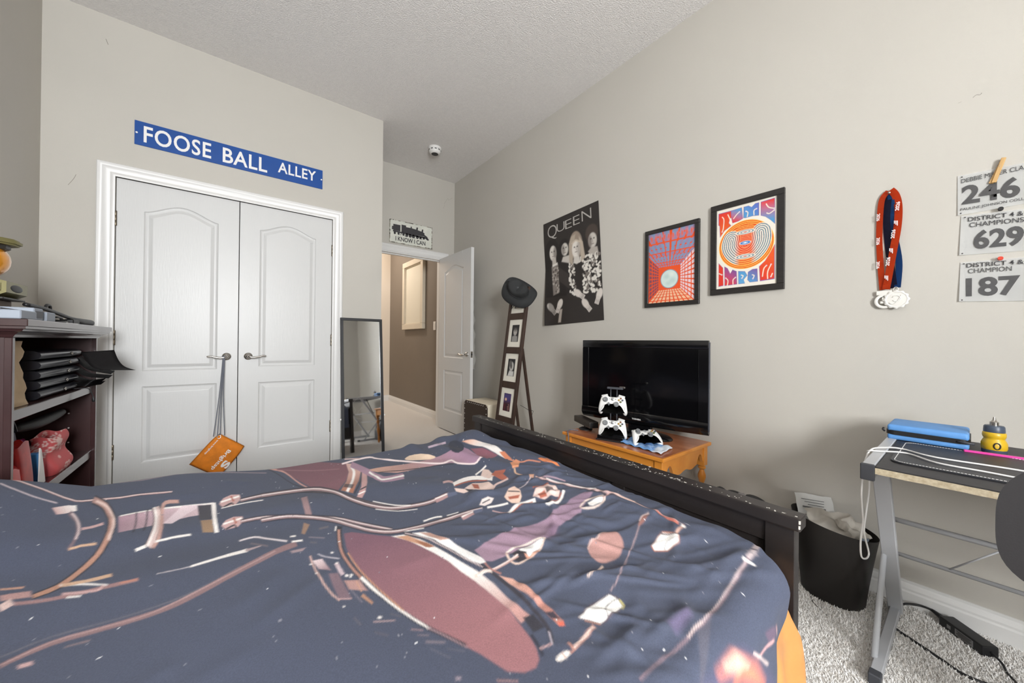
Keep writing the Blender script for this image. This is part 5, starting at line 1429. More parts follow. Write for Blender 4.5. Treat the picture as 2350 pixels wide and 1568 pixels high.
b1 = bib('white race bib 246 held by a clothespin, topmost of three', [(0.038, 1.677), (-0.20, 1.668), (-0.20, 1.532), (0.037, 1.528)], 0.001, 1)
wl(b1, 'DEBBIE MILLER CLA', 0.029, 1.646, 0.134, 0.0155, M_INKD, 0.0, 0.015)
wl(b1, '246', 0.028, 1.565, 0.126, 0.071, M_INK, 0.030, -0.055)
wl(b1, 'PAULINE JOHNSON COLL', 0.031, 1.5405, 0.136, 0.0115, M_INKD, 0.002, 0.0)
pinhole(b1, [(0.028, 1.669), (0.030, 1.534)])
b2 = bib('white race bib 629 hung slightly askew, middle of three', [(0.029, 1.524), (-0.20, 1.505), (-0.20, 1.362), (0.033, 1.378)], 0.002, 2)
wl(b2, 'DISTRICT 4 &', 0.013, 1.499, 0.118, 0.0155, M_INKD, 0.006, -0.075)
wl(b2, 'CHAMPIONS', 0.010, 1.477, 0.116, 0.0165, M_INKD, 0.0, -0.085)
wl(b2, '629', 0.0, 1.393, 0.106, 0.069, M_INK, 0.030, -0.05)
pinhole(b2, [(0.020, 1.516), (0.026, 1.383)])
b3 = bib('crinkled white race bib 187 with a red pin, lowest of three', [(0.030, 1.351), (-0.20, 1.343), (-0.20, 1.190), (0.033, 1.205)], 0.004, 3)
wl(b3, 'DISTRICT 4 &', 0.016, 1.329, 0.122, 0.0155, M_INKD, 0.006, -0.05)
wl(b3, 'CHAMPION', 0.012, 1.307, 0.094, 0.0165, M_INK, 0.0, -0.045)
wl(b3, '187', 0.017, 1.221, 0.116, 0.069, M_INK, 0.030, -0.035)
pinhole(b3, [(0.022, 1.344), (0.026, 1.210)])
for c, mt2, lb in (((-0.058, 1.524), M_BLACKP, 'black push pin holding the middle race bib'), ((-0.058, 1.349), M_RED, 'red push pin holding the lowest race bib')):
    bm = bm_new(); lathe(bm, [(0.006, -0.016), (0.0065, -0.014), (0.0035, -0.010), (0.0035, -0.006), (0.0065, -0.004), (0.0065, -0.003)], (W - 0.004, c[0], c[1]), 14, 'x')
    tag(obj('push_pin', bm, mt2, smooth=True, angle=40), lb, 'pin')
# clothespin: two legs and spring
cp = thing('clothespin', 'wooden clothespin gripping the top race bib', 'clothespin', (W - 0.01, -0.05, 1.66))
p0, p1 = Vector((W - 0.012, -0.064, 1.702)), Vector((W - 0.010, -0.040, 1.622))
for s_ in (-1, 1):
    bm = bm_new(); beam(bm, p0 + Vector((0.004 * s_, 0, 0)), p1 + Vector((0.002 * s_, 0.003 * s_, 0)), 0.011, 0.0055, (1, 0, 0), 0.001); obj('leg', bm, M_WOODP, cp)
bm = bm_new(); q_ = p0.lerp(p1, 0.38)
tube(bm, [q_ + Vector((0.006 * math.cos(a), 0.004 * math.sin(a), 0.0007 * a)) for a in np.linspace(0, 18, 60)], 0.0008, 5); obj('spring', bm, M_STEEL, cp, smooth=True)

# medals: ribbon loop and disc, two of them on one hook
M_RIBO = mat('ribbon_orange', (226, 72, 18), 0.5, bump=0.05, bscale=300)
M_RIBB = mat('ribbon_blue', (28, 78, 140), 0.5)
M_RIBN = mat('ribbon_navy', (32, 34, 62), 0.5)
M_SILV = mat('medal_silver', (230, 228, 222), 0.45, metal=0.15, bump=0.2, bscale=300)
def ribbon(pts, w_, tdir=(0, 1, 0)):
    """flat strip along pts with width along (roughly) tdir"""
    bm = bm_new(); prev = None
    P2 = smooth_pts(pts, 6)
    for i, p in enumerate(P2):
        t = (P2[min(i + 1, len(P2) - 1)] - P2[max(i - 1, 0)]).normalized()
        s_ = Vector((1, 0, 0)).cross(t)
        if s_.length < .05: s_ = Vector((0, 1, 0))
        s_.normalize()
        s_ = (s_ + Vector((0.25, 0, 0))).normalized()
        a, b = bm.verts.new(p + s_ * w_ / 2), bm.verts.new(p - s_ * w_ / 2)
        if prev: bm.faces.new((prev[0], prev[1], b, a))
        prev = (a, b)
    bmesh.ops.solidify(bm, geom=bm.faces[:], thickness=0.0008)
    return bm
hk = Vector((W - 0.012, 0.214, 1.672))
m1 = thing('medal', 'silver medal on an orange lettered ribbon', 'medal', (W - 0.01, 0.22, 1.2))
rl = obj('ribbon', ribbon([hk + Vector((0.002, 0.003, 0.006)), hk + Vector((0, 0.020, -0.02)), (W - 0.012, 0.240, 1.60), (W - 0.010, 0.243, 1.50), (W - 0.010, 0.240, 1.40), (W - 0.011, 0.232, 1.27)], 0.020), M_RIBO, m1, smooth=True)
rr3 = obj('ribbon', ribbon([hk + Vector((-0.002, -0.003, 0.008)), hk + Vector((-0.003, -0.018, -0.02)), (W - 0.016, 0.188, 1.60), (W - 0.020, 0.190, 1.52), (W - 0.022, 0.202, 1.42), (W - 0.020, 0.221, 1.27)], 0.024), M_RIBO, m1, smooth=True)
for s2, yy0, zz0, L_ in (('2026', 0.186, 1.585, 0.036), ('2026', 0.198, 1.475, 0.036), ('2026', 0.212, 1.365, 0.036)):
    lettering(s2, M_SIGNW, rr3, (W - 0.026, yy0, zz0), Vector((0, -0.10, 1)), Vector((0, 1, 0.10)), L_, 0.011, bold=0.02, lift=0)
for zz0, yy0 in ((1.535, 0.193), (1.425, 0.206), (1.315, 0.219)):      # small emblem blocks between the years
    for q in range(3):
        bm = bm_new(); obox(bm, (W - 0.026, yy0 - 0.003 + 0.004 * q, zz0 + 0.003 * q), (1, 0, 0), (0, 1, 0), (0, 0, 1), 0.0003, 0.0012, 0.010 - 0.002 * q); obj('emblem', bm, M_SIGNW, rr3)
for zz0 in (1.56, 1.46, 1.36):
    lettering('2026', M_SIGNW, rl, (W - 0.0175, 0.250, zz0 + 0.03), Vector((0, 0.03, -1)), Vector((0, -1, 0)), 0.03, 0.010, bold=0.02, lift=0)
bm = bm_new()
n = 36
RG = []
for x, r_ in ((.0115, .030), (.0155, .030), (.0165, .028), (.0165, .022), (.0155, .020), (.0115, .020)):
    RG.append([bm.verts.new((W - x, 0.226 + r_ * math.cos(2 * PI * k / n), 1.222 + r_ * math.sin(2 * PI * k / n))) for k in range(n)])
for q in range(6):
    P2, Q2 = RG[q], RG[(q + 1) % 6]
    for k in range(n): bm.faces.new((P2[k], P2[(k + 1) % n], Q2[(k + 1) % n], Q2[k]))
md = obj('disc', bm, M_SILV, m1, smooth=True, angle=40)
bm = bm_new(); box(bm, W - 0.016, W - 0.012, 0.205, 0.250, 1.248, 1.266, 0.001); obj('bar', bm, M_SILV, md)
bm = bm_new(); box(bm, W - 0.016, W - 0.013, 0.214, 0.238, 1.213, 1.222); box(bm, W - 0.016, W - 0.013, 0.219, 0.233, 1.222, 1.238); obj('relief', bm, M_SILV, md)
m2 = thing('medal', 'scalloped silver medal on a plain blue ribbon', 'medal', (W - 0.01, 0.2, 1.21))
obj('ribbon', ribbon([hk + Vector((0.004, -0.001, 0.004)), hk + Vector((0.003, 0.004, -0.03)), (W - 0.007, 0.222, 1.55), (W - 0.006, 0.214, 1.42), (W - 0.007, 0.200, 1.275)], 0.022), M_RIBN, m2, smooth=True)
obj('ribbon', ribbon([hk + Vector((0.001, -0.002, 0.004)), hk + Vector((0.001, -0.006, -0.05)), (W - 0.009, 0.200, 1.50), (W - 0.009, 0.186, 1.38), (W - 0.010, 0.190, 1.275)], 0.020), M_RIBB, m2, smooth=True)
bm = bm_new()
n = 60
ctr = (0.192, 1.226)
def scallop_ring(x, r_, s_): return [bm.verts.new((W - x, ctr[0] + (r_ + s_ * math.cos(k * 12 * 2 * PI / n)) * math.cos(2 * PI * k / n), ctr[1] + (r_ + s_ * math.cos(k * 12 * 2 * PI / n)) * math.sin(2 * PI * k / n))) for k in range(n)]
RG = [scallop_ring(*q) for q in ((.0165, .034, .002), (.0165, .036, .0022), (.0205, .036, .0022), (.0225, .031, .0005), (.0215, .028, 0), (.0218, .010, 0))]
for P2, Q2 in zip(RG[:-1], RG[1:]):
    for k in range(n): bm.faces.new((P2[k], P2[(k + 1) % n], Q2[(k + 1) % n], Q2[k]))
bm.faces.new(RG[0]); bm.faces.new(RG[-1])
dd_ = obj('disc', bm, M_SILV, m2)
bm = bm_new(); tube(bm, [(W - 0.0225, ctr[0] + 0.012 * math.cos(a), ctr[1] + 0.004 + 0.012 * math.sin(a)) for a in np.linspace(0.5, 5.6, 20)], 0.0018, 6); tube(bm, [(W - 0.0225, ctr[0] + 0.02 - 0.002 * k, ctr[1] - 0.018 + 0.002 * (k - 5) ** 2 * .12) for k in range(18)], 0.0018, 6); obj('relief', bm, M_SILV, dd_, smooth=True)
bm = bm_new(); tube(bm, [(W - 0.014 + 0.001 * math.cos(a), 0.194 + 0.007 * math.cos(a), 1.268 + 0.009 * math.sin(a)) for a in np.linspace(0, 2 * PI, 16)[:-1]], 0.0012, 6, closed=True); obj('ring', bm, M_SILV, dd_, smooth=True)
bm = bm_new(); lathe(bm, [(0.004, -0.022), (0.005, -0.020), (0.002, -0.016), (0.002, -0.001)], (W, hk.y, hk.z - 0.004), 10, 'x'); tag(obj('wall_hook', bm, M_STEEL, smooth=True), 'small nail hook carrying the medal ribbons', 'hook')

# scuffs on the paint
M_SCUFF = mat('wall_scuff', (150, 144, 134), 0.8)
M_SCUFFD = mat('wall_scuff_dark', (120, 114, 104), 0.8)
def scuff(pts, r_, mt2, lb):
    bm = bm_new(); tube(bm, smooth_pts(pts, 4), r_, 5); o = obj('scuff_mark', bm, mt2); return tag(o, lb, 'scuff mark')
scuff([(W, 0.004, 1.956), (W, -0.004, 1.962), (W, -0.012, 1.958), (W, -0.016, 1.963)], 0.0007, M_SCUFFD, 'dark smudge on the right wall high above the race bibs')
scuff([(W, 0.038, 1.953), (W, 0.030, 1.955)], 0.0006, M_SCUFF, 'faint smudge on the right wall between poster and bibs')
scuff([(2.00, A, 2.72), (2.05, A, 2.80), (2.06, A, 2.78), (2.11, A, 2.82)], 0.0012, M_SCUFF, 'crooked scratch on the alcove wall under the ceiling')
scuff([(1.99, A, 2.66), (2.01, A, 2.71)], 0.001, M_SCUFF, 'short scratch on the alcove wall by the corner')
scuff([(-0.78, D, 1.93), (-0.76, D, 1.97), (-0.75, D, 2.0)], 0.0012, M_SCUFF, 'pale scratch on the closet wall left of the casing')
scuff([(-0.64, D, 2.86), (-0.63, D, 2.83)], 0.0012, M_SCUFFD, 'dark tick on the closet wall near the ceiling')

# orange lettered pouch on its cord
M_POUCH = mat('orange_pouch_cloth', (214, 122, 16), 0.75, var=0.12, vscale=26, bump=0.2, bscale=200)
M_CORDG = mat('cord_grey', (104, 108, 118), 0.7, bump=0.3, bscale=600)
pc = thing('cord_pouch', 'orange cloth pouch with white lettering hung from the closet lever', 'pouch', (-0.07, D - 0.05, 0.12))
Yp_ = D - 0.050
ctr = Vector((-0.082, Yp_, 0.235)); ang = math.radians(-38)
ax_, ay_ = Vector((math.cos(ang), 0, math.sin(ang))), Vector((-math.sin(ang), 0, math.cos(ang)))
bm = bm_new()
n, k = 16, 16
hw, hh_ = 0.098, 0.120
for side in (1, -1):
    rows = []
    for j in range(k + 1):
        v = j / k * 2 - 1
        row = []
        for i in range(n + 1):
            u = i / n * 2 - 1
            pinch = 1 - 0.10 * max(0, v) ** 3
            th = 0.011 * (1 - u ** 6) * (1 - v ** 6) * (1 + .25 * math.sin(4 * u + 2 * v))
            p = ctr + ax_ * (u * hw * pinch) + ay_ * (v * hh_) + Vector((0, -side * th, 0))
            row.append(bm.verts.new(p))
        rows.append(row)
    for A_, B_ in zip(rows[:-1], rows[1:]):
        for i in range(n):
            bm.faces.new((A_[i], A_[i + 1], B_[i + 1], B_[i]))
bmesh.ops.remove_doubles(bm, verts=bm.verts[:], dist=0.0004)
pch = obj('pouch', bm, M_POUCH, pc, smooth=True)
def bag_text(s, u, v, w_, h_, bold=.01):
    lettering(s, M_SIGNW, pch, ctr + ax_ * u + ay_ * v + Vector((0, -0.0165, 0)), -ay_, ax_, w_, h_, bold=bold, lift=0)
bag_text('Brightsp', 0.012, 0.060, 0.150, 0.030, .02)
bag_text('www.brightsp', -0.078, 0.085, 0.110, 0.014)
bag_text('S', 0.050, -0.005, 0.05, 0.045, .05)
bm = bm_new()
top = Vector((-0.062, FY - 0.051, 0.908))
eye = ctr + ay_ * (hh_ * 0.86) - ax_ * (hw * 0.80)
for k_, (dx0, dx1) in enumerate(((-0.004, -0.030), (0.0, -0.010), (0.003, 0.006), (0.006, 0.030))):
    tube(bm, smooth_pts([top + Vector((dx0, -0.002, 0.012)), top + Vector((dx0, -0.006, -0.02)), top.lerp(eye, .5) + Vector((dx1 * .4, -0.004, 0)), eye + Vector((dx1, -0.008, 0.005))], 5), 0.0028, 6)
obj('cord', bm, M_CORDG, pc, smooth=True)
bm = bm_new(); tube(bm, [eye + Vector((0.010 * math.cos(a), -0.012 + .002 * math.sin(a), 0.012 * math.sin(a))) for a in np.linspace(0, 2 * PI, 14)[:-1]], 0.0022, 6, closed=True); obj('eyelet', bm, M_STEEL, pc, smooth=True)

# leaning mirror
M_MIRF = mat('mirror_frame_black', (38, 39, 42), 0.4)
M_GLASS = mat('mirror_silver', (214, 216, 218), 0.03, metal=1.0)
mr_ = thing('floor_mirror', 'tall narrow black-framed mirror leaning on the wall beside the closet', 'mirror', (0.85, 3.1, 0))
mx0, mx1, b0, t0 = 0.684, 1.022, Vector((0, 3.085, 0.001)), Vector((0, 3.205, 1.226))
md_ = (t0 - b0); mL = md_.length; md_.normalize(); mn_ = Vector((0, -md_.z, md_.y))
def mp_(x, s_, d_): return Vector((x, 0, 0)) + b0 + md_ * s_ + mn_ * d_
def mbar(x0, x1, s0, s1, d0=0.0, d1=0.016):
    bm = bm_new(); obox(bm, mp_((x0 + x1) / 2, (s0 + s1) / 2, (d0 + d1) / 2), (1, 0, 0), md_, mn_, (x1 - x0) / 2, (s1 - s0) / 2, (d1 - d0) / 2, 0.0015); return bm
for a in ((mx0, mx1, mL - .022, mL), (mx0, mx1, 0, .022), (mx0, mx0 + .022, .022, mL - .022), (mx1 - .022, mx1, .022, mL - .022)):
    obj('frame_bar', mbar(*a), M_MIRF, mr_)
obj('glass', mbar(mx0 + .02, mx1 - .02, .02, mL - .02, 0.002, 0.008), M_GLASS, mr_)
for x in (mx0 - 0.005, mx1 + 0.005):
    bm = bm_new(); lathe(bm, [(0.006, -0.006), (0.0075, 0), (0.006, 0.006)], mp_(x, 0.40, 0.006), 10, 'x'); obj('wall_clip', bm, M_WHITEP, mr_)

# hall: cream framed picture and switch
M_CREAM = mat('cream_frame', (206, 196, 178), 0.45, var=.03, vscale=6)
M_MATB = mat('pale_canvas', (214, 208, 192), 0.6)
hp = thing('hall_picture', 'tall cream-framed panel on the dark hall wall', 'picture', (HX, 5.2, 1.22))
ya, yb, za, zb = 4.80, 5.58, 1.222, 2.27
for a in ((ya, yb, zb - .08, zb), (ya, yb, za, za + .08), (ya, ya + .08, za + .08, zb - .08), (yb - .08, yb, za + .08, zb - .08)):
    bm = bm_new(); box(bm, HX - .05, HX - .003, *a, 0.006, 2); obj('frame_bar', bm, M_CREAM, hp)
for a in ((ya + .08, yb - .08, zb - .092, zb - .08), (ya + .08, yb - .08, za + .08, za + .092), (ya + .08, ya + .092, za + .092, zb - .092), (yb - .092, yb - .08, za + .092, zb - .092)):
    bm = bm_new(); box(bm, HX - .036, HX - .012, *a, 0.002); obj('inner_bead', bm, M_CREAM, hp)
bm = bm_new(); box(bm, HX - .022, HX - .006, ya + .085, yb - .085, za + .085, zb - .085); obj('panel', bm, M_MATB, hp)
sw = thing('light_switch', 'white light switch plate on the dark hall wall', 'switch', (HX, 4.49, 1.25))
bm = bm_new(); box(bm, HX - .007, HX - .001, 4.455, 4.527, 1.195, 1.312, 0.002); obj('plate', bm, M_WHITEP, sw)
bm = bm_new(); box(bm, HX - .011, HX - .006, 4.475, 4.507, 1.222, 1.285, 0.002); obj('rocker', bm, M_WHITEP, sw)
# shirt behind the open door
bm = bm_new(); rows = []
for j in range(25):
    z = 1.44 - j * 0.029
    row = []
    for i in range(13):
        y = 3.235 + i * 0.028 + 0.010 * math.sin(j * 0.9)
        x = 1.986 + 0.008 + (0.030 * j / 24 + 0.008 * math.sin(j * 1.3)) * (1 - i / 12) ** 1.0 + 0.006 * math.sin(i * 1.7)
        row.append(bm.verts.new((x, y, z)))
    rows.append(row)
for A_, B_ in zip(rows[:-1], rows[1:]):
    for i in range(12): bm.faces.new((A_[i], A_[i + 1], B_[i + 1], B_[i]))
bmesh.ops.solidify(bm, geom=bm.faces[:], thickness=0.002)
tag(obj('shirt', bm, M_CURT, smooth=True), 'white shirt hanging behind the open bedroom door', 'shirt')

# ------------------------------------------------------------------ television corner
M_PINE = mat('honey_pine', (196, 120, 40), 0.32, rgb2=(214, 142, 58), vscale=10, stretch=(1, 0.12, 1), bump=0.08, bscale=60, coat=0.3)
M_PINET = mat('worn_pine_top', (150, 82, 50), 0.28, rgb2=(186, 122, 84), vscale=16, stretch=(1, 0.3, 1), coat=0.3)
tb = thing('side_table', 'honey pine side table with turned legs and scalloped ends', 'table', (1.85, 1.22, 0))
tx0, tx1, ty0, ty1, TZ = 1.602, 2.110, 0.893, 1.552, 0.49
bm = bm_new(); box(bm, tx0, tx1, ty0, ty1, TZ - 0.018, TZ, 0.004, 2); topo = obj('top', bm, M_PINE, tb)
bm = bm_new(); box(bm, tx0 + .010, tx1 - .010, ty0 + .010, ty1 - .010, TZ - 0.001, TZ + 0.0006); obj('top_board', bm, M_PINET, topo)
lg = 0.042
prof = [(0.010, 0.0), (0.014, 0.02), (0.016, 0.05), (0.012, 0.075), (0.016, 0.085), (0.012, 0.095), (0.013, 0.12), (0.019, 0.17), (0.021, 0.20), (0.016, 0.225), (0.013, 0.235), (0.019, 0.245), (0.019, 0.255), (0.012, 0.262),
        (0.016, 0.275), (0.021, 0.295), (0.020, 0.310), (0.013, 0.330), (0.012, 0.338), (0.020, 0.345), (0.020, 0.352), (0.013, 0.358), (0.015, 0.362)]
for x in (tx0 + .016, tx1 - .016 - lg):
    for y in (ty0 + .014, ty1 - .014 - lg):
        bm = bm_new(); box(bm, x, x + lg, y, y + lg, 0.362, TZ - 0.018, 0.002)
        lathe(bm, prof, (x + lg / 2, y + lg / 2, 0), 18)
        obj('leg', bm, M_PINE, tb, smooth=True, angle=35)
# scalloped end aprons
def scallop(n=40):
    pts = [(0, 0.115), (0, 0.0)]
    pts = []
    L_ = tx1 - tx0 - 2 * (.016 + lg) + 0.01
    low = []
    for i in range(n + 1):
        u = i / n
        a = abs(u - 0.5) * 2
        z = 0.012 + 0.05 * (a > 0.62) * math.sin(PI * min(1, (a - 0.62) / 0.34)) ** 0.7 if a > 0.62 and a < .96 else (0.0 if a >= .96 else 0.006 - 0.006 * math.cos(a / 0.62 * PI * 2) * -1 - 0.0)
        low.append((u * L_, 0.372 + max(0, z) + 0.0))
    return [(0, TZ - 0.018)] + low + [(L_, TZ - 0.018)]
for y in (ty0 + .020, ty1 - .020 - .016):
    bm = bm_new()
    pl = scallop()
    prism(bm, pl, (tx0 + .016 + lg - .005, y + .016, 0), (1, 0, 0), (0, 0, 1), 0.016)
    obj('apron', bm, M_PINE, tb)
for x in (tx0 + .022, tx1 - .022 - .016):
    bm = bm_new(); box(bm, x, x + .016, ty0 + .014 + lg - .003, ty1 - .014 - lg + .003, 0.392, TZ - 0.018, 0.001); obj('apron', bm, M_PINE, tb)

# television
M_SCREEN = mat('tv_screen', (9, 9, 11), 0.10, spec=0.35)
tvL, tvR = Vector((1.824, 1.586, 0)), Vector((1.943, 0.84, 0))
td = (tvR - tvL).normalized(); tn = Vector((td.y, -td.x, 0)); TW = (tvR - tvL).length
tv = thing('television', 'flat black television with a wide glossy bezel on the pine table', 'television', ((tvL + tvR) / 2 - tn * 0.03)[:2] + (TZ,))
def tvp(u, z, d_): return tvL + td * u + Vector((0, 0, z)) + tn * d_
z0t, z1t = 0.558, 1.056
def tvbox(u0, u1, za_, zb_, d0, d1, bev=0.0, seg=1):
    bm = bm_new(); obox(bm, tvp((u0 + u1) / 2, (za_ + zb_) / 2, (d0 + d1) / 2), td, Vector((0, 0, 1)), tn, (u1 - u0) / 2, (zb_ - za_) / 2, (d1 - d0) / 2, bev, seg); return bm
obj('back_shell', tvbox(0.02, TW - .02, z0t + .03, z1t - .01, -0.075, -0.018, 0.015, 3), M_BLACKP, tv, smooth=True, angle=50)
obj('bezel', tvbox(0, TW, 1.010, z1t, -0.022, 0.002, 0.004, 2), M_GLOSSBLK, tv, smooth=True, angle=50)
for u0, u1 in ((0, .0455), (.706, TW)):
    obj('bezel', tvbox(u0, u1, .626, 1.010, -0.022, 0.002, 0.002, 1), M_GLOSSBLK, tv)
# lower bezel bulges forward and curves under
bm = bm_new(); rows = []
for i in range(25):
    u = TW * i / 24
    droop = 0.010 * (1 - (2 * i / 24 - 1) ** 2)
    rows.append([bm.verts.new(tvp(u, z, d_)) for z, d_ in ((.626, .002), (.610, .006), (.590 - droop * .4, .007), (.572 - droop * .7, -.002), (z0t - droop * .6, -.016), (z0t + .004, -.03), (.626, -.022))])
for A_, B_ in zip(rows[:-1], rows[1:]):
    for k in range(7): bm.faces.new((A_[k], A_[(k + 1) % 7], B_[(k + 1) % 7], B_[k]))
bm.faces.new(rows[0]); bm.faces.new(rows[-1])
lb_ = obj('lower_bezel', bm, M_GLOSSBLK, tv, smooth=True, angle=50)
obj('screen', tvbox(.044, .707, .625, 1.011, -.012, -.004), M_SCREEN, tv)
obj('screen_trim', tvbox(.045, .707, .6225, .6265, -.006, .0028), M_STEEL, tv)
lettering('TOSHIBA', M_SIGNW, lb_, tvp(.347, .5855, .0085), td, UZ, .055, .0095, bold=.02, lift=0.0)
obj('side_trim', tvbox(TW - .001, TW + .004, z0t + .02, z1t - .01, -.02, -.002, .001), mat('tv_side_grey', (70, 72, 80), .3), tv)
sc_ = tvp(TW / 2, 0, -.03)
bm = bm_new()
for (r_, z), nxt in zip([(1.0, TZ), (1.0, TZ + .006), (.93, TZ + .016), (.6, TZ + .026), (.2, TZ + .032)], range(5)):
    ring = [bm.verts.new(Vector((sc_.x, sc_.y, z)) + td * (.19 * r_ * math.cos(2 * PI * k / 40)) + tn * (.100 * r_ * math.sin(2 * PI * k / 40))) for k in range(40)]
    if nxt:
        for k in range(40): bm.faces.new((pr_[k], pr_[(k + 1) % 40], ring[(k + 1) % 40], ring[k]))
    else:
        bm.faces.new(ring)
    pr_ = ring
bm.faces.new(pr_)
obj('stand', bm, M_GLOSSBLK, tv, smooth=True, angle=50)
obj('neck', tvbox(TW / 2 - .07, TW / 2 + .07, TZ + .02, .60, -.055, -.022, .006, 2), M_GLOSSBLK, tv)

# game controllers
M_CTRL = mat('controller_white', (232, 231, 228), 0.35)
M_CGREY = mat('controller_grey', (120, 122, 124), 0.4)
M_BTN = [mat('button_' + n_, c, 0.3) for n_, c in (('green', (96, 104, 62)), ('amber', (176, 140, 58)), ('blue', (70, 78, 92)), ('red', (128, 88, 62)))]
def controller_parts(root):
    half = [(0.0, 0.036), (0.020, 0.036), (0.030, 0.042), (0.050, 0.044), (0.064, 0.034), (0.071, 0.012), (0.077, -0.020), (0.079, -0.046), (0.072, -0.060), (0.060, -0.058), (0.048, -0.038), (0.036, -0.022), (0.018, -0.017), (0.0, -0.016)]
    full = half + [(-x, y) for x, y in reversed(half[1:-1])]
    ol = [(p.x, p.y) for p in smooth_pts([(x, y, 0) for x, y in full], 3, True)]
    ol = ol[::-1]
    def bend(x, y, z):
        g = max(0, -0.005 - y) / 0.055
        return (x, y, z - 0.022 * g * g)
    bm = bm_new(); prev = None
    for ins, z in ((.009, -.017), (.003, -.012), (0, -.003), (.001, .005), (.005, .011), (.011, .0145)):
        pl = inset(ol, ins) if ins else ol
        ring = [bm.verts.new(bend(x, y, z)) for x, y in pl]
        if prev:
            for k in range(len(ring)): bm.faces.new((prev[k], prev[(k + 1) % len(ring)], ring[(k + 1) % len(ring)], ring[k]))
        else:
            bm.faces.new(ring)
        prev = ring
    bm.faces.new(prev)
    obj('shell', bm, M_CTRL, root, smooth=True, angle=60, world=False)
    def stick(x, y):
        bm = bm_new(); lathe(bm, [(0.0145, .012), (0.0145, .0155), (0.012, .016), (0.007, .0165), (0.007, .021), (0.0105, .0225), (0.0115, .026), (0.0105, .028), (0.007, .0275)], (x, y, 0), 20)
        obj('thumbstick', bm, M_CGREY, root, smooth=True, angle=40, world=False)
    stick(-0.040, 0.018); stick(0.020, -0.006)
    bm = bm_new(); box(bm, -.029, -.011, -.009, -.003, .013, .0185, .001); box(bm, -.023, -.017, -.015, .003, .013, .0185, .001); obj('direction_pad', bm, M_CGREY, root, world=False)
    for mt2, (x, y) in zip(M_BTN, ((.044, .008), (.034, .018), (.054, .018), (.044, .028))):
        bm = bm_new(); lathe(bm, [(.0052, .012), (.0052, .0175), (.0042, .0192), (.001, .0196)], (x, y, 0), 12); obj('button', bm, mt2, root, smooth=True, angle=40, world=False)
    bm = bm_new(); lathe(bm, [(.009, .013), (.009, .0160), (.0075, .0172), (.002, .0176)], (0, .022, 0), 18); obj('guide_button', bm, mat('guide_silver', (176, 178, 180), .25, metal=.6), root, smooth=True, angle=40, world=False)
    for x in (-.016, .016):
        bm = bm_new(); box(bm, x - .003, x + .003, .0205, .0235, .013, .0165, .0008); obj('menu_button', bm, M_CGREY, root, world=False)
    bm = bm_new(); box(bm, -.022, .022, -.012, .016, -.022, -.012, .004, 2); obj('battery_pack', bm, M_CTRL, root, smooth=True, angle=50, world=False)
    for s_ in (-1, 1):
        bm = bm_new(); obox(bm, (s_ * .047, .0425, -.003), (1, -.25 * s_, 0), (.25 * s_, 1, 0), (0, 0, 1), .017, .005, .006, .002, 2); obj('bumper', bm, mat('bumper_grey', (206, 206, 204), .35), root, smooth=True, angle=50, world=False)
def euler_from(xa, za):
    xa, za = Vector(xa).normalized(), Vector(za).normalized()
    ya = za.cross(xa).normalized(); xa = ya.cross(za).normalized()
    return Matrix((xa, ya, za)).transposed().to_euler()
cN = Vector((-0.83, -0.46, 0.30)); cX = Vector((0.46, -0.83, 0.0)) 
ctl = thing('game_controller', 'white game controller on the upper cradle of the stand', 'game controller', (1.690, 1.245, 0.697), group='white game controllers')
controller_parts(ctl)
ctl.rotation_euler = euler_from(cX, cN)
dup(ctl, (1.690, 1.245, 0.565), euler_from(cX, cN), 'white game controller on the lower cradle of the stand')
dup(ctl, (1.770, 1.088, 0.534), euler_from((0.80, -0.60, 0.0), (-0.33, -0.42, 1.0)), 'white game controller lying on the blue cloth')

# two-tier controller stand
cs = thing('controller_stand', 'black ribbed base with thin posts holding two controllers', 'controller stand', (1.70, 1.25, TZ))
da = Vector((0.31, -0.95, 0)).normalized(); db = Vector((-0.95, -0.31, 0))
cc_ = Vector((1.690, 1.250, TZ))
for k in range(3):
    bm = bm_new(); obox(bm, cc_ + db * (0.030 - k * 0.024) + Vector((0, 0, .014 + .004 * k)), da, db, (0, 0, 1), .072, .010, .0135 + .003 * k, .004, 2); obj('base_rib', bm, M_GLOSSBLK, cs, smooth=True, angle=50)
bm = bm_new(); obox(bm, cc_ + Vector((0, 0, .004)), da, db, (0, 0, 1), .078, .045, .004, .002); obj('base_plate', bm, M_BLACKP, cs)
M_SMOKE = mat('smoked_post', (92, 94, 100), .25, metal=.4)
bk = cc_ - db * 0.030
for s_ in (-1, 1):
    bm = bm_new(); tube(bm, [bk + da * (.018 * s_), bk + da * (.018 * s_) + Vector((0, 0, .285))], .0032, 8); obj('post', bm, M_SMOKE, cs, smooth=True)
for z in (.055, .19):
    bm = bm_new(); obox(bm, bk + db * 0.018 + Vector((0, 0, z)), da, db, (0, 0, 1), .028, .020, .004, .0015); obj('cradle', bm, M_BLACKP, cs)
bm = bm_new(); obox(bm, bk + da * .008 + Vector((0, 0, .290)), da, db, (0, 0, 1), .045, .012, .006, .003, 2); obj('top_bracket', bm, M_SMOKE, cs)
bm = bm_new(); obox(bm, bk + da * .050 + Vector((0, 0, .297)), da, db, (0, 0, 1), .016, .010, .005, .002, 2); obj('bracket_clip', bm, M_STEEL, cs)

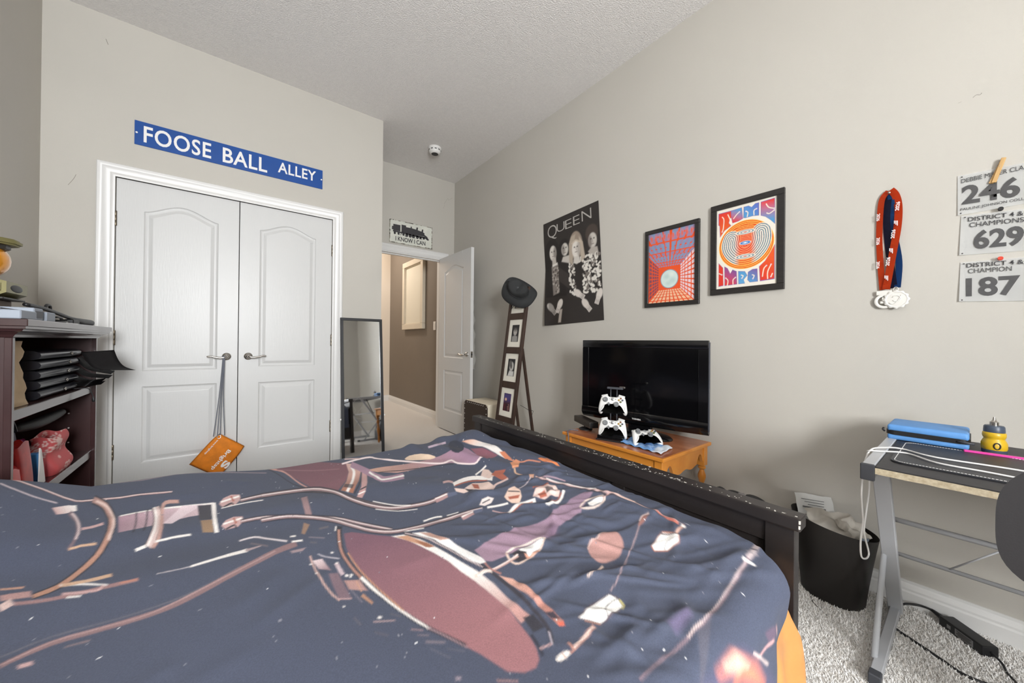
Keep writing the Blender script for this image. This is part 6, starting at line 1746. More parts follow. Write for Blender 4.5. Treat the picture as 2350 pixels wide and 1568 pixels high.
# motion sensor bar
kn = thing('sensor_bar', 'black camera sensor bar on a small foot beside the television', 'sensor bar', (1.76, 1.52, TZ))
ka, kb = Vector((1.725, 1.405, TZ + .048)), Vector((1.80, 1.60, TZ + .052))
kd = (kb - ka).normalized(); ks = kd.cross(UZ).normalized()
bm = bm_new(); obox(bm, (ka + kb) / 2, kd, ks, UZ, (kb - ka).length / 2, .030, .019, .004, 2); obj('housing', bm, mat('sensor_plastic', (44, 38, 34), .35), kn, smooth=True, angle=50)
bm = bm_new(); obox(bm, ka - kd * .0015, kd, ks, UZ, .001, .026, .015); obj('end_grille', bm, M_BLACKP, kn)
fc = (ka + kb) / 2
bm = bm_new(); lathe(bm, [(.042, TZ), (.042, TZ + .006), (.030, TZ + .012), (.012, TZ + .016), (.011, TZ + .032)], (fc.x, fc.y, 0), 24); obj('foot', bm, M_BLACKP, kn, smooth=True, angle=40)
bm = bm_new(); tube(bm, smooth_pts([(1.69, 1.50, TZ + .004), (1.66, 1.53, TZ + .006), (1.625, 1.525, TZ + .005), (1.598, 1.50, TZ + .004), (1.593, 1.49, TZ - .04), (1.596, 1.50, TZ - .2), (1.62, 1.52, .02)], 6), .003, 8)
tag(obj('sensor_cable', bm, mat('cable_grey', (96, 98, 110), .5), smooth=True), 'thin grey cable trailing off the pine table edge', 'cable')

# blue patterned cloth
cl = Canvas(0, 1, 0, 1, 60, 60, (112, 160, 214))
rq = np.random.RandomState(3)
for _ in range(60):
    cl.stroke([(rq.rand(), rq.rand())] + [(rq.rand(), rq.rand())], .02 + .02 * rq.rand(), (66, 118, 190) if rq.rand() < .5 else (170, 200, 232), .02, .7)
cl.fill([(.78, -.1), (1.1, -.1), (1.1, 1.1), (.84, 1.1)], (214, 222, 232), .03)
u_, v_ = np.meshgrid(np.linspace(0, 1, 60), np.linspace(0, 1, 60))
P00, P10, P11, P01 = np.array([1.672, 1.178]), np.array([1.655, 0.935]), np.array([1.800, 0.955]), np.array([1.800, 1.195])
xy = ((1 - u_) * (1 - v_))[..., None] * P00 + (u_ * (1 - v_))[..., None] * P10 + (u_ * v_)[..., None] * P11 + ((1 - u_) * v_)[..., None] * P01
zz = TZ + .006 + .004 * np.sin(u_ * 13 + 3 * v_) * np.sin(v_ * 9) + .003 * np.sin(u_ * 29 + 7 * v_)
cm_ = cl.mesh('cloth', np.concatenate([xy, zz[..., None]], -1))
o_ = obj('polishing_cloth', cm_, mat('cloth_print', (120, 160, 210), .85, attr='print', bump=.2, bscale=400)); s2 = o_.modifiers.new('t', 'SOLIDIFY'); s2.thickness = .005; s2.offset = 1
tag(o_, 'crumpled blue and white cloth on the pine table', 'cloth')

# ------------------------------------------------------------------ picture ladder, hat, trunk, bag
M_DKW = mat('espresso_wood', (52, 38, 32), 0.4, rgb2=(64, 46, 38), vscale=20, stretch=(1, 1, .15))
M_MATW = mat('mat_board', (226, 221, 208), 0.7)
M_PHOTO = mat('photo_print', (90, 90, 90), .3, attr='print')
ld = thing('picture_ladder', 'dark wood easel ladder of matted photographs beside the door', 'picture frame', (1.74, 2.37, 0))
lx0, lx1, lzt = 1.727, 1.936, 1.50
lu = Vector((lx1 - lx0, 0, lzt)).normalized(); ln_ = Vector((-lu.z, 0, lu.x)); lr = Vector((0, -1, 0))
lb0 = Vector((lx0, 2.372, 0.0)); LL = Vector((lx1 - lx0, 0, lzt)).length
def lp(v_, s_, d_): return lb0 + lr * v_ + lu * s_ + ln_ * d_
def lbox(v0, v1, s0, s1, d0, d1, bev=.001):
    bm = bm_new(); obox(bm, lp((v0 + v1) / 2, (s0 + s1) / 2, (d0 + d1) / 2), lr, lu, ln_, (v1 - v0) / 2, (s1 - s0) / 2, (d1 - d0) / 2, bev); return bm
hw = .122
for s_ in (-1, 1):
    obj('stile', lbox(min(s_ * hw, s_ * (hw - .030)), max(s_ * hw, s_ * (hw - .030)), 0.004, LL, 0, .020), M_DKW, ld)
opens = [(.425, .660), (.715, .950), (1.005, 1.240), (1.295, 1.475)]
edges = [.004, .425, .660, .715, .950, 1.005, 1.240, 1.295, 1.530, LL]
for a, b in ((.16, .425), (.660, .715), (.950, 1.005), (1.240, 1.295), (1.475, LL)):
    obj('rail', lbox(-hw + .030, hw - .030, a, b, 0.001, .019), M_DKW, ld)
for k, (a, b) in enumerate(opens):
    mt_o = obj('mat', lbox(-hw + .028, hw - .028, a - .002, b + .002, .004, .009, 0), M_MATW, ld)
    cph = Canvas(0, 1, 0, 1.6, 41, 65, (40, 40, 42))
    if k == 2:
        cph.ellipse(.5, .95, .26, .34, (176, 172, 166), .05); cph.ellipse(.5, 1.2, .3, .16, (70, 66, 64), .08, .8); cph.fill([(.1, 0), (.9, 0), (.85, .5), (.5, .62), (.12, .5)], (150, 148, 144), .06)
        for x in (.4, .62): cph.ellipse(x, 1.0, .05, .03, (40, 38, 38), .03)
    elif k == 1:
        cph.ellipse(.55, .9, .3, .42, (188, 186, 180), .06); cph.ellipse(.35, 1.15, .22, .3, (96, 94, 92), .08); cph.fill([(.1, 0), (.9, 0), (.9, .45), (.3, .5)], (206, 204, 200), .06); cph.ellipse(.5, .9, .14, .22, (90, 86, 84), .06)
    elif k == 0:
        cph.c[:] = lin((70, 40, 52)); cph.fill([(0, .9), (1, .9), (1, 1.6), (0, 1.6)], (76, 66, 120), .2); cph.ellipse(.3, 1.05, .14, .12, (226, 180, 150), .06)
        for j in range(22): cph.ellipse(.1 + .8 * ((j * 37 % 22) / 22), .05 + .6 * ((j * 13 % 22) / 22), .06, .05, ((90, 30, 34), (150, 110, 100), (30, 24, 30))[j % 3], .03)
    else:
        cph.fill([(.1, 0), (.9, 0), (.8, .8), (.2, .8)], (150, 146, 140), .08); cph.ellipse(.5, 1.1, .2, .26, (176, 172, 166), .06)
    pw_, p0_, p1_ = .047, a + .045, b - .045
    u2, v2 = np.meshgrid(np.linspace(-pw_, pw_, cph.nx), np.linspace(p0_, p1_, cph.ny))
    o3 = np.array(lb0)[None, None] + np.array(lr)[None, None] * u2[..., None] + np.array(lu)[None, None] * v2[..., None] + np.array(ln_)[None, None] * .0105
    obj('photograph', cph.mesh('photo', o3), M_PHOTO, mt_o)
for y in (2.285, 2.475):
    bm = bm_new(); beam(bm, (1.880, y, 0.985), (2.050, y, 0.006), .018, .022, (0, 1, 0), .001); obj('back_leg', bm, M_DKW, ld)
bm = bm_new(); tube(bm, smooth_pts([(1.86, 2.28, .52), (1.90, 2.28, .50), (1.95, 2.272, .47), (1.99, 2.268, .46), (1.97, 2.265, .42), (1.955, 2.262, .38)], 5), .0018, 6); obj('cord', bm, M_BLACKP, ld, smooth=True)

# bucket hat over the ladder's top corner
M_HAT = mat('hat_felt', (72, 73, 74), .9, var=.05, vscale=40, bump=.2, bscale=500)
ht = thing('bucket_hat', 'dark grey floppy hat hanging on the picture ladder', 'hat', (1.90, 2.33, 1.36))
hc = Vector((1.862, 2.318, 1.462))
hz = Vector((-0.62, -0.62, 0.30)).normalized(); hx = Vector((0.70, -0.55, -0.62)); hx = (hx - hz * hx.dot(hz)).normalized(); hy = hz.cross(hx)
bm = bm_new(); nn = 48; rows = []
profh = [(.150, -.030), (.142, -.012), (.125, .000), (.105, .008), (.088, .010), (.082, .022), (.080, .050), (.076, .078), (.068, .092), (.040, .098), (.010, .096)]
for r_, h_ in profh:
    row = []
    for k in range(nn):
        a = 2 * PI * k / nn
        fl = max(0, (r_ - .085) / .065)
        wob = fl * (.022 * math.cos(2 * a + .6) + .010 * math.sin(3 * a)) 
        sq = 1 - .12 * fl * math.cos(2 * a)
        dent = -.03 * max(0, (h_ - .05) / .05) * math.exp(-(math.cos(a) * r_ / .03) ** 2)
        row.append(bm.verts.new(hc + hx * (r_ * 1.16 * sq * math.cos(a)) + hy * (r_ * .82 * math.sin(a)) + hz * (h_ + wob + dent)))
    rows.append(row)
for A_, B_ in zip(rows[:-1], rows[1:]):
    for k in range(nn): bm.faces.new((A_[k], A_[(k + 1) % nn], B_[(k + 1) % nn], B_[k]))
bm.faces.new(rows[-1])
bmesh.ops.solidify(bm, geom=bm.faces[:], thickness=.003)
obj('crown_and_brim', bm, M_HAT, ht, smooth=True)
bm = bm_new(); ringp = [hc + hx * (.094 * math.cos(a)) + hy * (.067 * math.sin(a)) + hz * .020 for a in np.linspace(0, 2 * PI, 33)[:-1]]
tube(bm, ringp, (.004, .009) and .005, 6, closed=True); obj('band', bm, mat('hat_band', (44, 44, 46), .9), ht, smooth=True)
bm = bm_new(); tube(bm, smooth_pts([hc - hx * .135 + hz * .01, hc - hx * .12 + hz * .03 + hy * .02, hc - hx * .09 + hz * .025 + hy * .03, hc - hx * .08 + hz * .012], 6), .002, 6); tube(bm, smooth_pts([hc + hy * .02 - hx * .02 - UZ * .10, hc - UZ * .14 + Vector((-.03, .05, 0)), hc - UZ * .18 + Vector((-.04, .085, 0))], 6), .002, 6); obj('cord', bm, M_BLACKP, ht, smooth=True)

# studded trunk
M_TRCR = mat('trunk_cream', (216, 206, 186), .6, var=.03, vscale=10)
M_TRDK = mat('trunk_dark_vinyl', (52, 40, 34), .5)
tk = thing('storage_trunk', 'cream storage trunk with a studded dark side panel by the door', 'trunk', (1.96, 2.94, 0))
kx0, kx1, ky0, ky1, kz = 1.845, 2.095, 2.735, 3.150, 0.455
bm = bm_new(); box(bm, kx0 + .006, kx1, ky0, ky1, 0, kz, .012, 3); obj('body', bm, M_TRCR, tk, smooth=True, angle=50)
pl = [(0, 0), (ky1 - ky0, 0), (ky1 - ky0, kz - .03), (ky1 - ky0 - .03, kz), (.03, kz), (0, kz - .03)]
bm = bm_new(); prism(bm, [(ky1 - ky0 - p[0], p[1]) for p in pl], (kx0, ky1, 0), (0, -1, 0), (0, 0, 1), .008, .001); sp_ = obj('side_panel', bm, M_TRDK, tk)
for i in range(11):
    for pz in ((kz - .014,) if 0 < i < 10 else ()):
        bm = bm_new(); blob(bm, (kx0 - .008, ky0 + .03 + i * (ky1 - ky0 - .06) / 10, pz), .002, .0045, .0045, 8, 6); obj('stud', bm, M_SIGNW, sp_, smooth=True)
for j in range(9):
    for y in (ky0 + .014, ky1 - .014):
        bm = bm_new(); blob(bm, (kx0 - .008, y, kz - .035 - j * .05), .002, .0045, .0045, 8, 6); obj('stud', bm, M_SIGNW, sp_, smooth=True)

# backpack leaning behind the footboard
M_NYL = mat('black_nylon', (34, 33, 34), .55, bump=.2, bscale=300)
bp_ = thing('backpack', 'black nylon backpack with loose straps on the floor behind the footboard', 'backpack', (1.80, .66, 0))
bm = bm_new(); blob(bm, (1.80, .66, .158), .095, .15, .157, 28, 16, power=.5); obj('body', bm, M_NYL, bp_, smooth=True)
bm = bm_new(); blob(bm, (1.715, .66, .115), .03, .11, .09, 24, 12, power=.5); obj('front_pocket', bm, M_NYL, bp_, smooth=True)
M_WEB = mat('webbing_grey', (128, 126, 126), .7)
for pts, mt2, w_ in (([(1.78, .70, .30), (1.80, .69, .352), (1.84, .655, .345), (1.88, .60, .30)], M_NYL, .022), ([(1.76, .735, .30), (1.78, .722, .368), (1.81, .69, .345), (1.84, .66, .31)], M_NYL, .016), ([(1.80, .64, .30), (1.84, .622, .348), (1.88, .57, .325), (1.90, .55, .26)], M_NYL, .020)):
    bm = bm_new(); tube(bm, smooth_pts(pts, 6), (w_ / 2), 8); 
    for v_ in bm.verts: pass
    obj('strap', bm, mt2, bp_, smooth=True)
bm = bm_new(); obox(bm, (1.825, .640, .352), (.5, -.8, 0), (.8, .5, 0), (0, 0, 1), .014, .016, .006, .002); obj('buckle', bm, M_WEB, bp_)
bm = bm_new(); obox(bm, (1.775, .705, .345), (.5, -.8, 0), (.8, .5, 0), (0, 0, 1), .012, .014, .006, .002); obj('buckle', bm, M_WEB, bp_)

# ------------------------------------------------------------------ desk by the right wall
M_DTOP = mat('desk_black_laminate', (38, 37, 40), .5, rgb2=(46, 45, 48), vscale=60)
M_CHIPB = mat('raw_chipboard', (196, 180, 150), .9, rgb2=(222, 210, 184), vscale=120, bump=.4, bscale=200)
M_SILVP = mat('silver_paint', (186, 188, 192), .35)
M_GREYCAP = mat('dark_grey_cap', (64, 66, 72), .5)
DZ = 0.70
dk = thing('desk', 'small desk with a black top and silver Z-shaped tube legs', 'desk', (1.75, -0.4, 0))
dx0, dx1, dyl, dyr = 1.405, 2.065, 0.165, -0.98
bm = bm_new(); box(bm, dx0 + .002, dx1, dyr, dyl, DZ - .018, DZ, .001); dt = obj('top', bm, M_DTOP, dk)
bm = bm_new()
rg = random.Random(9); n = 60; prev = None
for i in range(n + 1):
    y = dyr + (dyl - dyr) * i / n
    w_ = rg.uniform(0, .0015)
    ring = [bm.verts.new(p) for p in ((dx0 - .0005 - w_, y, DZ - .0185 - rg.uniform(0, .0015)), (dx0 - .001 - w_, y, DZ - .003 + rg.uniform(-.001, .001)), (dx0 + .003, y, DZ - .003), (dx0 + .003, y, DZ - .0185))]
    if prev:
        for k in range(4): bm.faces.new((prev[k], prev[(k + 1) % 4], ring[(k + 1) % 4], ring[k]))
    else: bm.faces.new(ring)
    prev = ring
bm.faces.new(prev)
obj('raw_edge', bm, M_CHIPB, dt)
def side(y):
    bm = bm_new(); box(bm, 1.408, 2.05, y - .013, y + .013, DZ - .036, DZ + .003, .002); r_ = obj('side_rail', bm, M_SILVP, dk)
    bm = bm_new(); box(bm, 1.398, 1.411, y - .0145, y + .0145, DZ - .040, DZ + .005, .002); obj('end_cap', bm, M_GREYCAP, r_)
    bm = bm_new(); beam(bm, (1.625, y, DZ - .030), (2.030, y, 0.020), .026, .040, (0, 1, 0), .002); obj('leg', bm, M_SILVP, dk)
    bm = bm_new(); box(bm, 1.555, 2.055, y - .013, y + .013, .002, .034, .002); ft = obj('foot', bm, M_SILVP, dk)
    bm = bm_new(); box(bm, 1.540, 1.575, y - .0145, y + .0145, 0.0, .037, .003); obj('end_cap', bm, M_GREYCAP, ft)
    bm = bm_new(); tube(bm, [(1.640, y + .012, .028), (1.893, y + .014, .335)], .0085, 10); obj('brace', bm, M_SILVP, dk, smooth=True)
    bm = bm_new(); tube(bm, [(1.70, y - .004, DZ - .036), (1.80, y - .004, .42)], .006, 8); obj('knee_rod', bm, M_GREYCAP, dk, smooth=True)
side(0.180); side(-0.99)
for x, z in ((1.810, .437), (1.902, .286)):
    bm = bm_new(); tube(bm, [(x, 0.170, z), (x, -0.98, z)], .0085 if z > .4 else .007, 10); obj('stretcher', bm, M_SILVP, dk, smooth=True)
for a, b in (((1.895, .045, .292), (1.815, -.055, .428)), ((1.895, -.86, .292), (1.815, -.75, .428))):
    bm = bm_new(); tube(bm, [a, b], .0026, 6); obj('cross_wire', bm, M_SILVP, dk, smooth=True)

# desk mat with white stitching
M_LEA = mat('black_leatherette', (40, 41, 46), .45, bump=.3, bscale=400)
dm = thing('desk_mat', 'black leatherette desk mat with white stitched border', 'desk mat', (1.68, -.1, DZ))
def rrect(x0, x1, y0, y1, r_, k=6):
    out = []
    for cx_, cy_, a0 in ((x1 - r_, y1 - r_, 0), (x0 + r_, y1 - r_, PI / 2), (x0 + r_, y0 + r_, PI), (x1 - r_, y0 + r_, 1.5 * PI)):
        for j in range(k + 1):
            a = a0 + PI / 2 * j / k
            out.append((cx_ + r_ * math.cos(a), cy_ + r_ * math.sin(a)))
    return out
bm = bm_new(); prism(bm, rrect(1.50, 1.845, -.52, .148, .03), (0, 0, DZ + .0005), (1, 0, 0), (0, 1, 0), .0035, .001); obj('sheet', bm, M_LEA, dm)
bm = bm_new(); pth = [Vector((x, y, DZ + .0044)) for x, y in rrect(1.508, 1.837, -.512, .140, .024, 8)]
st = []
tot = 0
for p, q in zip(pth, pth[1:] + pth[:1]):
    L_ = (q - p).length; n_ = max(1, int(L_ / .006))
    for k in range(n_):
        a, b = p.lerp(q, (k + .15) / n_), p.lerp(q, (k + .85) / n_)
        beam(bm, a, b, .0014, .0012)
obj('stitching', bm, M_SIGNW, dm)['kind'] = 'stuff'

# zip case
M_CASE = mat('blue_case_shell', (92, 148, 210), .55, var=.04, vscale=30, bump=.15, bscale=500)
zc_ = thing('zip_case', 'light blue hard-shell zip case lying at the back of the desk', 'case', (1.96, .095, DZ))
for za_, zb_ in ((DZ + .0006, DZ + .022), (DZ + .030, DZ + .054)):
    bm = bm_new(); box(bm, 1.870, 2.045, .006, .190, za_, zb_, .009, 3); obj('shell', bm, M_CASE, zc_, smooth=True, angle=60)
bm = bm_new(); prism(bm, rrect(1.867, 2.048, .003, .193, .02), (0, 0, DZ + .019), (1, 0, 0), (0, 1, 0), .015, .002); obj('zip_band', bm, M_BLACKP, zc_)
bm = bm_new(); tube(bm, [(1.866 , .03, DZ + .026), (1.862, .012, DZ + .026), (1.864, -.004, DZ + .025)], .0035, 8); obj('zip_pull', bm, M_GREYCAP, zc_, smooth=True)
bm = bm_new(); tube(bm, [(1.868, .196, DZ + .028), (1.862, .200, DZ + .034), (1.866, .198, DZ + .040)], .003, 8); obj('zip_pull', bm, M_BLACKP, zc_, smooth=True)

# squeeze bottle
gb = thing('squeeze_bottle', 'small yellow squeeze bottle with grey cap and metal tip on the desk', 'bottle', (1.905, -.042, DZ))
M_YEL = mat('bottle_yellow', (206, 168, 32), .35); M_BGR = mat('bottle_grey', (66, 76, 92), .4)
bc = (1.905, -.042, DZ)
bm = bm_new(); lathe(bm, [(.024, .0005), (.0255, .003), (.0255, .012)], bc, 28); obj('base', bm, M_BGR, gb, smooth=True, angle=40)
bm = bm_new(); lathe(bm, [(.0250, .012), (.0265, .018), (.0262, .032), (.0225, .042), (.0205, .046), (.0225, .050), (.0240, .056), (.0235, .064), (.021, .067)], bc, 28); bb = obj('body', bm, M_YEL, gb, smooth=True, angle=60)
bm = bm_new(); lathe(bm, [(.0215, .066), (.0218, .070), (.0210, .084), (.019, .087), (.008, .088)], bc, 28); obj('cap', bm, M_BGR, gb, smooth=True, angle=40)
bm = bm_new(); lathe(bm, [(.0095, .087), (.0095, .098), (.0065, .100), (.004, .104), (.0025, .1135)], bc, 16); obj('tip', bm, M_STEEL, gb, smooth=True, angle=40)
bm = bm_new(); dn = Vector((-.98, -.2, 0)).normalized(); ds2 = Vector((.2, -.98, 0)).normalized()
rgp = [(.0062 * math.cos(a), .0095 * math.sin(a)) for a in np.linspace(0, 2 * PI, 25)[:-1]]
cA = Vector(bc) + dn * .0268 + Vector((0, 0, .026))
tube(bm, [cA + ds2 * x + Vector((0, 0, z)) + dn * (-.6 * x * x / .05) for x, z in rgp], .0016, 6, closed=True); obj('ring_emblem', bm, M_BLACKP, bb, smooth=True)

# pink ruler, white charging cable
bm = bm_new(); obox(bm, (1.845, -.098, DZ + .007), (.12, -1, 0), (1, .12, 0), (0, 0, 1), .115, .006, .003, .001); tag(obj('pink_ruler', bm, mat('pink_plastic', (222, 66, 160), .35)), 'thin bright pink plastic strip lying on the desk', 'ruler')
M_CAB = mat('cable_white', (226, 224, 222), .45)
pts = [(1.60, -.30, DZ + .007), (1.655, -.10, DZ + .0075), (1.642, .064, DZ + .0075), (1.688, .138, DZ + .0075), (1.655, .172, DZ + .009), (1.595, .196, DZ + .008), (1.545, .203, DZ - .02), (1.500, .203, DZ - .07), (1.485, .203, DZ - .11), (1.510, .204, DZ - .17), (1.520, .204, DZ - .205), (1.485, .204, DZ - .25), (1.500, .204, DZ - .30), (1.580, .204, DZ - .335), (1.625, .204, DZ - .338), (1.610, .205, DZ - .31), (1.565, .205, DZ - .265), (1.555, .206, DZ - .235), (1.600, .206, DZ - .18), (1.636, .206, DZ - .14), (1.640, .206, DZ - .10), (1.610, .206, DZ - .05), (1.59, .205, DZ - .005), (1.575, .198, DZ + .007), (1.590, .176, DZ + .008), (1.631, .124, DZ + .0075), (1.568, .061, DZ + .0075), (1.560, -.04, DZ + .0075), (1.53, -.24, DZ + .007)]
bm = bm_new(); tube(bm, smooth_pts(pts, 6), .0024, 8); tag(obj('charging_cable', bm, M_CAB, smooth=True), 'white cable laid across the desk mat with a loop hanging off the side', 'cable')

# chair pushed up to the desk
M_CHS = mat('chair_black_shell', (50, 48, 50), .55, bump=.1, bscale=300)
ch_ = thing('desk_chair', 'black shell office chair facing the desk', 'chair', (1.36, -.29, 0))
bm = bm_new(); rows = []
for j in range(21):
    v = -1 + 2 * j / 20
    row = []
    for i in range(25):
        u = -1 + 2 * i / 24
        m_ = max(abs(u), abs(v)); rad = (abs(u) ** 3.2 + abs(v) ** 3.2) ** (1 / 3.2)
        k = m_ / rad if rad > 1e-6 else 0
        y = -.258 + .232 * u * k; z = .715 + .138 * v * k
        x = 1.150 - .050 * (u * k) ** 2 - .018 * (v * k)
        row.append(bm.verts.new((x, y, z)))
    rows.append(row)
for A_, B_ in zip(rows[:-1], rows[1:]):
    for i in range(24): bm.faces.new((A_[i], A_[i + 1], B_[i + 1], B_[i]))
bmesh.ops.solidify(bm, geom=bm.faces[:], thickness=.012)
obj('backrest', bm, M_CHS, ch_, smooth=True, angle=60)
bm = bm_new(); tube(bm, smooth_pts([(1.165, -.28, .70), (1.175, -.29, .55), (1.22, -.29, .43), (1.33, -.29, .40)], 6), [(.028, .010)] * 19, 10, flat=(0, 1, 0)); obj('back_bar', bm, M_CHS, ch_, smooth=True)
bm = bm_new(); blob(bm, (1.40, -.30, .435), .20, .185, .035, 32, 10, power=.55); obj('seat', bm, M_CHS, ch_, smooth=True)
bm = bm_new(); lathe(bm, [(.028, .07), (.028, .22), (.018, .22), (.018, .41)], (1.38, -.30, 0), 18); obj('gas_column', bm, M_GREYCAP, ch_, smooth=True, angle=40)
for k in range(5):
    a = 2 * PI * k / 5 + 0.9
    d_ = Vector((math.cos(a), math.sin(a), 0))
    bm = bm_new(); beam(bm, Vector((1.38, -.30, .085)) + d_ * .02, Vector((1.38, -.30, .060)) + d_ * .235, .035, .022, (0, 0, 1), .004); obj('base_arm', bm, M_CHS, ch_)
    bm = bm_new(); sd_ = Vector((-d_.y, d_.x, 0))
    for s_ in (-1, 1):
        c_ = Vector((1.38, -.30, .025)) + d_ * .240 + sd_ * (.010 * s_)
        R_ = [[bm.verts.new(c_ + sd_ * (.007 * t_) + d_ * (.024 * math.cos(q)) + Vector((0, 0, .024 * math.sin(q)))) for q in np.linspace(0, 2 * PI, 17)[:-1]] for t_ in (-1, 1)]
        for q in range(16): bm.faces.new((R_[0][q], R_[0][(q + 1) % 16], R_[1][(q + 1) % 16], R_[1][q]))
        bm.faces.new(R_[0]); bm.faces.new(R_[1])
    beam(bm, Vector((1.38, -.30, .025)) + d_ * .240, Vector((1.38, -.30, .06)) + d_ * .232, .010, .010)
    obj('castor', bm, M_BLACKP, ch_, smooth=True, angle=40)

# power adapter and its cord on the carpet
pa = thing('power_adapter', 'black power brick with a looping cord on the carpet under the desk', 'power adapter', (2.03, .03, 0))
a0, a1 = Vector((2.096, .058, .020)), Vector((1.998, -.040, .020))
ad = (a1 - a0).normalized(); as_ = ad.cross(UZ).normalized()
bm = bm_new(); obox(bm, (a0 + a1) / 2, ad, as_, UZ, (a1 - a0).length / 2, .024, .017, .004, 2)
ab = obj('brick', bm, M_BLACKP, pa)
bm = bm_new(); obox(bm, a0.lerp(a1, .60) + as_ * .0243, ad, as_, UZ, .028, .0004, .011); lbx = obj('rating_label', bm, mat('label_silver', (132, 132, 132), .4), ab)
for k in range(4):
    bm = bm_new(); obox(bm, a0.lerp(a1, .60) + as_ * .0249 + UZ * (.007 - .0045 * k), ad, as_, UZ, .023 - .004 * (k % 2), .0003, .0010); obj('print_line', bm, M_BLACKP, lbx)
bm = bm_new(); obox(bm, a0.lerp(a1, .25) + as_ * .0243, ad, as_, UZ, .006, .0004, .006); obj('round_mark', bm, mat('label_silver', (132, 132, 132), .4), ab)
bm = bm_new(); tube(bm, smooth_pts([a0 - ad * .0, a0 - ad * .02 + Vector((.003, .003, 0)), a0 - ad * .05 + Vector((.004, .008, .004))], 4), [.011, .010, .009, .008, .0075, .007, .006, .005, .0045], 8); obj('strain_relief', bm, M_BLACKP, ab, smooth=True)
cp_ = [a0 - ad * .04 + Vector((.004, .006, .003)), (2.105, .125, .032), (2.085, .165, .022), (2.03, .186, .010), (1.955, .184, .006), (1.915, .168, .005), (1.885, .120, .005), (1.850, .062, .005), (1.822, .015, .005), (1.830, -.035, .005), (1.865, -.078, .006), (1.90, -.12, .006), (1.94, -.20, .006), (2.02, -.28, .006), (2.09, -.40, .006)]
bm = bm_new(); tube(bm, smooth_pts(cp_, 7), .0042, 8); obj('cord', bm, M_BLACKP, pa, smooth=True)
cp2 = [a1 + ad * .0, a1 + ad * .03 + Vector((0, 0, -.01)), (1.940, -.070, .006), (1.905, -.085, .006), (1.875, -.090, .006), (1.86, -.115, .006), (1.88, -.14, .006), (1.93, -.16, .006), (2.02, -.24, .006)]
bm = bm_new(); tube(bm, smooth_pts(cp2, 7), .0032, 8); obj('cord', bm, M_BLACKP, pa, smooth=True)
bm = bm_new(); tube(bm, smooth_pts([(1.95, .395, .002), (1.905, .408, .003), (1.868, .400, .003), (1.840, .383, .003), (1.816, .358, .003), (1.80, .335, .002)], 6), .0012, 6); tag(obj('loose_thread', bm, M_BLACKP, smooth=True), 'thin dark thread curled on the carpet beside the waste bin', 'thread')

# ------------------------------------------------------------------ waste bin with paper
M_BIN = mat('bin_black_plastic', (62, 58, 56), .38, bump=.08, bscale=500)
bn = thing('waste_bin', 'black plastic waste bin with a dipped rim and moulded grip', 'waste bin', (1.99, .355, 0))
bcx, bcy = 1.988, .358
bm = bm_new(); n = 56; rows = []
def binr(a, t):
    r_ = .102 + .036 * t ** 1.2
    d_ = (a - math.radians(222)); d_ = math.atan2(math.sin(d_), math.cos(d_))
    lobe_ = math.exp(-(d_ / .42) ** 2) * max(0, 1 - ((t - .38) / .46) ** 2)
    return r_ + .018 * lobe_
def binz(a, t):
    d_ = math.cos(a - math.radians(125))
    return t * (.298 + .028 * d_)
for j in range(15):
    t = j / 14
    rows.append([bm.verts.new((bcx + binr(a, t) * math.cos(a), bcy + binr(a, t) * math.sin(a), binz(a, t) + .001)) for a in [2 * PI * k / n for k in range(n)]])
for A_, B_ in zip(rows[:-1], rows[1:]):
    for k in range(n): bm.faces.new((A_[k], A_[(k + 1) % n], B_[(k + 1) % n], B_[k]))
bm.faces.new(rows[0])
bmesh.ops.solidify(bm, geom=bm.faces[:], thickness=.003)
obj('body', bm, M_BIN, bn, smooth=True, angle=60)
def crumple(name, label, cat, c, sx_, sy_, nrm, amp, mt2, seed, up=(0, 0, 1)):
    rr4 = random.Random(seed)
    nrm = Vector(nrm).normalized(); a_ = Vector(up).cross(nrm).normalized(); b_ = nrm.cross(a_)
    ph_ = [rr4.uniform(0, 6) for _ in range(6)]
    bm = bm_new(); rows = []
    N_ = 18
    for j in range(N_ + 1):
        row = []
        for i in range(N_ + 1):
            u, v = i / N_ - .5, j / N_ - .5
            f_ = amp * (math.sin(9 * u + ph_[0] + 4 * v) + .7 * math.sin(13 * v + ph_[1] - 6 * u) + .4 * abs(math.sin(17 * u + 11 * v + ph_[2])))
            row.append(bm.verts.new(Vector(c) + a_ * (u * sx_ + .3 * amp * math.sin(20 * v + ph_[3])) + b_ * (v * sy_ + .3 * amp * math.sin(18 * u + ph_[4])) + nrm * f_))
        rows.append(row)
    for A_, B_ in zip(rows[:-1], rows[1:]):
        for i in range(N_): bm.faces.new((A_[i], A_[i + 1], B_[i + 1], B_[i]))
    bmesh.ops.solidify(bm, geom=bm.faces[:], thickness=.0008)
    t = thing(name, label, cat, c)
    o = obj('sheet', bm, mt2, t, smooth=True, angle=50)
    return t, a_, b_, nrm
ps, pa_, pb_, pn_ = crumple('paper_sheet', 'printed white paper sticking up from the waste bin', 'paper', (2.022, .418, .300), .13, .17, (-.55, -.25, .65), .002, M_PAPER, 4)
for k in range(7):
    bm = bm_new(); obox(bm, Vector((2.022, .418, .300)) - pn_ * -.0065 + pb_ * (.055 - .012 * k) + pa_ * (-.006 + .004 * (k % 3)), pa_, pb_, pn_, .040 - .006 * (k % 3), .0012 if k != 3 else .0028, .0003); obj('print_line', bm, M_INK, ps)
crumple('crumpled_bag', 'crumpled translucent white wrapper in the waste bin', 'wrapper', (1.968, .355, .296), .15, .13, (-.35, -.2, .85), .008, mat('wax_paper', (220, 214, 204), .35, bump=.3, bscale=60), 7)
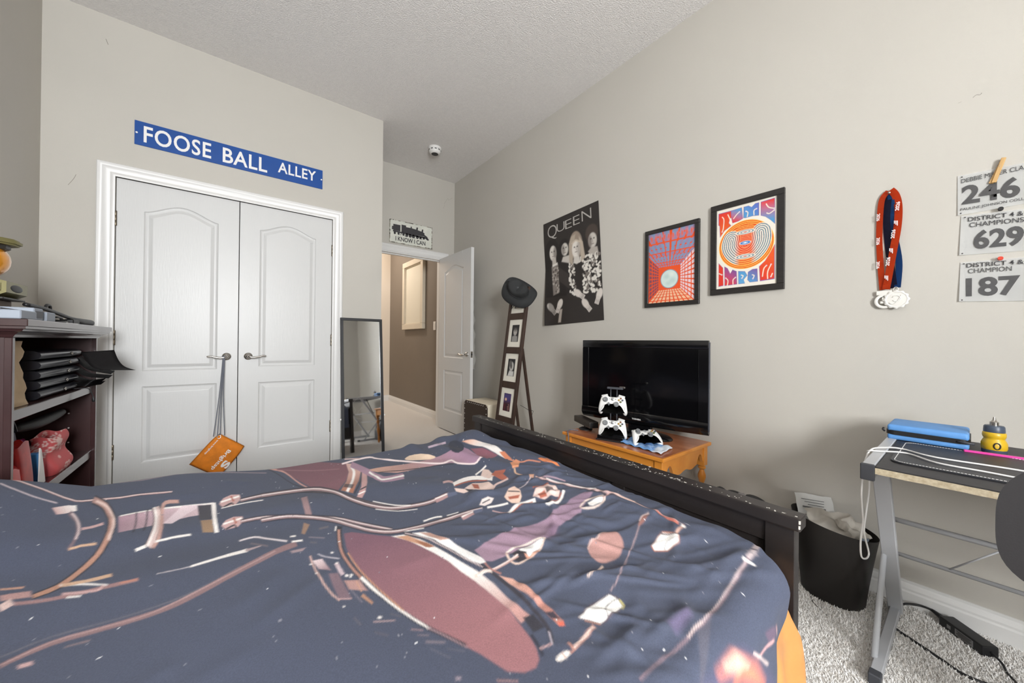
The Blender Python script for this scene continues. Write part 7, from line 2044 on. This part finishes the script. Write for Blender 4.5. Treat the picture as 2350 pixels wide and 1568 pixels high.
crumple('crumpled_bag', 'crumpled wrapper with pale torn edge at the back of the waste bin', 'wrapper', (1.985, .295, .292), .10, .09, (-.2, -.5, .8), .008, mat('wax_paper', (220, 214, 204), .35), 12)
crumple('card_scrap', 'grey-blue card scrap tucked in the waste bin', 'scrap', (1.958, .285, .262), .07, .06, (-.5, .1, .8), .003, mat('card_grey', (150, 160, 174), .6), 15)

# ------------------------------------------------------------------ bookcase on the left wall
M_ESP = mat('espresso_veneer', (52, 32, 32), .30, rgb2=(66, 40, 40), vscale=12, stretch=(1, 1, .12), coat=.25)
M_ESPE = mat('espresso_gloss_edge', (56, 36, 36), .22, rgb2=(64, 42, 42), vscale=12, coat=.6)
bk_ = thing('bookcase', 'espresso open bookcase with moulded cornice standing by the closet', 'bookcase', (-.73, 2.42, 0))
bx0, bx1, by0, by1 = -.875, -.600, 1.955, 2.885
for y in (by0, by1 - .022):
    bm = bm_new(); box(bm, bx0, bx1, y, y + .022, 0, 1.035, .001); obj('side', bm, M_ESP, bk_)
    yy = y if y == by0 else y + .002
    bm = bm_new(); box(bm, bx1 - .002, bx1 + .016, yy, yy + .020, 0, 1.035, .002); obj('face_stile', bm, M_ESPE, bk_)
bm = bm_new(); box(bm, bx0, bx0 + .006, by0 + .02, by1 - .02, .05, 1.03); obj('back', bm, M_ESP, bk_)
for z in (.090, .440, .782):
    bm = bm_new(); box(bm, bx0 + .006, bx1 - .003, by0 + .022, by1 - .022, z - .020, z, .001); sh = obj('shelf', bm, M_ESP, bk_)
    bm = bm_new(); box(bm, bx1 - .006, bx1 + .004, by0 + .022, by1 - .022, z - .036, z + .001, .002); obj('shelf_edge', bm, M_ESPE, sh)
bm = bm_new(); box(bm, bx1 - .01, bx1 + .012, by0, by1, 0, .07, .001); obj('plinth', bm, M_ESP, bk_)
prof = [(0.0, 1.035), (.004, 1.035), (.010, 1.044), (.020, 1.052), (.030, 1.056), (.034, 1.062), (.040, 1.064), (.040, 1.072), (0, 1.072)]
bm = bm_new()
def cring(off, z): return [(bx1 + .014 + off, by0 - off, z), (bx1 + .014 + off, by1 + off, z), (bx0, by1 + off, z), (bx0, by0 - off, z)]
C_ = [[bm.verts.new(p) for p in cring(o2, z)] for o2, z in prof]
for P2, Q2 in zip(C_[:-1], C_[1:]):
    for k in range(4): bm.faces.new((P2[k], P2[(k + 1) % 4], Q2[(k + 1) % 4], Q2[k]))
bm.faces.new(C_[0]); bm.faces.new(C_[-1])
obj('cornice', bm, M_ESPE, bk_)
bm = bm_new(); box(bm, bx0 - .004, bx1 + .060, by0 - .046, by1 + .046, 1.072, 1.096, .002); obj('top', bm, M_ESPE, bk_)
for y in (by1 - .045,):
    for k in range(12):
        bm = bm_new(); lathe(bm, [(.0035, -.001), (.0035, .0005)], (bx0 + .20, by1 - .0225, .12 + .075 * k), 8, 'y'); obj('shelf_pin_hole', bm, M_SIGNW, bk_)
ZT, ZS, ZL = 1.0965, .782, .440

# paper bag
M_KRAFT = mat('kraft_paper', (214, 190, 156), .8, rgb2=(196, 170, 134), vscale=9, bump=.4, bscale=14, bdist=.01)
bm = bm_new(); rows = []; n = 32
for j in range(13):
    t = j / 12
    z = ZS + .001 + .238 * t
    hy_, hx_ = (.106 + .008 * math.sin(t * 8) - .030 * math.exp(-((t - .62) / .14) ** 2), .085 - .012 * t)
    row = []
    for k in range(n):
        a = 2 * PI * k / n
        c_, s_ = math.cos(a), math.sin(a)
        m_ = (abs(c_) ** 5 + abs(s_) ** 5) ** (-1 / 5)
        row.append(bm.verts.new((-.705 + hx_ * c_ * m_ + .004 * math.sin(t * 23 + a * 3), 2.126 + hy_ * s_ * m_ + .005 * math.sin(t * 17 + a * 2), z)))
    rows.append(row)
for A_, B_ in zip(rows[:-1], rows[1:]):
    for k in range(n): bm.faces.new((A_[k], A_[(k + 1) % n], B_[(k + 1) % n], B_[k]))
bm.faces.new(rows[0]); bm.faces.new(rows[-1])
tag(obj('paper_bag', bm, M_KRAFT, smooth=True, angle=50), 'crumpled brown paper bag on the bookcase upper shelf', 'paper bag')

# stack of glossy black sleeves, spines outward with metal eyelets
M_VIN = mat('black_vinyl', (30, 31, 40), .25, bump=.08, bscale=40)
M_VIN2 = mat('black_vinyl_inside', (34, 32, 34), .5)
names = ['lowest black vinyl folder of the stack on the bookcase', 'second black vinyl folder from the bottom of the stack', 'third black vinyl folder from the bottom of the stack', 'fourth black vinyl folder in the stack with a page flaring out', 'topmost black vinyl folder under the bookcase cornice']
for k in range(5):
    z0 = ZS + .002 + .040 * k
    fo = thing('vinyl_folder', names[k], 'folder', (-.72, 2.5, z0), group='black vinyl folders in the bookcase')
    y0, y1 = 2.285, 2.705 + .014 * k
    hz_ = .019
    bm = bm_new()
    pr2 = [(-.12, 0)] + [(.030 * math.cos(a) , hz_ + hz_ * math.sin(a)) for a in np.linspace(-PI / 2, PI / 2, 9)] + [(-.12, 2 * hz_)]
    A1 = [bm.verts.new((-.642 + p[0], y0, z0 + p[1])) for p in pr2]; B1 = [bm.verts.new((-.642 + p[0], y1, z0 + p[1])) for p in pr2]
    for q in range(len(pr2)): bm.faces.new((A1[q], A1[(q + 1) % len(pr2)], B1[(q + 1) % len(pr2)], B1[q]))
    bm.faces.new(A1)
    spn = obj('spine', bm, M_VIN, fo, smooth=True, angle=50)
    bm = bm_new(); c_ = Vector((-.6115, 2.545 + .02 * k, z0 + hz_)); tube(bm, [c_ + Vector((.0005, .008 * math.cos(a), .006 * math.sin(a))) for a in np.linspace(0, 2 * PI, 17)[:-1]], .0022, 6, closed=True); obj('eyelet', bm, M_STEEL, spn, smooth=True)
    edges_ = {0: [(-.640, .805), (-.585, .797), (-.530, .803)], 1: [(-.636, .840), (-.585, .811), (-.530, .817)], 2: [(-.628, .880), (-.585, .844), (-.510, .830)], 3: [(-.622, .930), (-.585, .878), (-.505, .850)]}.get(k)
    if edges_:
        for j in range(2):
            bm = bm_new()
            c0 = smooth_pts([(x + .006 * j, y1 - .02, z + .007 * j) for x, z in edges_], 6)
            rows = [[bm.verts.new(p), bm.verts.new(p + Vector((-.006, .085, .004)))] for p in c0]
            for A_, B_ in zip(rows[:-1], rows[1:]): bm.faces.new((A_[0], A_[1], B_[1], B_[0]))
            bmesh.ops.solidify(bm, geom=bm.faces[:], thickness=.0014)
            obj('page', bm, M_VIN2, fo, smooth=True)
    if k == 3:                                     # one page flares right out past the stile
        La = smooth_pts([(-.606, 2.72, .965), (-.588, 2.715, .925), (-.567, 2.71, .892), (-.538, 2.705, .874)], 5)
        Ra = smooth_pts([(-.507, 2.80, .974), (-.490, 2.795, .920), (-.465, 2.79, .884), (-.423, 2.785, .864)], 5)
        bm = bm_new(); rows = [[bm.verts.new(p.lerp(q, s_ / 6)) for s_ in range(7)] for p, q in zip(La, Ra)]
        for A_, B_ in zip(rows[:-1], rows[1:]):
            for s_ in range(6): bm.faces.new((A_[s_], A_[s_ + 1], B_[s_ + 1], B_[s_]))
        bmesh.ops.solidify(bm, geom=bm.faces[:], thickness=.0014)
        obj('flared_page', bm, M_VIN2, fo, smooth=True)
bm = bm_new(); tube(bm, smooth_pts([(-.62, 2.68, ZS + .006), (-.575, 2.69, ZS + .004), (-.560, 2.695, ZS - .03), (-.556, 2.70, ZS - .065)], 6), [.002] * 14 + [.003, .005, .006, .006, .0045], 8); tag(obj('cable_end', bm, M_BLACKP, smooth=True), 'black cable end dangling from the upper bookcase shelf', 'cable')

# lower shelf: bags and a folded umbrella
M_FLOR = mat('print_red_floral', (200, 88, 90), .6, attr='print', bump=.2, bscale=12, bdist=.006)
fc_ = Canvas(0, 1, 0, 1, 160, 90, (198, 84, 86))
rq = np.random.RandomState(12)
for _ in range(70):
    cx_, cy_ = rq.rand(), rq.rand()
    if rq.rand() < .6:
        for p in range(6):
            a = p * PI / 3 + rq.rand() * .3; fc_.ellipse(cx_ + .022 * math.cos(a), cy_ + .06 * math.sin(a), .011, .022, (228, 196, 190),     .008, 1, 0)
    else:
        fc_.ellipse(cx_, cy_, .016, .040, (228, 180, 176), .008, 1, 0)
u_, v_ = np.meshgrid(np.linspace(0, 2 * PI, 160), np.linspace(0, 1, 90))
sq = (np.abs(np.cos(u_)) ** 6 + np.abs(np.sin(u_)) ** 6) ** (-1 / 6)
hx2, hy2 = .05 * (1 - .35 * v_ ** 2), .098 * (1 + .06 * np.sin(v_ * 6))
Pf = np.stack([-.655 + hx2 * np.cos(u_) * sq + .01 * np.sin(v_ * 9), 2.520 + hy2 * np.sin(u_) * sq, ZL + .001 + .165 * v_ + .006 * v_ * np.sin(u_ * 3)], -1)
fl_ = thing('gift_bag', 'coral red bag printed with white flowers on the lower bookcase shelf', 'bag', (-.655, 2.545, ZL))
obj('bag', fc_.mesh('bag', Pf), M_FLOR, fl_)
def softbag(name, label, c, hx_, hy_, h_, rgb, seed, rgb2=None, lean=0.0):
    rr5 = random.Random(seed)
    bm = bm_new(); rows = []; n = 28
    for j in range(9):
        t = j / 8
        rows.append([bm.verts.new((c[0] + (hx_ * (1 - .45 * t * t)) * math.cos(a) * (abs(math.cos(a)) ** 6 + abs(math.sin(a)) ** 6) ** (-1 / 6) + lean * t, c[1] + hy_ * (1 + .05 * math.sin(5 * t + seed)) * math.sin(a) * (abs(math.cos(a)) ** 6 + abs(math.sin(a)) ** 6) ** (-1 / 6), c[2] + .001 + h_ * t + .008 * t * math.sin(a * 3 + seed))) for a in [2 * PI * k / n for k in range(n)]])
    for A_, B_ in zip(rows[:-1], rows[1:]):
        for k in range(n): bm.faces.new((A_[k], A_[(k + 1) % n], B_[(k + 1) % n], B_[k]))
    bm.faces.new(rows[0]); bm.faces.new(rows[-1])
    t_ = thing(name, label, 'bag', c)
    obj('bag', bm, mat(name + str(seed), rgb, .35, rgb2=rgb2, vscale=18), t_, smooth=True, angle=60)
    return t_
softbag('gift_bag', 'glossy red bag with dark blotches beside the bookcase end', (-.640, 2.185, ZL), .030, .055, .195, (196, 40, 30), 1, (150, 24, 26))
softbag('gift_bag', 'small red bag leaning in the lower bookcase corner', (-.625, 2.085, ZL), .020, .045, .120, (206, 60, 58), 2)
softbag('gift_bag', 'slate blue paper gift bag behind the red bags', (-.725, 2.30, ZL), .045, .085, .235, (62, 74, 92), 3)
softbag('gift_bag', 'magenta gift bag squeezed beside the floral bag', (-.690, 2.375, ZL), .022, .022, .170, (150, 50, 104), 4)
bm = bm_new(); prism(bm, [(0, 0), (.06, 0), (.045, .06), (.02, .14), (.008, .15)], (-.618, 2.29, ZL + .001), (0, 1, 0), (0, 0, 1), .004); tag(obj('tissue_paper', bm, M_PAPER), 'white tissue paper fold standing among the gift bags', 'tissue')
bm = bm_new(); box(bm, -.66, -.63, 2.335, 2.375, ZL + .001, ZL + .12, .003); tag(obj('blue_box', bm, mat('box_blue', (62, 128, 186), .5)), 'small bright blue box wedged between gift bags', 'box')
bm = bm_new(); tube(bm, smooth_pts([(-.70, 2.36, ZL + .225), (-.68, 2.46, ZL + .222), (-.67, 2.58, ZL + .226), (-.665, 2.70, ZL + .232), (-.665, 2.735, ZL + .236)], 5), [.012, .016, .018, .020, .021, .022, .022, .022, .022, .022, .021, .021, .020, .019, .018, .017, .016, .015, .012, .009, .005], 10, flat=(0, 0, 1)); tag(obj('folded_umbrella', bm, M_NYL, smooth=True), 'black folded umbrella lying across the gift bags', 'umbrella')
bm = bm_new(); tube(bm, smooth_pts([(-.66, 2.12, ZL + .20), (-.66, 2.16, ZL + .265), (-.66, 2.22, ZL + .275), (-.665, 2.27, ZL + .23)], 6), .0028, 6); tube(bm, smooth_pts([(-.68, 2.20, ZL + .22), (-.68, 2.24, ZL + .285), (-.68, 2.29, ZL + .27), (-.685, 2.32, ZL + .225)], 6), .0028, 6); tag(obj('bag_handle_cord', bm, M_BLACKP, smooth=True), 'thin black cord handles arching over the gift bags', 'cord')
bm = bm_new(); blob(bm, (-.755, 2.12, ZL + .132), .07, .10, .128, 20, 12, power=.8); tag(obj('dark_tote', bm, M_NYL, smooth=True), 'black soft tote at the back of the lower bookcase shelf', 'bag')

# on top: console blocks, corded wand, paper, helmet
M_CONS = mat('console_grey', (150, 158, 170), .5); M_CONS2 = mat('console_dark', (74, 76, 82), .5)
gc = thing('grey_console', 'grey plastic cartridge console on top of the bookcase', 'console', (-.62, 2.06, ZT))
bm = bm_new(); box(bm, -.70, -.560, 1.93, 2.05, ZT, ZT + .030, .003); obj('body', bm, M_CONS, gc)
bm = bm_new(); box(bm, -.69, -.566, 2.05, 2.125, ZT, ZT + .045, .003); hb = obj('hinged_block', bm, M_CONS, gc)
bm = bm_new(); box(bm, -.566, -.5645, 2.056, 2.118, ZT + .010, ZT + .034); obj('dark_panel', bm, M_CONS2, hb)
bm = bm_new(); box(bm, -.69, -.562, 2.142, 2.225, ZT, ZT + .036, .003); obj('clear_block', bm, M_CONS, gc)
bm = bm_new(); box(bm, -.70, -.60, 1.93, 2.05, ZT + .030, ZT + .036, .001); obj('dark_lid', bm, M_CONS2, gc)
bm = bm_new(); box(bm, -.685, -.575, 2.123, 2.144, ZT + .002, ZT + .020, .001); obj('bridge', bm, M_CONS, gc)
wd = thing('corded_wand', 'black rod-shaped gadget with a thick rounded end and coiled cord', 'gadget', (-.60, 2.4, ZT))
bm = bm_new(); wp = smooth_pts([(-.600, 2.10, ZT + .058), (-.596, 2.22, ZT + .054), (-.592, 2.38, ZT + .040), (-.588, 2.50, ZT + .026), (-.585, 2.58, ZT + .017), (-.583, 2.66, ZT + .016), (-.582, 2.735, ZT + .0155), (-.582, 2.75, ZT + .0155)], 4)
tube(bm, wp, [.0075] * 12 + [.0085, .010, .012, .0135, .015, .0155, .0155, .0155, .0155, .0155, .0155, .0155, .0155, .0155, .0155, .014, .009][:len(wp) - 12], 12); obj('rod', bm, M_BLACKP, wd, smooth=True)
bm = bm_new(); box(bm, -.60, -.572, 2.47, 2.55, ZT, ZT + .022, .003); obj('switch_block', bm, M_BLACKP, wd)
bm = bm_new(); tube(bm, smooth_pts([(-.59, 2.27, ZT + .004), (-.57, 2.34, ZT + .004), (-.585, 2.43, ZT + .010), (-.62, 2.38, ZT + .014), (-.60, 2.29, ZT + .012), (-.575, 2.28, ZT + .022), (-.58, 2.36, ZT + .022), (-.60, 2.44, ZT + .018), (-.59, 2.48, ZT + .014)], 6), .0045, 8); obj('cord', bm, M_BLACKP, wd, smooth=True)
bm = bm_new(); tube(bm, smooth_pts([(-.60, 2.27, ZT + .056), (-.60, 2.285, ZT + .070), (-.60, 2.315, ZT + .068), (-.60, 2.32, ZT + .048)], 5), .005, 8); obj('hanging_loop', bm, M_BLACKP, wd, smooth=True)
bm = bm_new(); box(bm, -.72, -.565, 2.36, 2.50, ZT, ZT + .004); tag(obj('white_card', bm, M_PAPER), 'white card under the corded wand on the bookcase', 'card')

# collectible-style helmet on a small box (plain generic shape)
M_OLIVE = mat('helmet_olive', (112, 106, 66), .32, metal=.2, rgb2=(128, 122, 80), vscale=8)
M_OLIVED = mat('helmet_dark', (46, 44, 40), .4)
M_AMBER = mat('visor_amber', (222, 146, 20), .08, metal=.35, coat=.6)
bm = bm_new(); box(bm, -.865, -.66, 2.03, 2.20, ZT + .0005, ZT + .072, .003); tag(obj('display_box', bm, mat('box_brown', (122, 104, 88), .6)), 'small brown box supporting the helmet on the bookcase', 'box')
hm = thing('display_helmet', 'olive green display helmet with amber visor on the bookcase', 'helmet', (-.76, 2.12, ZT + .072))
hz0 = ZT + .073; hy0 = 2.125
bm = bm_new(); blob(bm, (-.775, hy0, hz0 + .155), .095, .105, .118, 28, 18, power=.9); obj('shell', bm, M_OLIVE, hm, smooth=True)
bm = bm_new(); blob(bm, (-.735, hy0 + .012, hz0 + .140), .088, .092, .072, 28, 16, power=.95); obj('visor', bm, M_AMBER, hm, smooth=True)
bm = bm_new(); prism(bm, [(-.075, -.085), (.085, -.070), (.128, -.020), (.130, .028), (.085, .075), (-.075, .088)], (-.755, hy0 + .008, hz0 + .196), (1, 0, 0), (0, 1, 0), .022, .006); pk_ = obj('brow', bm, M_OLIVE, hm, smooth=True, angle=40)
bm = bm_new(); prism(bm, [(-.06, -.070), (.075, -.058), (.105, -.015), (.106, .020), (.075, .062), (-.06, .072)], (-.755, hy0 + .008, hz0 + .180), (1, 0, 0), (0, 1, 0), .018, .003); obj('brow_underside', bm, M_OLIVED, pk_)
bm = bm_new(); prism(bm, [(-.090, .000), (.100, .000), (.138, .022), (.138, .060), (.060, .085), (-.090, .085)], (-.765, hy0 + .095, hz0), (1, 0, 0), (0, 0, 1), .180, .010); jw = obj('jaw_guard', bm, M_OLIVE, hm, smooth=True, angle=40)
bm = bm_new(); box(bm, -.74, -.632, hy0 - .078, hy0 + .088, hz0 - .0015, hz0 + .006, .002); obj('jaw_trim', bm, M_OLIVED, jw)
bm = bm_new(); blob(bm, (-.700, hy0 - .086, hz0 + .045), .040, .006, .017, 18, 10); obj('side_vent', bm, M_BLACKP, jw, smooth=True)
bm = bm_new(); blob(bm, (-.629, hy0, hz0 + .040), .006, .050, .014, 18, 10); obj('front_vent', bm, M_BLACKP, jw, smooth=True)
